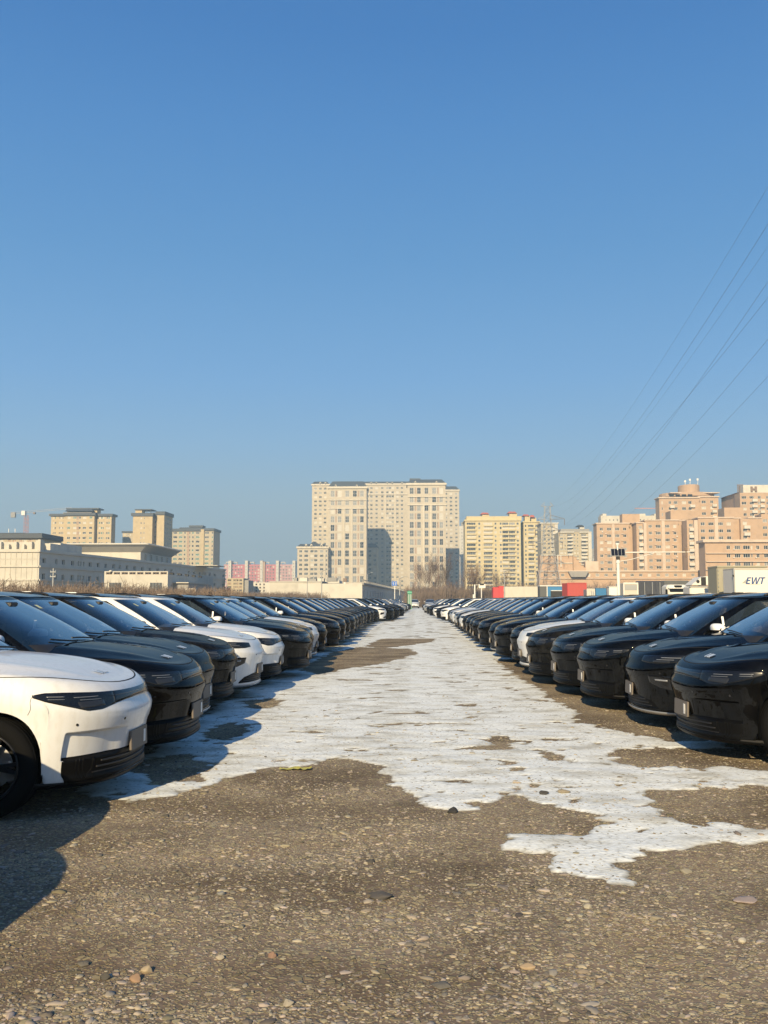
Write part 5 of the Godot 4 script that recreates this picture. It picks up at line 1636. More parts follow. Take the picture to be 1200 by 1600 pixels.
func left_towers() -> void:
	# wide tower
	var t := thing("apartment_tower", "wide warm yellow tower with grey green cornice and dark stair slots, left", "building")
	var z := 520.0
	var a := block(t, M.warm_wall, {"z": z, "u0": 76.0, "u1": 98.5, "v": 806.0, "cols": [[79.0, 80.6, 1], [81.8, 83.8, 1], [88.6, 90.2, 1], [91.0, 93.2, 1], [93.8, 95.4, 1]], "rows": [807.4, 7.95, 3.4, 17], "deep": 7.0, "panes": ["pane_dark", "pane_grey", "pane_green", "pane_curtain_glint"]})
	var b := block(t, M.warm_wall, {"z": z - 2.5, "u0": 98.5, "u1": 144.0, "v": 805.2, "cols": [[101.6, 106.4, 2], [110.6, 116.6, 3], [119.6, 122.8, 1], [126.0, 131.2, 2], [136.2, 140.8, 2]], "rows": [807.2, 7.95, 3.4, 17], "deep": 8.0, "panes": ["pane_dark", "pane_grey", "pane_green", "pane_curtain_glint"]})
	for i in 17: pbox(t, "stair_window", M.spandrel, 119.4, 123.0, 806.4 + 7.95 * i, 812.6 + 7.95 * i, z - 2.55, 0.08)
	var c := block(t, M.warm_wall, {"z": z + 1.0, "u0": 144.0, "u1": 149.0, "v": 802.0, "cols": [[145.0, 148.0, 1]], "rows": [807.0, 7.95, 4.2, 17], "deep": 14.0, "panes": ["spandrel"]})
	var d := block(t, M.warm_wall, {"z": z, "u0": 149.0, "u1": 171.0, "v": 806.0, "cols": [[151.0, 153.6, 1], [154.6, 157.0, 1], [157.6, 159.2, 1], [163.0, 165.2, 1], [166.0, 168.4, 1]], "rows": [807.4, 7.95, 3.4, 17], "deep": 7.0, "panes": ["pane_dark", "pane_grey", "pane_green", "pane_curtain_glint"]})
	for r in [a, d]:
		cornice(t, r, M.slate_roof, 1.3, 0.9, "roof_edge")
		pbox(t, "frieze", M.grey_wall, 76.0 if r == a else 149.0, 98.4 if r == a else 171.0, 802.6, 805.9, z - 0.1, 0.2)
	cornice(t, b, M.slate_roof, 1.5, 0.9, "roof_edge")
	pbox(t, "roof_parapet", M.grey_wall, 98.6, 143.5, 800.5, 803.2, z - 1.0, 12)
	hip_roof(t, px(99, 522), px(143, 522), py(797.5, 522), py(794.0, 522), 520, 10, 1.2, M.slate_roof)
	pbox(t, "roof_hut", M.warm_wall, 105, 152, 795.6, 801.0, 524, 6)
	pbox(t, "roof", M.slate_roof, 103.0, 154.5, 793.6, 795.6, 522.5, 9)
	# plain gabled tower
	var p := thing("apartment_tower", "peach beige tower with one pair of small windows, behind the works building", "building")
	z = 520.0
	var e := block(p, M.warm_wall, {"z": z, "u0": 205.0, "u1": 235.5, "v": 806.0, "cols": [[216.8, 218.8, 1], [221.8, 223.4, 1]], "rows": [808.4, 7.65, 2.8, 17], "deep": 14.0})
	cornice(p, e, M.slate_roof, 1.6, 0.6, "roof_edge")
	pbox(p, "frieze", M.slate_roof, 204.6, 236.0, 801.4, 806.0, z - 0.2, 0.3)
	var f := block(p, M.warm_wall, {"z": z + 5.0, "u0": 235.5, "u1": 243.0, "v": 802.5, "cols": [[236.5, 241.0, 2]], "rows": [806.0, 7.65, 4.2, 17], "deep": 14.0})
	pbox(p, "roof_edge", M.slate_roof, 235.0, 243.4, 801.0, 803.0, z + 4.5, 14)
	var g := block(p, M.warm_wall, {"z": z, "u0": 243.0, "u1": 254.0, "v": 804.0, "deep": 18.0, "rows": [807.0, 7.65, 4.0, 17], "side": [2.5, 2.2, 3, 5.0]})
	cornice(p, g, M.slate_roof, 1.9, 0.6, "roof_edge")
	pbox(p, "frieze", M.slate_roof, 242.8, 254.3, 800.2, 804.0, z - 0.2, 0.3)
	pbox(p, "roof_hut", M.warm_wall, 211.5, 222.0, 796.6, 801.4, 523, 6)
	pbox(p, "roof", M.slate_roof, 210.5, 237.0, 795.4, 796.8, 522.4, 10)
	for u in [224.0, 229.0, 235.0]: pbox(p, "roof_post", M.slate_roof, u, u + 0.7, 796.8, 801.4, 523, 0.4)
	var q := thing("apartment_block", "small cream block half hidden left of the plain peach beige tower", "building")
	var h := block(q, M.sand_wall, {"z": 560.0, "u0": 189.0, "u1": 207.0, "v": 832.0, "cols": [[191.4, 193.4, 1], [196.2, 198.6, 1], [200.6, 202.4, 1]], "rows": [834.0, 6.8, 3.0, 12], "deep": 12.0})
	cornice(q, h, M.slate_roof, 1.0, 0.5, "roof_edge")
	# green-windowed tower
	var m := thing("apartment_tower", "sand coloured tower with green glazed windows behind the works building", "building")
	z = 600.0
	var r1 := block(m, M.sand_wall, {"z": z, "u0": 266.5, "u1": 312.0, "v": 829.5, "cols": [[268.8, 275.0, 3], [277.4, 283.0, 3], [285.8, 288.4, 1], [292.2, 295.8, 1], [298.2, 301.0, 1], [304.2, 310.0, 3]], "rows": [831.0, 6.8, 3.4, 14], "deep": 18.0, "panes": ["pane_green", "pane_green", "pane_grey", "pane_dark"]})
	for i in 14: pbox(m, "stair_window", M.spandrel, 292.0, 296.0, 830.4 + 6.8 * i, 836.4 + 6.8 * i, z - 0.06, 0.08)
	var r2 := block(m, M.warm_wall, {"z": z - 1.5, "u0": 312.0, "u1": 317.0, "v": 827.0, "deep": 18.0})
	var r3 := block(m, M.sand_wall, {"z": z - 0.5, "u0": 317.0, "u1": 332.0, "v": 829.0, "cols": [[318.6, 324.8, 3], [329.0, 331.4, 1]], "rows": [831.0, 6.8, 3.4, 14], "deep": 20.0, "panes": ["pane_green", "pane_grey"]})
	for r in [r1, r3]: cornice(m, r, M.slate_roof, 1.6, 0.7, "roof_edge")
	hip_roof(m, px(276, 604), px(316, 604), py(827.5, 604), py(823.0, 604), 604, 12, 1.0, M.slate_roof)
	pbox(m, "roof", M.slate_roof, 295.0, 317.0, 820.8, 823.6, 608, 8)
	# crane
	var k := thing("tower_crane", "red and white tower crane with long jib left of the wide yellow tower", "crane")
	var cz := 640.0
	var base := at(37.0, 936.0, cz); var top := at(37.0, 805.0, cz)
	base.y = 0.0
	var mast := MB.new()
	var seg := 22
	for i in seg:
		var y0 := lerpf(base.y, top.y, float(i) / seg); var y1 := lerpf(base.y, top.y, float(i + 1) / seg)
		for sx in [-1.1, 1.1]:
			for sz in [-1.1, 1.1]: mast.tube(Vector3(base.x + sx, y0, -cz + sz), Vector3(base.x + sx, y1, -cz + sz), 0.16, 0.16, 4)
		for sz in [-1.1, 1.1]:
			mast.tube(Vector3(base.x - 1.1, y0, -cz + sz), Vector3(base.x + 1.1, y1, -cz + sz), 0.10, 0.10, 4)
			mast.tube(Vector3(base.x + 1.1, y0, -cz + sz), Vector3(base.x - 1.1, y0, -cz + sz), 0.10, 0.10, 4)
	part("mast", mast, k, M.crane_red)
	pbox(k, "cab", M.crane_white, 33.0, 39.0, 798.0, 805.0, cz - 1.4, 2.8)
	pbox(k, "counterweight", M.grey_wall, 16.5, 23.5, 800.5, 808.5, cz - 1.0, 2.0)
	for j in [[17.0, 34.0, 802.4, 802.4], [38.0, 112.0, 801.5, 795.0]]:
		var jb := MB.new()
		var n := 6 if j[0] < 30 else 24
		for i in n:
			var p0 := at(lerpf(j[0], j[1], float(i) / n), lerpf(j[2], j[3], float(i) / n), cz)
			var p1 := at(lerpf(j[0], j[1], float(i + 1) / n), lerpf(j[2], j[3], float(i + 1) / n), cz)
			var up := Vector3(0, 1.0, 0)
			jb.tube(p0, p1, 0.12, 0.12, 4)
			jb.tube(p0 + up, p1 + up, 0.10, 0.10, 4)
			jb.tube(p0, p1 + up, 0.06, 0.06, 3)
		part("jib", jb, k, M.crane_white)
	pbox(k, "trolley", M.frame_brown, 51.5, 54.5, 800.5, 803.0, cz - 1.0, 2.0)

func left_works() -> void:
	# long two-storey works building: sunlit end, shaded side running away
	var t := thing("works_building", "long pale stone works building, sunlit end wall and shaded side wall, left", "building")
	var z0 := 200.0; var z1 := 333.0
	var c0 := at(62.0, 858.0, z0); var c1 := at(352.0, 890.0, z1)
	var top := c0.y
	var xl := px(-40.0, z0)
	var along := Vector3(c1.x - c0.x, 0, c1.z - c0.z)
	var length := along.length()
	var dir := along.normalized()
	var b := MB.new()
	b.quad(Vector3(xl, 0, -z0), Vector3(c0.x, 0, -z0), Vector3(c0.x, top, -z0), Vector3(xl, top, -z0))
	var xs := []; var style := []
	# windows along the side: where they show
	for u in [[65.0, 70.5], [85.6, 89.0], [95.6, 100.6], [110.0, 115.0], [120.6, 123.0], [124.4, 126.8], [129.0, 131.4], [137.4, 142.6], [150.6, 155.0], [162.8, 167.0], [174.6, 179.2], [185.6, 188.6], [196.0, 200.0], [208.0, 212.0], [220.0, 224.0], [232.0, 236.0], [244.0, 248.0], [256.0, 259.6], [266.0, 269.6], [293.6, 296.6], [301.6, 305.0], [310.4, 313.6], [316.6, 318.0], [319.4, 320.8], [326.0, 329.0], [333.8, 337.0], [347.6, 350.4]]:
		var q := []
		for uu in u:
			var r := ray(uu, 900.0)
			# meet the ray with the wall's plan line
			var d := (c0.x * r.z - c0.z * r.x) / (dir.z * r.x - dir.x * r.z)
			q.append(d)
		xs.append([q[0], q[1], 2])
	var ys := [[py(905.4, z0, 62), py(895.6, z0, 62)], [py(879.6, z0, 62), py(871.4, z0, 62)]]
	wall_with_openings(b, Vector3(c0.x, 0, c0.z), dir, length, top, xs, ys, 0.5)
	b.quad(c1 * Vector3(1, 0, 1), Vector3(xl, 0, c1.z), Vector3(xl, top, c1.z), Vector3(c1.x, top, c1.z))
	b.quad(Vector3(xl, top, -z0), Vector3(c0.x, top, -z0), Vector3(c1.x, top, c1.z), Vector3(xl, top, c1.z))
	part("wall", b, t, M.concrete_wall)
	var turn := atan2(-dir.z, dir.x)
	for x in xs:
		for y in ys:
			var w := part("window", window_mesh(snappedf(x[1] - x[0], 0.02), snappedf(y[1] - y[0], 0.02), x[2], 1, "pane_dark" if rng.randf() < 0.7 else "pane_grey", "frame_white"), t)
			w.transform = Transform3D(Basis(Vector3.UP, turn), Vector3(c0.x, y[0], c0.z) + dir * x[0])
			w.position -= dir.cross(Vector3.UP) * 0.22
	# ledges round it
	for v in [861.5, 885.0, 906.0]:
		var y := py(v, z0, 62)
		var l := MB.new()
		l.box(Vector3((xl + c0.x) / 2, y, -z0 + 0.15), Vector3(c0.x - xl, 0.35, 0.3))
		var tr := Transform3D(Basis(Vector3.UP, turn), Vector3(c0.x, y, c0.z))
		l.box(Vector3(length / 2, 0, 0.15), Vector3(length, 0.35, 0.32), tr)
		part("ledge", l, t, M.concrete_wall)
	# slabs of the end wall
	for i in 9:
		for j in 5:
			var x := lerpf(xl + 3, c0.x - 0.2, i / 9.0)
			var wd := (c0.x - xl - 3.2) / 9.0 - 0.12
			var ya := lerpf(0.4, py(886.4, z0, 62), j / 3.0) if j < 3 else lerpf(py(884, z0, 62), top - 0.7, (j - 3) / 2.0)
			var yb := (lerpf(0.4, py(886.4, z0, 62), (j + 1) / 3.0) if j < 3 else lerpf(py(884, z0, 62), top - 0.7, (j - 2) / 2.0)) - 0.12
			var sl := MB.new()
			sl.box(Vector3(x + wd / 2, (ya + yb) / 2, -z0 + 0.04), Vector3(wd, yb - ya, 0.10))
			part("stone_slab", sl, t, M.concrete_wall)
	# stepped attic over the end and the corner turret
	var at1 := block(t, M.concrete_wall, {"z": z0 + 6.0, "u0": -40.0, "u1": 61.0, "v": 847.0, "base": top, "deep": 14.0, "called": "attic_wall"})
	for i in 6: pbox(t, "attic_buttress", M.concrete_wall, -2.0 + i * 12.0, 2.0 + i * 12.0, 846.5 + (i % 2) * 4, 861.0, z0 + 5.0, 1.2)
	pbox(t, "corner_pier", M.concrete_wall, 58.6, 63.4, 843.0, 862.0, z0 - 0.3, 2.0)
	block(t, M.concrete_wall, {"z": z0 + 8.0, "u0": 62.0, "u1": 76.0, "v": 849.0, "base": top, "deep": 8.0, "called": "attic_wall"})
	block(t, M.concrete_wall, {"z": z0 + 15.0, "u0": 74.0, "u1": 92.0, "v": 848.5, "base": top, "deep": 14.0, "cols": [[78.0, 81.0, 1], [85.8, 88.6, 1]], "rows": [856.0, 20.0, 6.0, 1], "called": "turret_wall"})
	# flared upper hall
	var h := thing("works_hall", "roof hall with wide flared cornice standing on the works building", "building")
	var zh := 268.0
	var xa := px(122.0, zh); var xb := px(218.0, zh)
	var ya2 := py(880.0, zh, 170); var yb2 := py(863.0, zh, 170)
	var hd := MB.new()
	hd.box(Vector3((xa + xb) / 2, (yb2 + top) / 2 - 1.0, -zh - 17.0), Vector3(xb - xa, yb2 - top + 2.0, 34.0))
	part("wall", hd, h, M.concrete_wall)
	hip_roof(h, xa, xb, yb2, yb2 + 0.02, zh, 34.0, 0.1, M.concrete_wall, "cornice_bed")
	var fl := MB.new()
	var yc := py(850.8, zh, 170)
	var lo := [Vector3(xa, yb2, -zh), Vector3(xb, yb2, -zh), Vector3(xb, yb2, -zh - 34), Vector3(xa, yb2, -zh - 34)]
	var hi := [Vector3(xa - 2.6, yc, -zh + 2.6), Vector3(xb + 2.6, yc, -zh + 2.6), Vector3(xb + 2.6, yc, -zh - 36.6), Vector3(xa - 2.6, yc, -zh - 36.6)]
	for i in 4: fl.quad(lo[i], lo[(i + 1) % 4], hi[(i + 1) % 4], hi[i])
	fl.quad(hi[0], hi[1], hi[2], hi[3])
	part("flared_cornice", fl, h, M.grey_wall)
	var rim := MB.new()
	for i in 4: rim.tube(hi[i], hi[(i + 1) % 4], 0.28, 0.28, 6, true)
	part("cornice_rim", rim, h, M.white_wall)
	for i in 5:
		var w := part("window", window_mesh(1.7, 2.0, 2, 1, "pane_dark", "frame_white"), h)
		w.transform = Transform3D(Basis(Vector3.UP, PI / 2), Vector3(xb + 0.24, ya2 + 0.9, -zh - 4.0 - i * 6.0))
	# further roof pieces on the works building
	var rp := thing("works_roof_house", "low pale roof house near the far end of the works building", "building")
	block(rp, M.concrete_wall, {"z": 300.0, "u0": 284.0, "u1": 339.0, "v": 883.0, "base": top, "deep": 12.0, "side": [2.0, 1.4, 2, 5.0], "rows": [885.5, 20.0, 3.0, 1]})
	# lower annexe in front
	var a := thing("works_annexe", "low weathered annexe with a row of roof slots before the works building", "building")
	var za := 178.0
	var cols := []
	for i in 8: cols.append([164.5 + i * 12.2, 174.5 + i * 12.2, 2])
	block(a, M.concrete_wall, {"z": za, "u0": 162.0, "u1": 261.5, "v": 892.5, "deep": 40.0, "cols": cols, "rows": [894.0, 9.0, 3.6, 1], "side": [1.0, 4.0, 5, 6.0], "panes": ["pane_dark"], "frame": "frame_brown"})
	for g in [[170.0, 189.0], [234.0, 253.0]]: 
		pbox(a, "gate", M.pane_grey, g[0], g[1], 910.5, 936.0, za - 0.05, 0.1)
		for i in 5: pbox(a, "gate_bar", M.frame_white, g[0] + (g[1] - g[0]) * i / 4.0 - 0.4, g[0] + (g[1] - g[0]) * i / 4.0 + 0.4, 910.5, 936.0, za - 0.12, 0.1)
	pbox(a, "chimney", M.white_wall, 170.5, 174.0, 891.0, 893.0, za - 0.5, 1.4)
	block(a, M.grey_wall, {"z": za + 4.0, "u0": 262.0, "u1": 294.0, "v": 910.5, "deep": 20.0, "called": "lean_to"})
	pbox(a, "lean_to_rim", M.concrete_wall, 261.5, 294.5, 909.6, 911.2, za + 3.4, 20.0)
	var s := thing("block_wall", "short pale block wall among the reeds before the annexe", "wall")
	pbox(s, "wall_panel", M.white_wall, 287.0, 306.0, 920.0, 937.0, 120.0, 0.5)
	for i in 5: pbox(s, "coping", M.white_wall, 287.0 + i * 3.8, 290.4 + i * 3.8, 919.2, 920.2, 119.9, 0.7)
	# grey-roofed block at the far left behind the end wall
	var g := thing("apartment_block", "cream block with grey eaves above the works end wall, far left", "building")
	var gr := block(g, M.sand_wall, {"z": 290.0, "u0": -40.0, "u1": 60.0, "v": 840.5, "deep": 16.0, "cols": [[-4.0, 2.0, 2], [8.5, 14.0, 1], [16.0, 22.0, 2], [27.0, 32.0, 2], [33.5, 38.5, 1], [41.0, 48.0, 3], [52.0, 56.0, 2]], "rows": [842.4, 9.0, 5.0, 6], "panes": ["pane_grey", "spandrel", "pane_curtain_glint"]})
	cornice(g, gr, M.slate_roof, 1.6, 0.9, "roof_edge")
	hip_roof(g, px(-30, 292), px(40, 292), py(836.5, 292), py(831.0, 292), 291, 13, 1.2, M.slate_roof)
	block(g, M.grey_wall, {"z": 296.0, "u0": 60.0, "u1": 71.0, "v": 838.0, "deep": 12.0, "called": "stair_wall"})
	pbox(g, "roof_edge", M.slate_roof, 58.0, 71.5, 836.0, 839.0, 295.0, 14.0)
	for u in [13.0, 23.0]: pbox(g, "vent_pipe", M.pole_white, u, u + 1.0, 826.0, 832.0, 296.0, 0.3)

func far_rows() -> void:
	# the long pink row
	var t := thing("apartment_row", "long pink and red apartment row with white stair towers, far left of centre", "building")
	var z := 900.0
	for s in [[349.0, 357.0, "pink_wall"], [360.0, 382.0, "red_wall"], [386.5, 406.0, "red_wall"], [410.0, 431.0, "red_wall"], [435.0, 457.5, "red_wall"]]:
		var cols := []
		var k := 0
		while s[0] + 2.0 + k * 4.6 < s[1] - 2.0:
			cols.append([s[0] + 1.6 + k * 4.6, s[0] + 4.2 + k * 4.6, 2])
			k += 1
		block(t, M[s[2]] if int(s[0]) % 2 == 0 else M.pink_wall, {"z": z, "u0": s[0], "u1": s[1], "v": 882.0, "cols": cols, "rows": [884.5, 4.7, 2.4, 11], "deep": 12.0, "each": false, "panes": ["pane_curtain_glint", "pane_grey", "pane_grey", "pane_dark"]})
		pbox(t, "roof_frame", M.white_wall, s[0] + 4.0, s[0] + 11.0, 878.0, 879.0, z + 4, 3)
		for u in [s[0] + 4.0, s[0] + 10.0]: pbox(t, "roof_frame_post", M.white_wall, u, u + 0.8, 879.0, 882.0, z + 4, 3)
	for u in [356.0, 382.0, 405.5, 430.5, 456.5]:
		block(t, M.white_wall, {"z": z - 3.0, "u0": u, "u1": u + 4.4, "v": 876.0, "cols": [[u + 1.2, u + 2.4, 1]], "rows": [880.0, 4.7, 1.6, 12], "deep": 12.0, "each": false})
	pbox(t, "stair_tower", M.peach_wall, 410.5, 414.0, 877.5, 936.0, z - 2.0, 6)
	# unfinished grey houses
	var g := thing("grey_house", "grey unfinished four storey house with open brown window holes, below the pink row", "building")
	block(g, M.sand_wall, {"z": 330.0, "u0": 354.0, "u1": 380.0, "v": 903.5, "cols": [[355.4, 361.0, 2], [364.4, 366.4, 1], [367.4, 369.0, 1], [369.8, 372.2, 1], [373.6, 378.0, 2]], "rows": [905.2, 5.3, 3.0, 5], "deep": 10.0, "frame": "frame_brown", "panes": ["pane_dark", "spandrel", "pane_grey"]})
	block(g, M.grey_wall, {"z": 331.0, "u0": 380.0, "u1": 388.0, "v": 906.5, "deep": 10.0, "called": "side_wall"})
	var g2 := thing("grey_house", "smaller grey house with pale front right of the unfinished one", "building")
	block(g2, M.white_wall, {"z": 345.0, "u0": 387.5, "u1": 421.0, "v": 910.0, "cols": [[388.6, 391.6, 1], [399.0, 401.6, 1], [405.0, 407.6, 1], [411.0, 413.6, 1]], "rows": [911.8, 5.0, 2.8, 4], "deep": 10.0, "frame": "frame_brown"})
	pbox(g2, "awning", M.truck_red, 353.4, 360.0, 919.0, 925.0, 326.0, 0.4)
	# long blank hall
	var h := thing("blank_hall", "long blank beige hall with roof plant, left of the lane's end", "building")
	var r := block(h, M.concrete_wall, {"z": 260.0, "u0": 421.0, "u1": 503.0, "v": 908.5, "deep": 24.0})
	cornice(h, r, M.concrete_wall, 0.3, 0.2)
	for u in [[459.0, 464.0], [468.0, 480.0], [482.0, 494.0], [496.0, 506.0], [510.0, 526.0]]:
		pbox(h, "roof_plant", M.grey_wall if int(u[0]) % 4 else M.white_wall, u[0], u[1], 902.5 + fmod(u[0], 3.0), 908.4, 264.0, 3.0)
	pbox(h, "doorway", M.spandrel, 448.0, 458.0, 927.5, 937.0, 259.9, 0.2)
	block(h, M.white_wall, {"z": 275.0, "u0": 503.0, "u1": 530.0, "v": 907.0, "deep": 12.0, "called": "upper_house"})
	var d := thing("dark_shed", "dark grey shed with sagging roof right of the blank beige hall", "building")
	block(d, M.dark_wall, {"z": 250.0, "u0": 504.0, "u1": 531.0, "v": 911.5, "deep": 30.0})
	block(d, M.dark_wall, {"z": 252.0, "u0": 531.0, "u1": 546.0, "v": 914.0, "deep": 30.0, "called": "lean_to"})
	block(d, M.dark_wall, {"z": 254.0, "u0": 546.0, "u1": 562.0, "v": 920.0, "deep": 30.0, "called": "lean_to"})
	pbox(d, "water_tank", M.frame_brown, 536.0, 541.5, 903.5, 909.0, 258.0, 1.6)
	pbox(d, "tank_stand", M.pole_white, 537.5, 540.0, 909.0, 914.0, 258.2, 0.8)
	pbox(d, "porch", M.concrete_wall, 530.0, 541.0, 924.5, 926.5, 247.0, 3.0)
	# long grey wall building running away beside the lane
	var w := thing("long_store", "long low grey store with a railed roof running away beside the lane", "building")
	var c0 := at(566.0, 912.0, 210.0); var c1 := at(652.0, 929.0, 620.0)
	c1.y = c0.y
	var along := Vector3(c1.x - c0.x, 0, c1.z - c0.z)
	var dir := along.normalized()
	var b := MB.new()
	var xs := []
	for i in 30: xs.append([4.0 + i * 9.0, 5.8 + i * 9.0, 2])
	wall_with_openings(b, Vector3(c0.x, 0, c0.z), dir, along.length(), c0.y, xs, [[2.2, 3.7]], 0.3)
	b.quad(Vector3(c0.x - 14, 0, c0.z), Vector3(c0.x, 0, c0.z), c0, Vector3(c0.x - 14, c0.y, c0.z))
	b.quad(Vector3(c0.x - 14, c0.y, c0.z), c0, c1, Vector3(c1.x - 14, c0.y, c1.z))
	part("wall", b, w, M.white_wall)
	var turn := atan2(-dir.z, dir.x)
	for i in 12:
		var p := part("window", window_mesh(1.8, 1.5, 2, 1, "pane_dark", "frame_white"), w)
		p.transform = Transform3D(Basis(Vector3.UP, turn), Vector3(c0.x, 2.2, c0.z) + dir * (4.0 + i * 9.0) - dir.cross(Vector3.UP) * 0.1)
	for spec in [["coping", 0.0, 0.4, 0.5], ["rail", 0.85, 0.12, 0.12]]:
		var cb := MB.new()
		cb.box(Vector3(along.length() / 2, c0.y + spec[1], 0.1), Vector3(along.length(), spec[2], spec[3]), Transform3D(Basis(Vector3.UP, turn), Vector3(c0.x, 0, c0.z)))
		part(spec[0], cb, w, M.grey_wall)
	for i in 40:
		var pb := MB.new()
		var q := Vector3(c0.x, c0.y + 0.4, c0.z) + dir * (1.0 + i * 3.0)
		pb.box(q, Vector3(0.12, 0.9, 0.12))
		part("rail_post", pb, w, M.grey_wall)
	var f := thing("store_front", "pale gabled front between the dark shed and the long grey store", "building")
	block(f, M.white_wall, {"z": 235.0, "u0": 546.0, "u1": 566.0, "v": 911.5, "deep": 12.0})

# ================================================================ the edge of the lot: trucks, poles, pylon, trees, reeds
func make_lot_edge() -> void:
	trucks()
	poles_and_signs()
	pylon_and_lines()
	trees_and_reeds()

func rounded_box(parent: Node, called: String, m: Material, lo: Vector3, hi: Vector3, e := 0.05) -> MeshInstance3D:
	var b := MB.new()
	b.cbox((lo + hi) / 2, hi - lo, e)
	return part(called, b, parent, m)

func truck_wheels(t: Node, x0: float, z: float, n: int, step: float) -> void:
	for i in n:
		for zz in [z + 0.35, z - 1.9]:
			var b := MB.new()
			var tr := Transform3D(Basis(Vector3.RIGHT, PI / 2), Vector3(x0 + i * step, 0.5, zz))
			b.lathe([[0.0, 0.14], [0.25, 0.14], [0.30, 0.10], [0.48, 0.12], [0.5, 0.0], [0.48, -0.12], [0.0, -0.12]], 20, tr)
			part("wheel", b, t, M.rubber)

# a sheet hanging in soft folds in the plane facing the camera
func tarp(parent: Node, m: Material, x0: float, x1: float, y0: float, y1: float, z: float, seed_: int) -> void:
	var f := noise(seed_, 0.8, 3)
	var pts := PackedVector3Array()
	for r in 15:
		for c in 61:
			var x := lerpf(x0, x1, c / 60.0); var y := lerpf(y0, y1, r / 14.0)
			var w := 0.10 * f.get_noise_2d(x * 2.4 + y * 0.9, y * 0.5) * (1.0 - 0.7 * pow(r / 14.0, 6.0))
			pts.append(Vector3(x, y, -z + w + 0.03))
	var b := MB.new()
	b.grid(pts, 61)
	part("tarpaulin", b, parent, m)

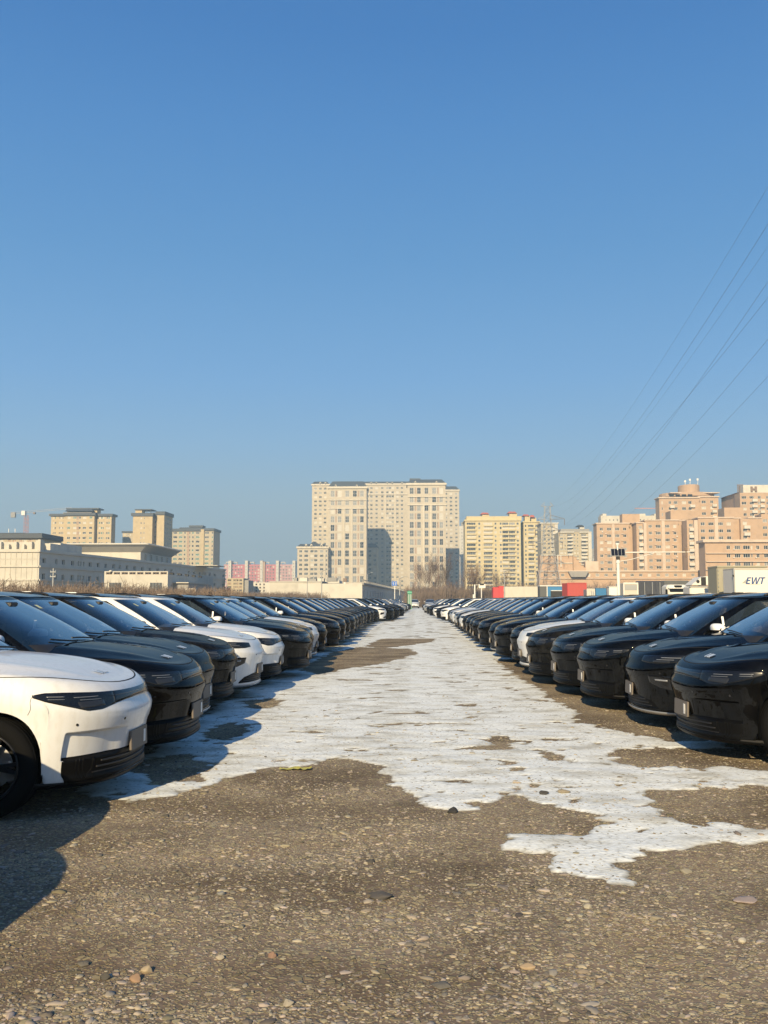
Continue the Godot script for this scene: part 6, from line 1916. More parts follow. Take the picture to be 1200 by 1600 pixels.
func trucks() -> void:
	# red and white curtain trailer
	var t := thing("box_trailer", "long pale tarpaulin trailer with bright red end, left of the other trucks", "truck trailer")
	var z := 150.0
	var y1 := py(916.5, z, 800)
	rounded_box(t, "red_front", M.truck_red, Vector3(px(770.5, z), 1.0, -z - 2.5), Vector3(px(781, z), y1 - 0.1, -z), 0.08)
	rounded_box(t, "red_end_panel", M.truck_red, Vector3(px(778.5, z) + 0.1, 0.9, -z - 2.6), Vector3(px(787.5, z), y1 + 0.08, -z + 0.05), 0.06)
	rounded_box(t, "cargo_box", M.tarp_pale, Vector3(px(787, z), 1.0, -z - 2.5), Vector3(px(843, z), y1, -z - 0.08), 0.06)
	tarp(t, M.tarp_pale, px(787.2, z), px(842.6, z), 1.1, y1 - 0.05, z, 5)
	rounded_box(t, "chassis", M.satin_black, Vector3(px(772, z), 0.6, -z - 2.2), Vector3(px(843, z), 1.0, -z - 0.3), 0.05)
	truck_wheels(t, px(828, z), -z - 0.5, 3, 1.2)
	# grey and blue box
	t = thing("box_truck", "blue sided box truck with grey end between the pale trailer and red box", "truck")
	z = 138.0
	y1 = py(916.0, z, 850)
	rounded_box(t, "end_panel", M.tarp_grey, Vector3(px(843.5, z), 1.0, -z - 2.4), Vector3(px(854.5, z), y1, -z), 0.05)
	rounded_box(t, "side_panel", M.truck_blue, Vector3(px(855.5, z), 1.0, -z - 2.3), Vector3(px(879, z), y1 - 0.05, -z + 0.02), 0.05)
	rounded_box(t, "corner_post", M.frame_white, Vector3(px(854.3, z), 0.9, -z - 2.4), Vector3(px(855.8, z), y1 + 0.1, -z + 0.05), 0.02)
	rounded_box(t, "top_rail", M.frame_white, Vector3(px(843.5, z), y1 - 0.02, -z - 2.4), Vector3(px(879, z), y1 + 0.14, -z + 0.06), 0.02)
	rounded_box(t, "awning", M.satin_black, Vector3(px(860.5, z), 1.8, -z - 0.1), Vector3(px(880, z), py(923.5, z, 870), -z + 0.3), 0.03)
	rounded_box(t, "awning_rail", M.frame_white, Vector3(px(860.5, z), py(923.4, z, 870), -z), Vector3(px(878, z), py(922.4, z, 870), -z + 0.32), 0.02)
	truck_wheels(t, px(850, z), -z - 0.5, 2, 2.2)
	# faded red box
	t = thing("cargo_container", "faded red cargo box seen from its corner, tallest of the small boxes", "container")
	z = 128.0
	y1 = py(911.0, z, 898)
	var b := MB.new()
	var xa := px(878.5, z + 2.0); var xb := px(887.5, z); var xc := px(916.8, z)
	b.quad(Vector3(xa, 1.0, -z - 2.0), Vector3(xb, 1.0, -z), Vector3(xb, y1, -z), Vector3(xa, y1, -z - 2.0))
	b.quad(Vector3(xb, 1.0, -z), Vector3(xc, 1.0, -z), Vector3(xc, y1, -z), Vector3(xb, y1, -z))
	b.quad(Vector3(xc, 1.0, -z), Vector3(xc - 0.5, 1.0, -z - 2.4), Vector3(xc - 0.5, y1, -z - 2.4), Vector3(xc, y1, -z))
	b.quad(Vector3(xa, y1, -z - 2.0), Vector3(xb, y1, -z), Vector3(xc, y1, -z), Vector3(xc - 0.5, y1, -z - 2.4))
	part("box", b, t, M.truck_faded_red)
	for e in [[xb, -z], [xc - 0.05, -z]]: rounded_box(t, "corner_post", M.truck_red, Vector3(e[0] - 0.06, 0.9, e[1] - 0.04), Vector3(e[0] + 0.06, y1 + 0.04, e[1] + 0.06), 0.02)
	rounded_box(t, "top_rail", M.truck_faded_red, Vector3(xb, y1 - 0.06, -z - 0.05), Vector3(xc, y1 + 0.05, -z + 0.05), 0.02)
	for i in 12: rounded_box(t, "rib", M.truck_faded_red, Vector3(lerpf(xb, xc, (i + 0.5) / 12.0) - 0.05, 1.05, -z - 0.02), Vector3(lerpf(xb, xc, (i + 0.5) / 12.0) + 0.05, y1 - 0.08, -z + 0.025), 0.01)
	rounded_box(t, "chassis", M.satin_black, Vector3(xb, 0.5, -z - 2.0), Vector3(xc, 1.0, -z - 0.1), 0.05)
	# low blue containers
	t = thing("cargo_container", "low blue cargo box right of the faded red one", "container")
	z = 122.0
	rounded_box(t, "box", M.truck_blue, Vector3(px(931, z), 0.6, -z - 2.4), Vector3(px(948, z), py(919.0, z, 940), -z), 0.05)
	for i in 7: rounded_box(t, "rib", M.truck_blue, Vector3(px(932.5 + i * 2.2, z), 0.7, -z - 0.01), Vector3(px(933.4 + i * 2.2, z), py(919.8, z, 940), -z + 0.04), 0.01)
	rounded_box(t, "lid", M.galvanised, Vector3(px(930.6, z), py(919.1, z, 940), -z - 2.45), Vector3(px(948.4, z), py(918.4, z, 940), -z + 0.04), 0.02)
	t = thing("open_trailer", "grey open trailer with a sagging cover right of the faded red box", "truck trailer")
	rounded_box(t, "side_boards", M.galvanised, Vector3(px(917, z), 0.8, -z - 2.4), Vector3(px(930, z), py(921.0, z, 922), -z), 0.04)
	tarp(t, M.tarp_pale, px(917, z), px(930, z), 1.6, py(919.6, z, 922), z, 8)
	for i in 4: rounded_box(t, "stake", M.frame_white, Vector3(px(918.5 + i * 3.4, z), 0.8, -z), Vector3(px(919.3 + i * 3.4, z), py(920.6, z, 922), -z + 0.1), 0.02)
	# white site cabinet
	t = thing("site_cabinet", "small white cabinet at the foot of the lamp pole with solar panel", "cabinet")
	z = 62.0
	rounded_box(t, "body", M.pole_white, Vector3(px(952, z), 0.0, -z - 0.7), Vector3(px(965.5, z), py(917.0, z, 958), -z), 0.03)
	rounded_box(t, "lid", M.frame_white, Vector3(px(951.2, z), py(917.0, z, 958), -z - 0.75), Vector3(px(966.3, z), py(915.8, z, 958), -z + 0.05), 0.02)
	rounded_box(t, "door", M.pole_white, Vector3(px(953.5, z), 0.2, -z + 0.002), Vector3(px(964, z), py(919.0, z, 958), -z + 0.025), 0.008)
	rounded_box(t, "handle", M.satin_black, Vector3(px(962, z), 1.2, -z + 0.03), Vector3(px(962.6, z), 1.4, -z + 0.055), 0.005)
	# boxes with dark tarpaulins
	t = thing("box_truck", "white framed box truck beside the dark navy tarpaulin trailer", "truck")
	z = 104.0
	y1 = py(911.0, z, 986)
	rounded_box(t, "cargo_box", M.tarp_pale, Vector3(px(974.5, z), 0.9, -z - 4.0), Vector3(px(997.5, z), y1, -z), 0.05)
	for f in [[974.2, 976.0], [996.0, 997.8]]: rounded_box(t, "frame_post", M.truck_white, Vector3(px(f[0], z), 0.8, -z - 0.1), Vector3(px(f[1], z), y1 + 0.03, -z + 0.07), 0.02)
	rounded_box(t, "frame_rail", M.truck_white, Vector3(px(974.2, z), y1 - 0.1, -z - 0.1), Vector3(px(997.8, z), y1 + 0.05, -z + 0.08), 0.02)
	rounded_box(t, "rear_doors", M.galvanised, Vector3(px(976.5, z), py(922, z, 986), -z), Vector3(px(995.5, z), y1 - 0.2, -z + 0.03), 0.01)
	truck_wheels(t, px(982, z), -z - 0.5, 1, 1.0)
	t = thing("tarp_trailer", "dark navy tarpaulin trailer with sagging top between white box and grey one", "truck trailer")
	z = 108.0
	y1 = py(907.5, z, 1016)
	rounded_box(t, "cargo_box", M.truck_navy, Vector3(px(998, z), 0.9, -z - 2.5), Vector3(px(1038, z), y1, -z - 0.1), 0.25)
	tarp(t, M.truck_navy, px(998, z), px(1038, z), 1.0, y1 - 0.1, z, 11)
	for i in 3: rounded_box(t, "strap", M.galvanised, Vector3(px(1007 + i * 12, z), 1.0, -z), Vector3(px(1007.9 + i * 12, z), y1 - 0.15, -z + 0.13), 0.01)
	t = thing("tarp_trailer", "dark grey tarpaulin trailer behind the white truck cab", "truck trailer")
	z = 112.0
	y1 = py(907.0, z, 1058)
	rounded_box(t, "cargo_box", M.tarp_grey, Vector3(px(1038.5, z), 0.9, -z - 2.5), Vector3(px(1080, z), y1, -z - 0.1), 0.2)
	tarp(t, M.tarp_grey, px(1038.5, z), px(1080, z), 1.0, y1 - 0.1, z, 14)
	# white truck cab seen from the front
	t = thing("truck_cab", "white truck cab facing the lot with a dark visor and windscreen", "truck")
	z = 96.0
	var x0 := px(1042.5, z); var x1 := px(1075.5, z)
	y1 = py(913.5, z, 1058)
	rounded_box(t, "cab", M.truck_white, Vector3(x0, 0.6, -z - 2.2), Vector3(x1, y1, -z), 0.22)
	rounded_box(t, "windscreen", M.gloss_black, Vector3(x0 + 0.25, py(925.0, z, 1058), -z - 0.1), Vector3(x1 - 0.15, py(919.5, z, 1058), -z + 0.03), 0.05)
	rounded_box(t, "roof_hatch", M.gloss_black, Vector3(px(1054, z), py(918.2, z, 1058), -z - 0.2), Vector3(px(1066.5, z), py(914.4, z, 1058), -z + 0.02), 0.05)
	rounded_box(t, "sun_visor", M.truck_white, Vector3(x0 + 0.1, py(919.6, z, 1058), -z), Vector3(x1 - 0.05, py(918.4, z, 1058), -z + 0.28), 0.04)
	for s in [x0 - 0.05, x1 + 0.05]: rounded_box(t, "mirror", M.gloss_black, Vector3(s - 0.1, 1.9, -z - 0.1), Vector3(s + 0.1, 2.6, -z + 0.1), 0.03)
	rounded_box(t, "bumper", M.galvanised, Vector3(x0 + 0.05, 0.4, -z - 0.3), Vector3(x1 - 0.05, 0.95, -z + 0.08), 0.05)
	rounded_box(t, "grille", M.satin_black, Vector3(x0 + 0.3, 1.0, -z), Vector3(x1 - 0.3, 1.6, -z + 0.03), 0.02)
	for s in [x0 + 0.3, x1 - 0.3]: rounded_box(t, "headlight", M.lamp_silver, Vector3(s - 0.18, 0.70, -z), Vector3(s + 0.18, 0.90, -z + 0.10), 0.03)
	truck_wheels(t, x0 + 1.0, -z - 0.8, 1, 1.0)
	# reefer: cab deflector and cooling unit
	t = thing("truck_cab", "white truck cab with roof deflector and side opening in front of the olive box", "truck")
	z = 82.0
	x0 = px(1078.5, z); x1 = px(1108.0, z)
	rounded_box(t, "cab", M.truck_white, Vector3(x0, 0.7, -z - 2.2), Vector3(x1, py(916.0, z, 1090), -z), 0.12)
	var db := MB.new()
	var d0 := at(1080.5, 914.0, z); var d1 := at(1108.0, 914.0, z); var d2 := at(1108.0, 900.0, z); var d3 := at(1096.0, 901.5, z)
	for k in [0.0, -2.2]:
		var o := Vector3(0, 0, k)
		if k == 0.0: db.quad(d0, d1, d2, d3)
		else: db.quad(d1 + o, d0 + o, d3 + o, d2 + o)
	var bk := Vector3(0, 0, -2.2)
	db.quad(d3, d2, d2 + bk, d3 + bk); db.quad(d0 + bk, d0, d3, d3 + bk); db.quad(d1, d1 + bk, d2 + bk, d2)
	part("roof_deflector", db, t, M.truck_white)
	rounded_box(t, "side_opening", M.satin_black, at(1095.5, 914.2, z) + Vector3(0, 0, -0.05), at(1103.0, 901.6, z) + Vector3(0, 0, 0.03), 0.03)
	rounded_box(t, "body_rail", M.galvanised, Vector3(x0 - 0.05, py(917.4, z, 1090), -z - 0.1), Vector3(x1, py(915.8, z, 1090), -z + 0.05), 0.02)
	var lg := MB.new()
	lg.tube(at(1090.5, 908.5, z) + Vector3(0, 0, 0.0), at(1090.5, 908.5, z) + Vector3(0, 0, 0.03), 0.14, 0.14, 16, true)
	part("round_badge", lg, t, M.satin_black)
	truck_wheels(t, x0 + 0.7, -z - 0.6, 1, 1.0)
	# the olive tarpaulin trailer and the white lettered box
	t = thing("tarp_trailer", "tall olive grey tarpaulin trailer at right, beside the white lettered box", "truck trailer")
	z = 76.0
	y1 = py(885.0, z, 1130)
	rounded_box(t, "cargo_box", M.tarp_olive, Vector3(px(1122, z), 1.0, -z - 2.5), Vector3(px(1154, z), y1, -z - 0.1), 0.06)
	tarp(t, M.tarp_olive, px(1122.2, z), px(1154, z), 1.05, y1 - 0.05, z, 17)
	rounded_box(t, "top_edge", M.tarp_olive, Vector3(px(1121.7, z), y1 - 0.12, -z - 2.5), Vector3(px(1200, z), y1 + 0.05, -z + 0.08), 0.04)
	for i in 9: rounded_box(t, "eyelet_strap", M.galvanised, Vector3(px(1122.6, z), 1.3 + i * 0.31, -z - 0.02), Vector3(px(1123.4, z), 1.42 + i * 0.31, -z + 0.12), 0.01)
	truck_wheels(t, px(1125, z), -z - 0.5, 2, 1.3)
	t = thing("box_trailer", "white box trailer lettered EWT in blue at the right edge", "truck trailer")
	z = 70.0
	y1 = py(889.5, z, 1180)
	x0 = px(1148.0, z)
	rounded_box(t, "cargo_box", M.truck_white, Vector3(x0, 1.0, -z - 2.5), Vector3(x0 + 7.5, y1, -z), 0.05)
	rounded_box(t, "corner_post", M.galvanised, Vector3(x0 - 0.05, 0.9, -z - 0.1), Vector3(x0 + 0.06, y1 + 0.04, -z + 0.04), 0.02)
	rounded_box(t, "top_rail", M.tarp_pale, Vector3(x0, y1 - 0.02, -z - 2.5), Vector3(x0 + 7.5, y1 + 0.08, -z + 0.04), 0.02)
	rounded_box(t, "hinge", M.satin_black, Vector3(x0 - 0.10, py(901, z, 1148), -z - 0.05), Vector3(x0 - 0.02, py(898, z, 1148), -z + 0.1), 0.01)
	rounded_box(t, "chassis", M.satin_black, Vector3(x0, 0.6, -z - 2.2), Vector3(x0 + 7.5, 1.0, -z - 0.3), 0.05)
	truck_wheels(t, x0 + 1.2, -z - 0.5, 2, 1.3)
	var tm := TextMesh.new()
	tm.text = "EWT"
	var sf := SystemFont.new()
	sf.font_names = PackedStringArray(["Droid Sans"])
	sf.font_weight = 700
	tm.font = sf
	tm.font_size = 64
	tm.pixel_size = 0.0105
	tm.depth = 0.01
	var lt := MeshInstance3D.new()
	lt.name = "lettering"
	lt.mesh = tm
	lt.material_override = M.print_blue
	t.add_child(lt, true)
	var lc := at(1180.0, 907.5, z)
	var shear := Basis(Vector3(1, 0, 0), Vector3(0.28, 1, 0), Vector3(0, 0, 1))
	lt.transform = Transform3D(shear, Vector3(lc.x, lc.y, -z + 0.004))
	# grey swoosh and underline beside the letters
	var sw := MB.new()
	for k in [[1159.0, 911.4, 1166.5, 911.4, 1169.0, 904.0, 1166.2, 905.0], [1166.0, 913.2, 1187.0, 913.2, 1187.3, 912.5, 1166.3, 912.5]]:
		var p := []
		for i in 4: p.append(at(k[i * 2], k[i * 2 + 1], z) * Vector3(1, 1, 0) + Vector3(0, 0, -z + 0.006))
		sw.quad(p[0], p[1], p[2], p[3])
	part("printed_swoosh", sw, t, M.print_grey)

func poles_and_signs() -> void:
	# lamp and camera pole with a solar panel
	var z := 60.0
	var t := thing("solar_lamp_pole", "white pole carrying a tilted dark solar panel and a long side arm", "pole", Vector3.ZERO)
	var x := px(967.0, z)
	var b := MB.new()
	b.tube(Vector3(x, 0, -z), Vector3(x, py(868.0, z, 967), -z), 0.105, 0.095, 16)
	part("pole", b, t, M.pole_white)
	b = MB.new()
	b.tube(Vector3(x, 0, -z), Vector3(x, 0.03, -z), 0.26, 0.26, 12, true)
	b.tube(Vector3(x, py(880, z, 967), -z), Vector3(x, py(876, z, 967), -z), 0.13, 0.13, 12, true)
	part("collar", b, t, M.pole_white)
	b = MB.new()
	b.cbox(Vector3(x, py(872.0, z, 967), -z + 0.02), Vector3(0.20, 0.20, 0.24), 0.02)
	part("junction_box", b, t, M.satin_black)
	var pt := Transform3D(Basis(Vector3.UP, -0.10) * Basis(Vector3.RIGHT, -0.45), Vector3(x, py(863.2, z, 967), -z + 0.05))
	b = MB.new()
	b.cbox(Vector3.ZERO, Vector3(0.90, 0.54, 0.035), 0.012, pt)
	var sp := part("solar_panel", b, t, M.galvanised)
	for i in 4:
		b = MB.new()
		b.box(Vector3(-0.315 + i * 0.21, 0, 0.021), Vector3(0.192, 0.48, 0.006), pt)
		part("solar_cell", b, sp, M.solar)
	b = MB.new()
	b.tube(Vector3(x, py(866, z, 967), -z), Vector3(x, py(849.5, z, 967), -z - 0.1), 0.05, 0.04, 10)
	b.lathe([[0.0, 0.0], [0.05, 0.02], [0.13, 0.22], [0.10, 0.26], [0.0, 0.27]], 14, Transform3D(Basis.IDENTITY, Vector3(x, py(855.0, z, 967), -z - 0.1)))
	part("lamp_head", b, t, M.pole_white)
	b = MB.new()
	b.path([at(969.0, 877.0, z), at(985.0, 874.5, z), at(1010.0, 867.5, z), at(1022.0, 864.5, z)], 0.022, 8)
	part("brace", b, t, M.pole_white)
	b = MB.new()
	var r0 := at(968, 863.2, z); var r1 := at(1079.0, 862.4, z)
	r0.z -= 0.12; r1.z -= 0.12
	b.tube(r0, r1, 0.045, 0.03, 10, true)
	part("side_arm", b, t, M.pole_white)
	b = MB.new()
	b.cbox(at(1071.5, 858.0, z), Vector3(0.10, 0.20, 0.10), 0.02)
	b.tube(at(1072.5, 872.0, z), at(1072.0, 858.0, z), 0.03, 0.03, 8, true)
	part("camera", b, t, M.frame_brown)
	# thin lamp posts among the background
	for s in [[788.5, 893.0, 934.0, 150.0, "slim grey lamp post behind the pale tarpaulin trailer", 0.10], [502.5, 893.0, 936.0, 150.0, "tall thin grey pole before the blank beige hall", 0.09], [574.0, 897.0, 930.0, 230.0, "slim lamp post against the long grey store", 0.10], [82.0, 888.0, 930.0, 90.0, "slim grey utility pole before the works building's shaded wall", 0.10], [480.0, 905.0, 936.0, 140.0, "thin pole before the right half of the blank beige hall", 0.06], [624.5, 904.0, 933.0, 170.0, "plain grey post right of the blue road sign", 0.14]]:
		var p := thing("utility_pole" if "utility" in s[4] else "lamp_post", s[4], "pole" if "pole" in s[4] else "lamp post")
		b = MB.new()
		b.tube(Vector3(px(s[0], s[3]), 0, -s[3]), Vector3(px(s[0], s[3]), py(s[1], s[3], s[0]), -s[3]), s[5], s[5] * 0.7, 8, true)
		part("post", b, p, M.galvanised)
		b = MB.new()
		var tp := Vector3(px(s[0], s[3]), py(s[1], s[3], s[0]), -s[3])
		if "utility" in s[4]:
			for k in 2:
				b.cbox(tp + Vector3(0, -0.35 - 0.45 * k, 0.08), Vector3(0.55, 0.07, 0.07), 0.01)
				for e in [-0.22, 0.22]: b.tube(tp + Vector3(e, -0.32 - 0.45 * k, 0.08), tp + Vector3(e, -0.17 - 0.45 * k, 0.08), 0.04, 0.03, 6, true)
			part("crossarm", b, p, M.galvanised)
		else:
			b.tube(tp, tp + Vector3(0.9, 0.35, 0.2), s[5] * 0.5, s[5] * 0.35, 6, true)
			b.cbox(tp + Vector3(1.1, 0.36, 0.24), Vector3(0.5, 0.10, 0.2), 0.03)
			part("lamp_arm", b, p, M.galvanised)
	# blue direction sign
	z = 165.0
	t = thing("road_sign", "blue road sign with white arrows on a pale post near the lane's end", "sign")
	b = MB.new()
	b.tube(Vector3(px(616.8, z), 0, -z), Vector3(px(616.8, z), py(908.5, z, 617), -z), 0.08, 0.07, 8, true)
	part("post", b, t, M.pole_white)
	var p0 := at(612.2, 915.2, z); var p1 := at(620.2, 908.4, z)
	rounded_box(t, "sign_plate", M.sign_blue, Vector3(p0.x, p0.y, -z + 0.09), Vector3(p1.x, p1.y, -z + 0.13), 0.01)
	b = MB.new()
	for q in [[614.3, 914.2, 614.9, 909.6], [613.4, 910.6, 615.6, 911.3], [617.4, 914.0, 618.0, 910.2], [617.4, 910.0, 619.4, 910.7], [618.8, 911.9, 619.6, 912.6]]:
		var a := at(q[0], q[1], z); var c := at(q[2], q[3], z)
		b.box(Vector3((a.x + c.x) / 2, (a.y + c.y) / 2, -z + 0.136), Vector3(absf(c.x - a.x), absf(c.y - a.y), 0.008))
	part("arrow", b, t, M.frame_white)
	# green kiosk
	z = 160.0
	t = thing("kiosk", "small green kiosk with pale roof band left of the lane's end", "kiosk")
	rounded_box(t, "cabin", M.sign_green, Vector3(px(637.0, z), 0, -z - 0.9), Vector3(px(643.4, z), py(926.5, z, 640), -z), 0.03)
	rounded_box(t, "roof_band", mat("kiosk_pale", lin(0.16, 0.42, 0.30), 0.6), Vector3(px(636.2, z), py(926.5, z, 640), -z - 1.0), Vector3(px(643.8, z), py(924.6, z, 640), -z + 0.1), 0.03)
	rounded_box(t, "cap", M.sign_green, Vector3(px(637.0, z), py(924.6, z, 640), -z - 0.9), Vector3(px(643.2, z), py(923.2, z, 640), -z), 0.03)
	for u in [638.0, 641.2]: rounded_box(t, "door_panel", M.galvanised, Vector3(px(u, z), 0.2, -z), Vector3(px(u + 1.6, z), py(928.5, z, 640), -z + 0.03), 0.008)
	# white notice boards beside the lane
	z = 120.0
	t = thing("notice_board", "white notice board on a post left of the red trailer end", "sign")
	b = MB.new()
	b.tube(Vector3(px(752.3, z), 0, -z), Vector3(px(752.3, z), py(913, z, 752), -z), 0.06, 0.06, 8, true)
	part("post", b, t, M.pole_white)
	var n0 := at(748.0, 918.6, z); var n1 := at(758.5, 912.8, z)
	rounded_box(t, "board", M.pole_white, Vector3(n0.x, n0.y, -z + 0.07), Vector3(n1.x, n1.y, -z + 0.12), 0.01)
	rounded_box(t, "lamp_box", M.satin_black, at(749.5, 914.4, z) + Vector3(0, 0, 0.02), at(756.0, 911.8, z) + Vector3(0, 0, 0.18), 0.02)
	t = thing("barrier_post", "white gate post with a long thin arm left of the notice board", "post")
	b = MB.new()
	b.tube(Vector3(px(742.0, z), 0, -z), Vector3(px(742.0, z), py(913.4, z, 742), -z), 0.09, 0.09, 8, true)
	part("post", b, t, M.pole_white)
	b = MB.new()
	b.tube(at(742.0, 914.0, z), at(771.0, 913.4, z) + Vector3(0, 0, -0.3), 0.035, 0.03, 6, true)
	part("arm", b, t, M.pole_white)
	rounded_box(t, "motor_box", M.pole_white, at(738.6, 936.0, z) + Vector3(0, -1.0, 0), at(741.0, 928.8, z) + Vector3(0, 0, 0.3), 0.03)

func pylon_and_lines() -> void:
	var z := 330.0
	var t := thing("power_pylon", "grey lattice power pylon in front of the cream apartment blocks", "pylon")
	var xc := px(857.5, z)
	var levels := [[0.0, 4.6], [py(905, z, 857), 3.4], [py(880, z, 857), 2.4], [py(850, z, 857), 1.75], [py(830, z, 857), 1.4], [py(811, z, 857), 1.1], [py(791, z, 857), 0.85]]
	var b := MB.new()
	for i in levels.size() - 1:
		var steps := 2 if i < 3 else 2
		for s in steps:
			var la := [lerpf(levels[i][0], levels[i + 1][0], float(s) / steps), lerpf(levels[i][1], levels[i + 1][1], float(s) / steps)]
			var lb := [lerpf(levels[i][0], levels[i + 1][0], float(s + 1) / steps), lerpf(levels[i][1], levels[i + 1][1], float(s + 1) / steps)]
			for k in 4:
				var a0 := pylon_corner(xc, z, la, k); var a1 := pylon_corner(xc, z, lb, k)
				var c0 := pylon_corner(xc, z, la, (k + 1) % 4); var c1 := pylon_corner(xc, z, lb, (k + 1) % 4)
				b.tube(a0, a1, 0.085, 0.085, 4)
				b.tube(a0, c1, 0.045, 0.045, 3); b.tube(c0, a1, 0.045, 0.045, 3)
				b.tube(a1, c1, 0.045, 0.045, 3)
	part("lattice", b, t, M.pylon_steel)
	var tips := []
	for arm in [[790.5, 847.5, 867.0], [810.5, 842.5, 884.0], [828.0, 838.0, 876.0], [847.0, 834.0, 880.0]]:
		var y := py(arm[0], z, 857)
		for u in [arm[1], arm[2]]:
			var tip := Vector3(px(u, z), y, -z)
			b = MB.new()
			var sx := signf(tip.x - xc)
			for dz in [-0.9, 0.9]:
				b.tube(Vector3(xc + sx * 0.9, y - 0.3, -z + dz), tip, 0.07, 0.06, 4)
				b.tube(Vector3(xc + sx * 0.9, y + 1.3, -z + dz), tip, 0.06, 0.06, 4)
			for k in 4:
				var f := (k + 0.5) / 4.0
				b.tube(Vector3(xc + sx * 0.9, y - 0.3, -z + 0.9).lerp(tip, f), Vector3(xc + sx * 0.9, y + 1.3, -z + 0.9).lerp(tip, f + 0.1), 0.04, 0.04, 3)
			part("arm", b, t, M.pylon_steel)
			if arm[0] > 800.0:
				b = MB.new()
				b.tube(tip, tip + Vector3(0, -2.2, 0), 0.10, 0.10, 6, true)
				part("insulator", b, t, M.frame_brown)
			tips.append(tip + Vector3(0, -2.2 if arm[0] > 800.0 else 0.0, 0))
	# the lines climb from here over the lot and away past the camera on the right
	var ends := [[1195.0, 300.0], [1200.0, 350.0], [1200.0, 385.0], [1200.0, 440.0], [1200.0, 465.0], [1200.0, 530.0], [1200.0, 588.0]]
	var names := ["topmost faint power line on the right of the sky", "second power line from the top on the right", "third power line from the top, faint and thin", "fourth power line from the top on the right, dark", "fifth power line, close under the fourth", "sixth power line, second lowest on the right", "lowest power line, crossing the sky above the peach estate"]
	for i in ends.size():
		var start: Vector3 = tips[[0, 1, 2, 3, 4, 5, 7][i]]
		var dd: float = [62.0, 66.0, 70.0, 72.0, 74.0, 78.0, 84.0][i]
		var through := at(ends[i][0], ends[i][1], dd)
		# a sagging curve from the pylon through that point
		var pts := []
		var span := 430.0
		var tq := (z - dd) / span
		var sag := 13.0
		var last := start + (through - start) / tq
		last.y = start.y + (through.y + 4.0 * sag * tq * (1.0 - tq) - start.y) / tq
		for k in 61:
			var f := k / 60.0
			var p := start.lerp(last, f)
			p.y -= 4.0 * sag * f * (1.0 - f)
			pts.append(p)
		b = MB.new()
		b.path(pts, 0.008 if i in [0, 2] else 0.012, 4)
		tag(part("power_line", b, null, M.wire), names[i], "power line", "power lines from the pylon")

func pylon_corner(xc: float, z: float, l: Array, k: int) -> Vector3:
	return Vector3(xc + l[1] * (1 if k == 1 or k == 2 else -1), l[0], -z + l[1] * (1 if k < 2 else -1))

func branch(trunk: MB, twigs: MB, r: RandomNumberGenerator, p: Vector3, d: Vector3, len_: float, rad: float, depth: int) -> void:
	var steps := 3
	var q := p
	for i in steps:
		d = (d + Vector3(r.randf_range(-0.22, 0.22), r.randf_range(-0.02, 0.16), r.randf_range(-0.22, 0.22))).normalized()
		var e := q + d * len_ / steps
		var ra := rad * (1.0 - 0.22 * i); var rb := rad * (1.0 - 0.22 * (i + 1))
		(trunk if depth < 2 else twigs).tube(q, e, ra, rb, 5 if depth < 2 else 3)
		q = e
		if depth < 4 and (i > 0 or depth > 0):
			var n := 2 if depth < 2 else 2
			for k in n:
				var side := Vector3(r.randf_range(-1, 1), r.randf_range(0.1, 0.9), r.randf_range(-1, 1)).normalized()
				branch(trunk, twigs, r, q, (d * 0.55 + side * 0.75).normalized(), len_ * r.randf_range(0.48, 0.68), rad * 0.46, depth + 1)

func make_tree(seed_: int, h: float, bark: Material) -> Node3D:
	var r := RandomNumberGenerator.new()
	r.seed = seed_
	var o := Node3D.new()
	var a := MB.new(); var b := MB.new()
	for k in (1 if seed_ % 3 else 3):
		branch(a, b, r, Vector3(r.randf_range(-0.3, 0.3) * k, 0, r.randf_range(-0.3, 0.3) * k), Vector3(r.randf_range(-0.12, 0.12) * (k + 1), 1, 0.05).normalized(), h * 0.55, h * 0.0135, 0)
	part("trunk", a, o, bark)
	part("crown", b, o, M.twig)
	return o

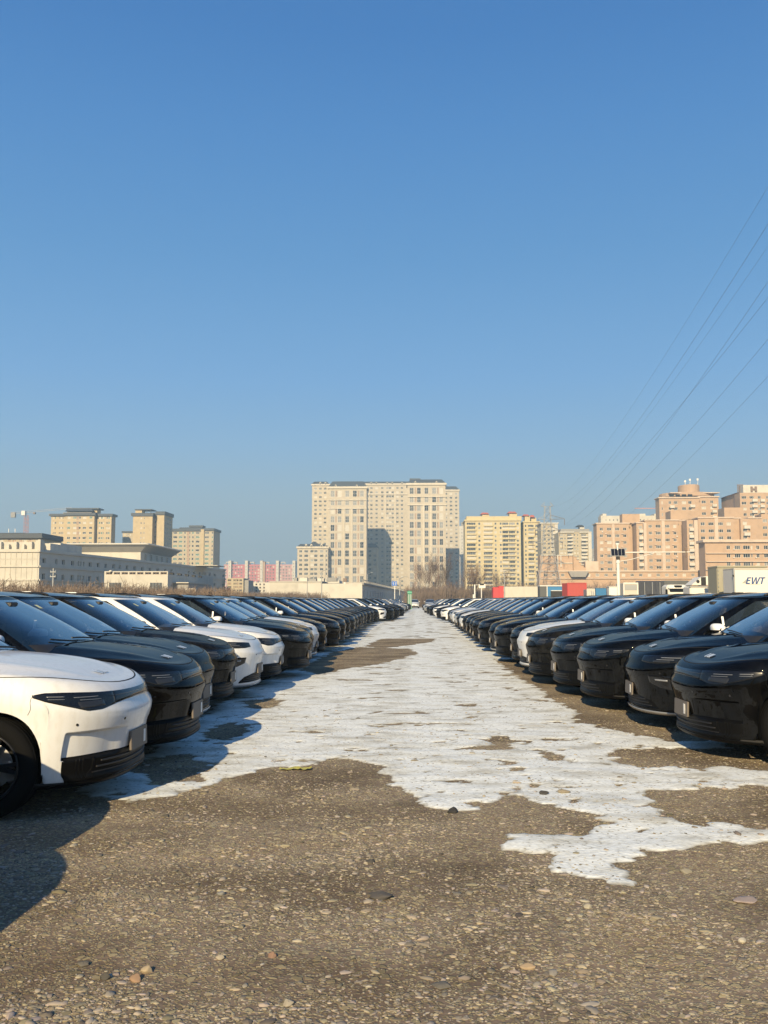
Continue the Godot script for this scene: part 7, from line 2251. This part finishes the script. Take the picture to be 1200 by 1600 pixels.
func trees_and_reeds() -> void:
	var protos := []
	for i in 5: protos.append(make_tree(300 + i, 10.0, M.bark if i < 3 else M.pale_bark))
	var spots := [
		[640, 250, 5.5, 0, "small reddish bare tree beside the green kiosk"], [648, 270, 7.5, 1, "bare reddish tree just right of the green kiosk"],
		[668, 262, 13.0, 3, "tall bare tree left of the pale trunked tree in the clump"], [674, 255, 9.5, 2, "bushy bare tree at the heart of the centre clump"], [680, 262, 10.0, 4, "bare tree with pale trunk in the centre clump"],
		[687, 258, 15.0, 3, "tallest thin pale trunked tree right of the lane's end"], [694, 260, 11.0, 1, "bare tree on the right of the centre clump"], [703, 250, 7.0, 0, "low reddish bare tree right of the centre clump"],
		[711, 245, 7.5, 2, "low reddish bare tree before the tower's right wing"], [722, 235, 9.0, 1, "reddish bare tree left of the big spreading one"], [733, 215, 11.5, 2, "big spreading bare tree before the yellow block"],
		[740, 222, 10.5, 0, "bare tree just right of the big spreading one"], [748, 235, 9.0, 4, "bare tree above the notice board"], [760, 240, 7.5, 1, "bare tree left of the red trailer end"],
		[775, 245, 6.5, 0, "small bare tree over the red trailer end"], [783, 250, 10.0, 3, "slim bare tree before the yellow block's middle"], [800, 250, 6.0, 2, "low bare tree over the pale trailer's left half"],
		[815, 255, 7.0, 1, "low bare tree over the pale trailer's middle"], [830, 260, 6.5, 0, "low bare tree over the pale trailer's right end"], [846, 262, 7.0, 2, "bare tree left of the pylon's foot"],
		[866, 262, 7.0, 1, "bare tree right of the pylon's foot"], [884, 264, 6.5, 0, "bare tree left behind the faded red box"], [902, 264, 7.5, 4, "pale bare tree behind the faded red box"],
		[918, 262, 6.5, 2, "bare tree right behind the faded red box"], [934, 258, 7.0, 1, "bare tree over the low blue box"], [952, 258, 7.0, 0, "bare tree left of the solar lamp pole"],
		[978, 255, 7.5, 2, "bare tree right of the solar lamp pole"], [996, 255, 6.5, 4, "bare tree over the white framed box truck"], [1020, 250, 6.0, 1, "low bare tree over the navy tarpaulin"], [1046, 250, 6.0, 0, "low bare tree over the white truck cab"],
	]
	var i := 0
	for s in spots:
		var o: Node3D = protos[s[3]].duplicate()
		o.name = numbered("bare_tree")
		add_child(o)
		o.position = Vector3(px(s[0], s[1]), 0, -s[1])
		o.rotation.y = i * 1.9
		o.scale = Vector3.ONE * (s[2] / 11.5)
		tag(o, s[4], "tree", "bare trees behind the lot")
		i += 1
	for p in protos: p.free()
	# dry undergrowth and reeds
	var variants := []
	for k in 3:
		var r := RandomNumberGenerator.new()
		r.seed = 500 + k
		var b := MB.new()
		for j in 26:
			var p := Vector3(r.randf_range(-0.5, 0.5), 0, r.randf_range(-0.5, 0.5))
			var q := p + Vector3(r.randf_range(-0.25, 0.25), r.randf_range(0.55, 1.0), r.randf_range(-0.25, 0.25))
			b.tube(p, q, 0.011, 0.004, 3)
			for m in 3:
				var f := r.randf_range(0.35, 0.95)
				var st := p.lerp(q, f)
				b.tube(st, st + Vector3(r.randf_range(-0.2, 0.2), r.randf_range(0.05, 0.25), r.randf_range(-0.2, 0.2)), 0.007, 0.003, 3)
		variants.append(b.mesh(M.dry_reed))
	var r2 := RandomNumberGenerator.new()
	r2.seed = 61
	for strip in [["dry_reeds", "dry brown reeds and brush along the left edge of the lot", 0], ["undergrowth", "brown leafless brush behind the trucks on the right", 1], ["dry_reeds", "dry brown brush before the blank hall near the lane's end", 2]]:
		var lists := [[], [], []]
		for j in ([1500, 3000, 700][strip[2]]):
			var x := 0.0; var z := 0.0; var h := 1.0
			if strip[2] == 0:
				z = r2.randf_range(26.0, 112.0)
				x = -17.5 - r2.randf() * 9.0 - 0.02 * z
				h = r2.randf_range(0.8, 2.2) + 0.9 * n_low.get_noise_2d(x * 0.2, z * 0.2) + 0.008 * (z - 26.0)
			elif strip[2] == 1:
				z = r2.randf_range(225.0, 285.0)
				x = px(r2.randf_range(640.0, 1110.0), z)
				h = r2.randf_range(2.0, 5.2) * (0.85 + 0.5 * n_low.get_noise_2d(x * 0.06, z * 0.05))
			else:
				z = r2.randf_range(190.0, 240.0)
				x = px(r2.randf_range(340.0, 505.0), z)
				h = r2.randf_range(1.4, 3.4)
			lists[j % 3].append(Transform3D(Basis(Vector3.UP, r2.randf() * TAU).scaled_local(Vector3(h * 0.8, h, h * 0.8)), Vector3(x, 0, -z)))
		var o := Node3D.new()
		o.name = numbered(strip[0])
		add_child(o)
		tag(o, strip[1], "undergrowth", "", "stuff")
		for k in 3:
			var mm := MultiMesh.new()
			mm.transform_format = MultiMesh.TRANSFORM_3D
			mm.mesh = variants[k]
			mm.instance_count = lists[k].size()
			for j in lists[k].size(): mm.set_instance_transform(j, lists[k][j])
			var mi := MultiMeshInstance3D.new()
			mi.multimesh = mm
			mi.name = "stems"
			o.add_child(mi, true)
			mi.set_meta("kind", "stuff")
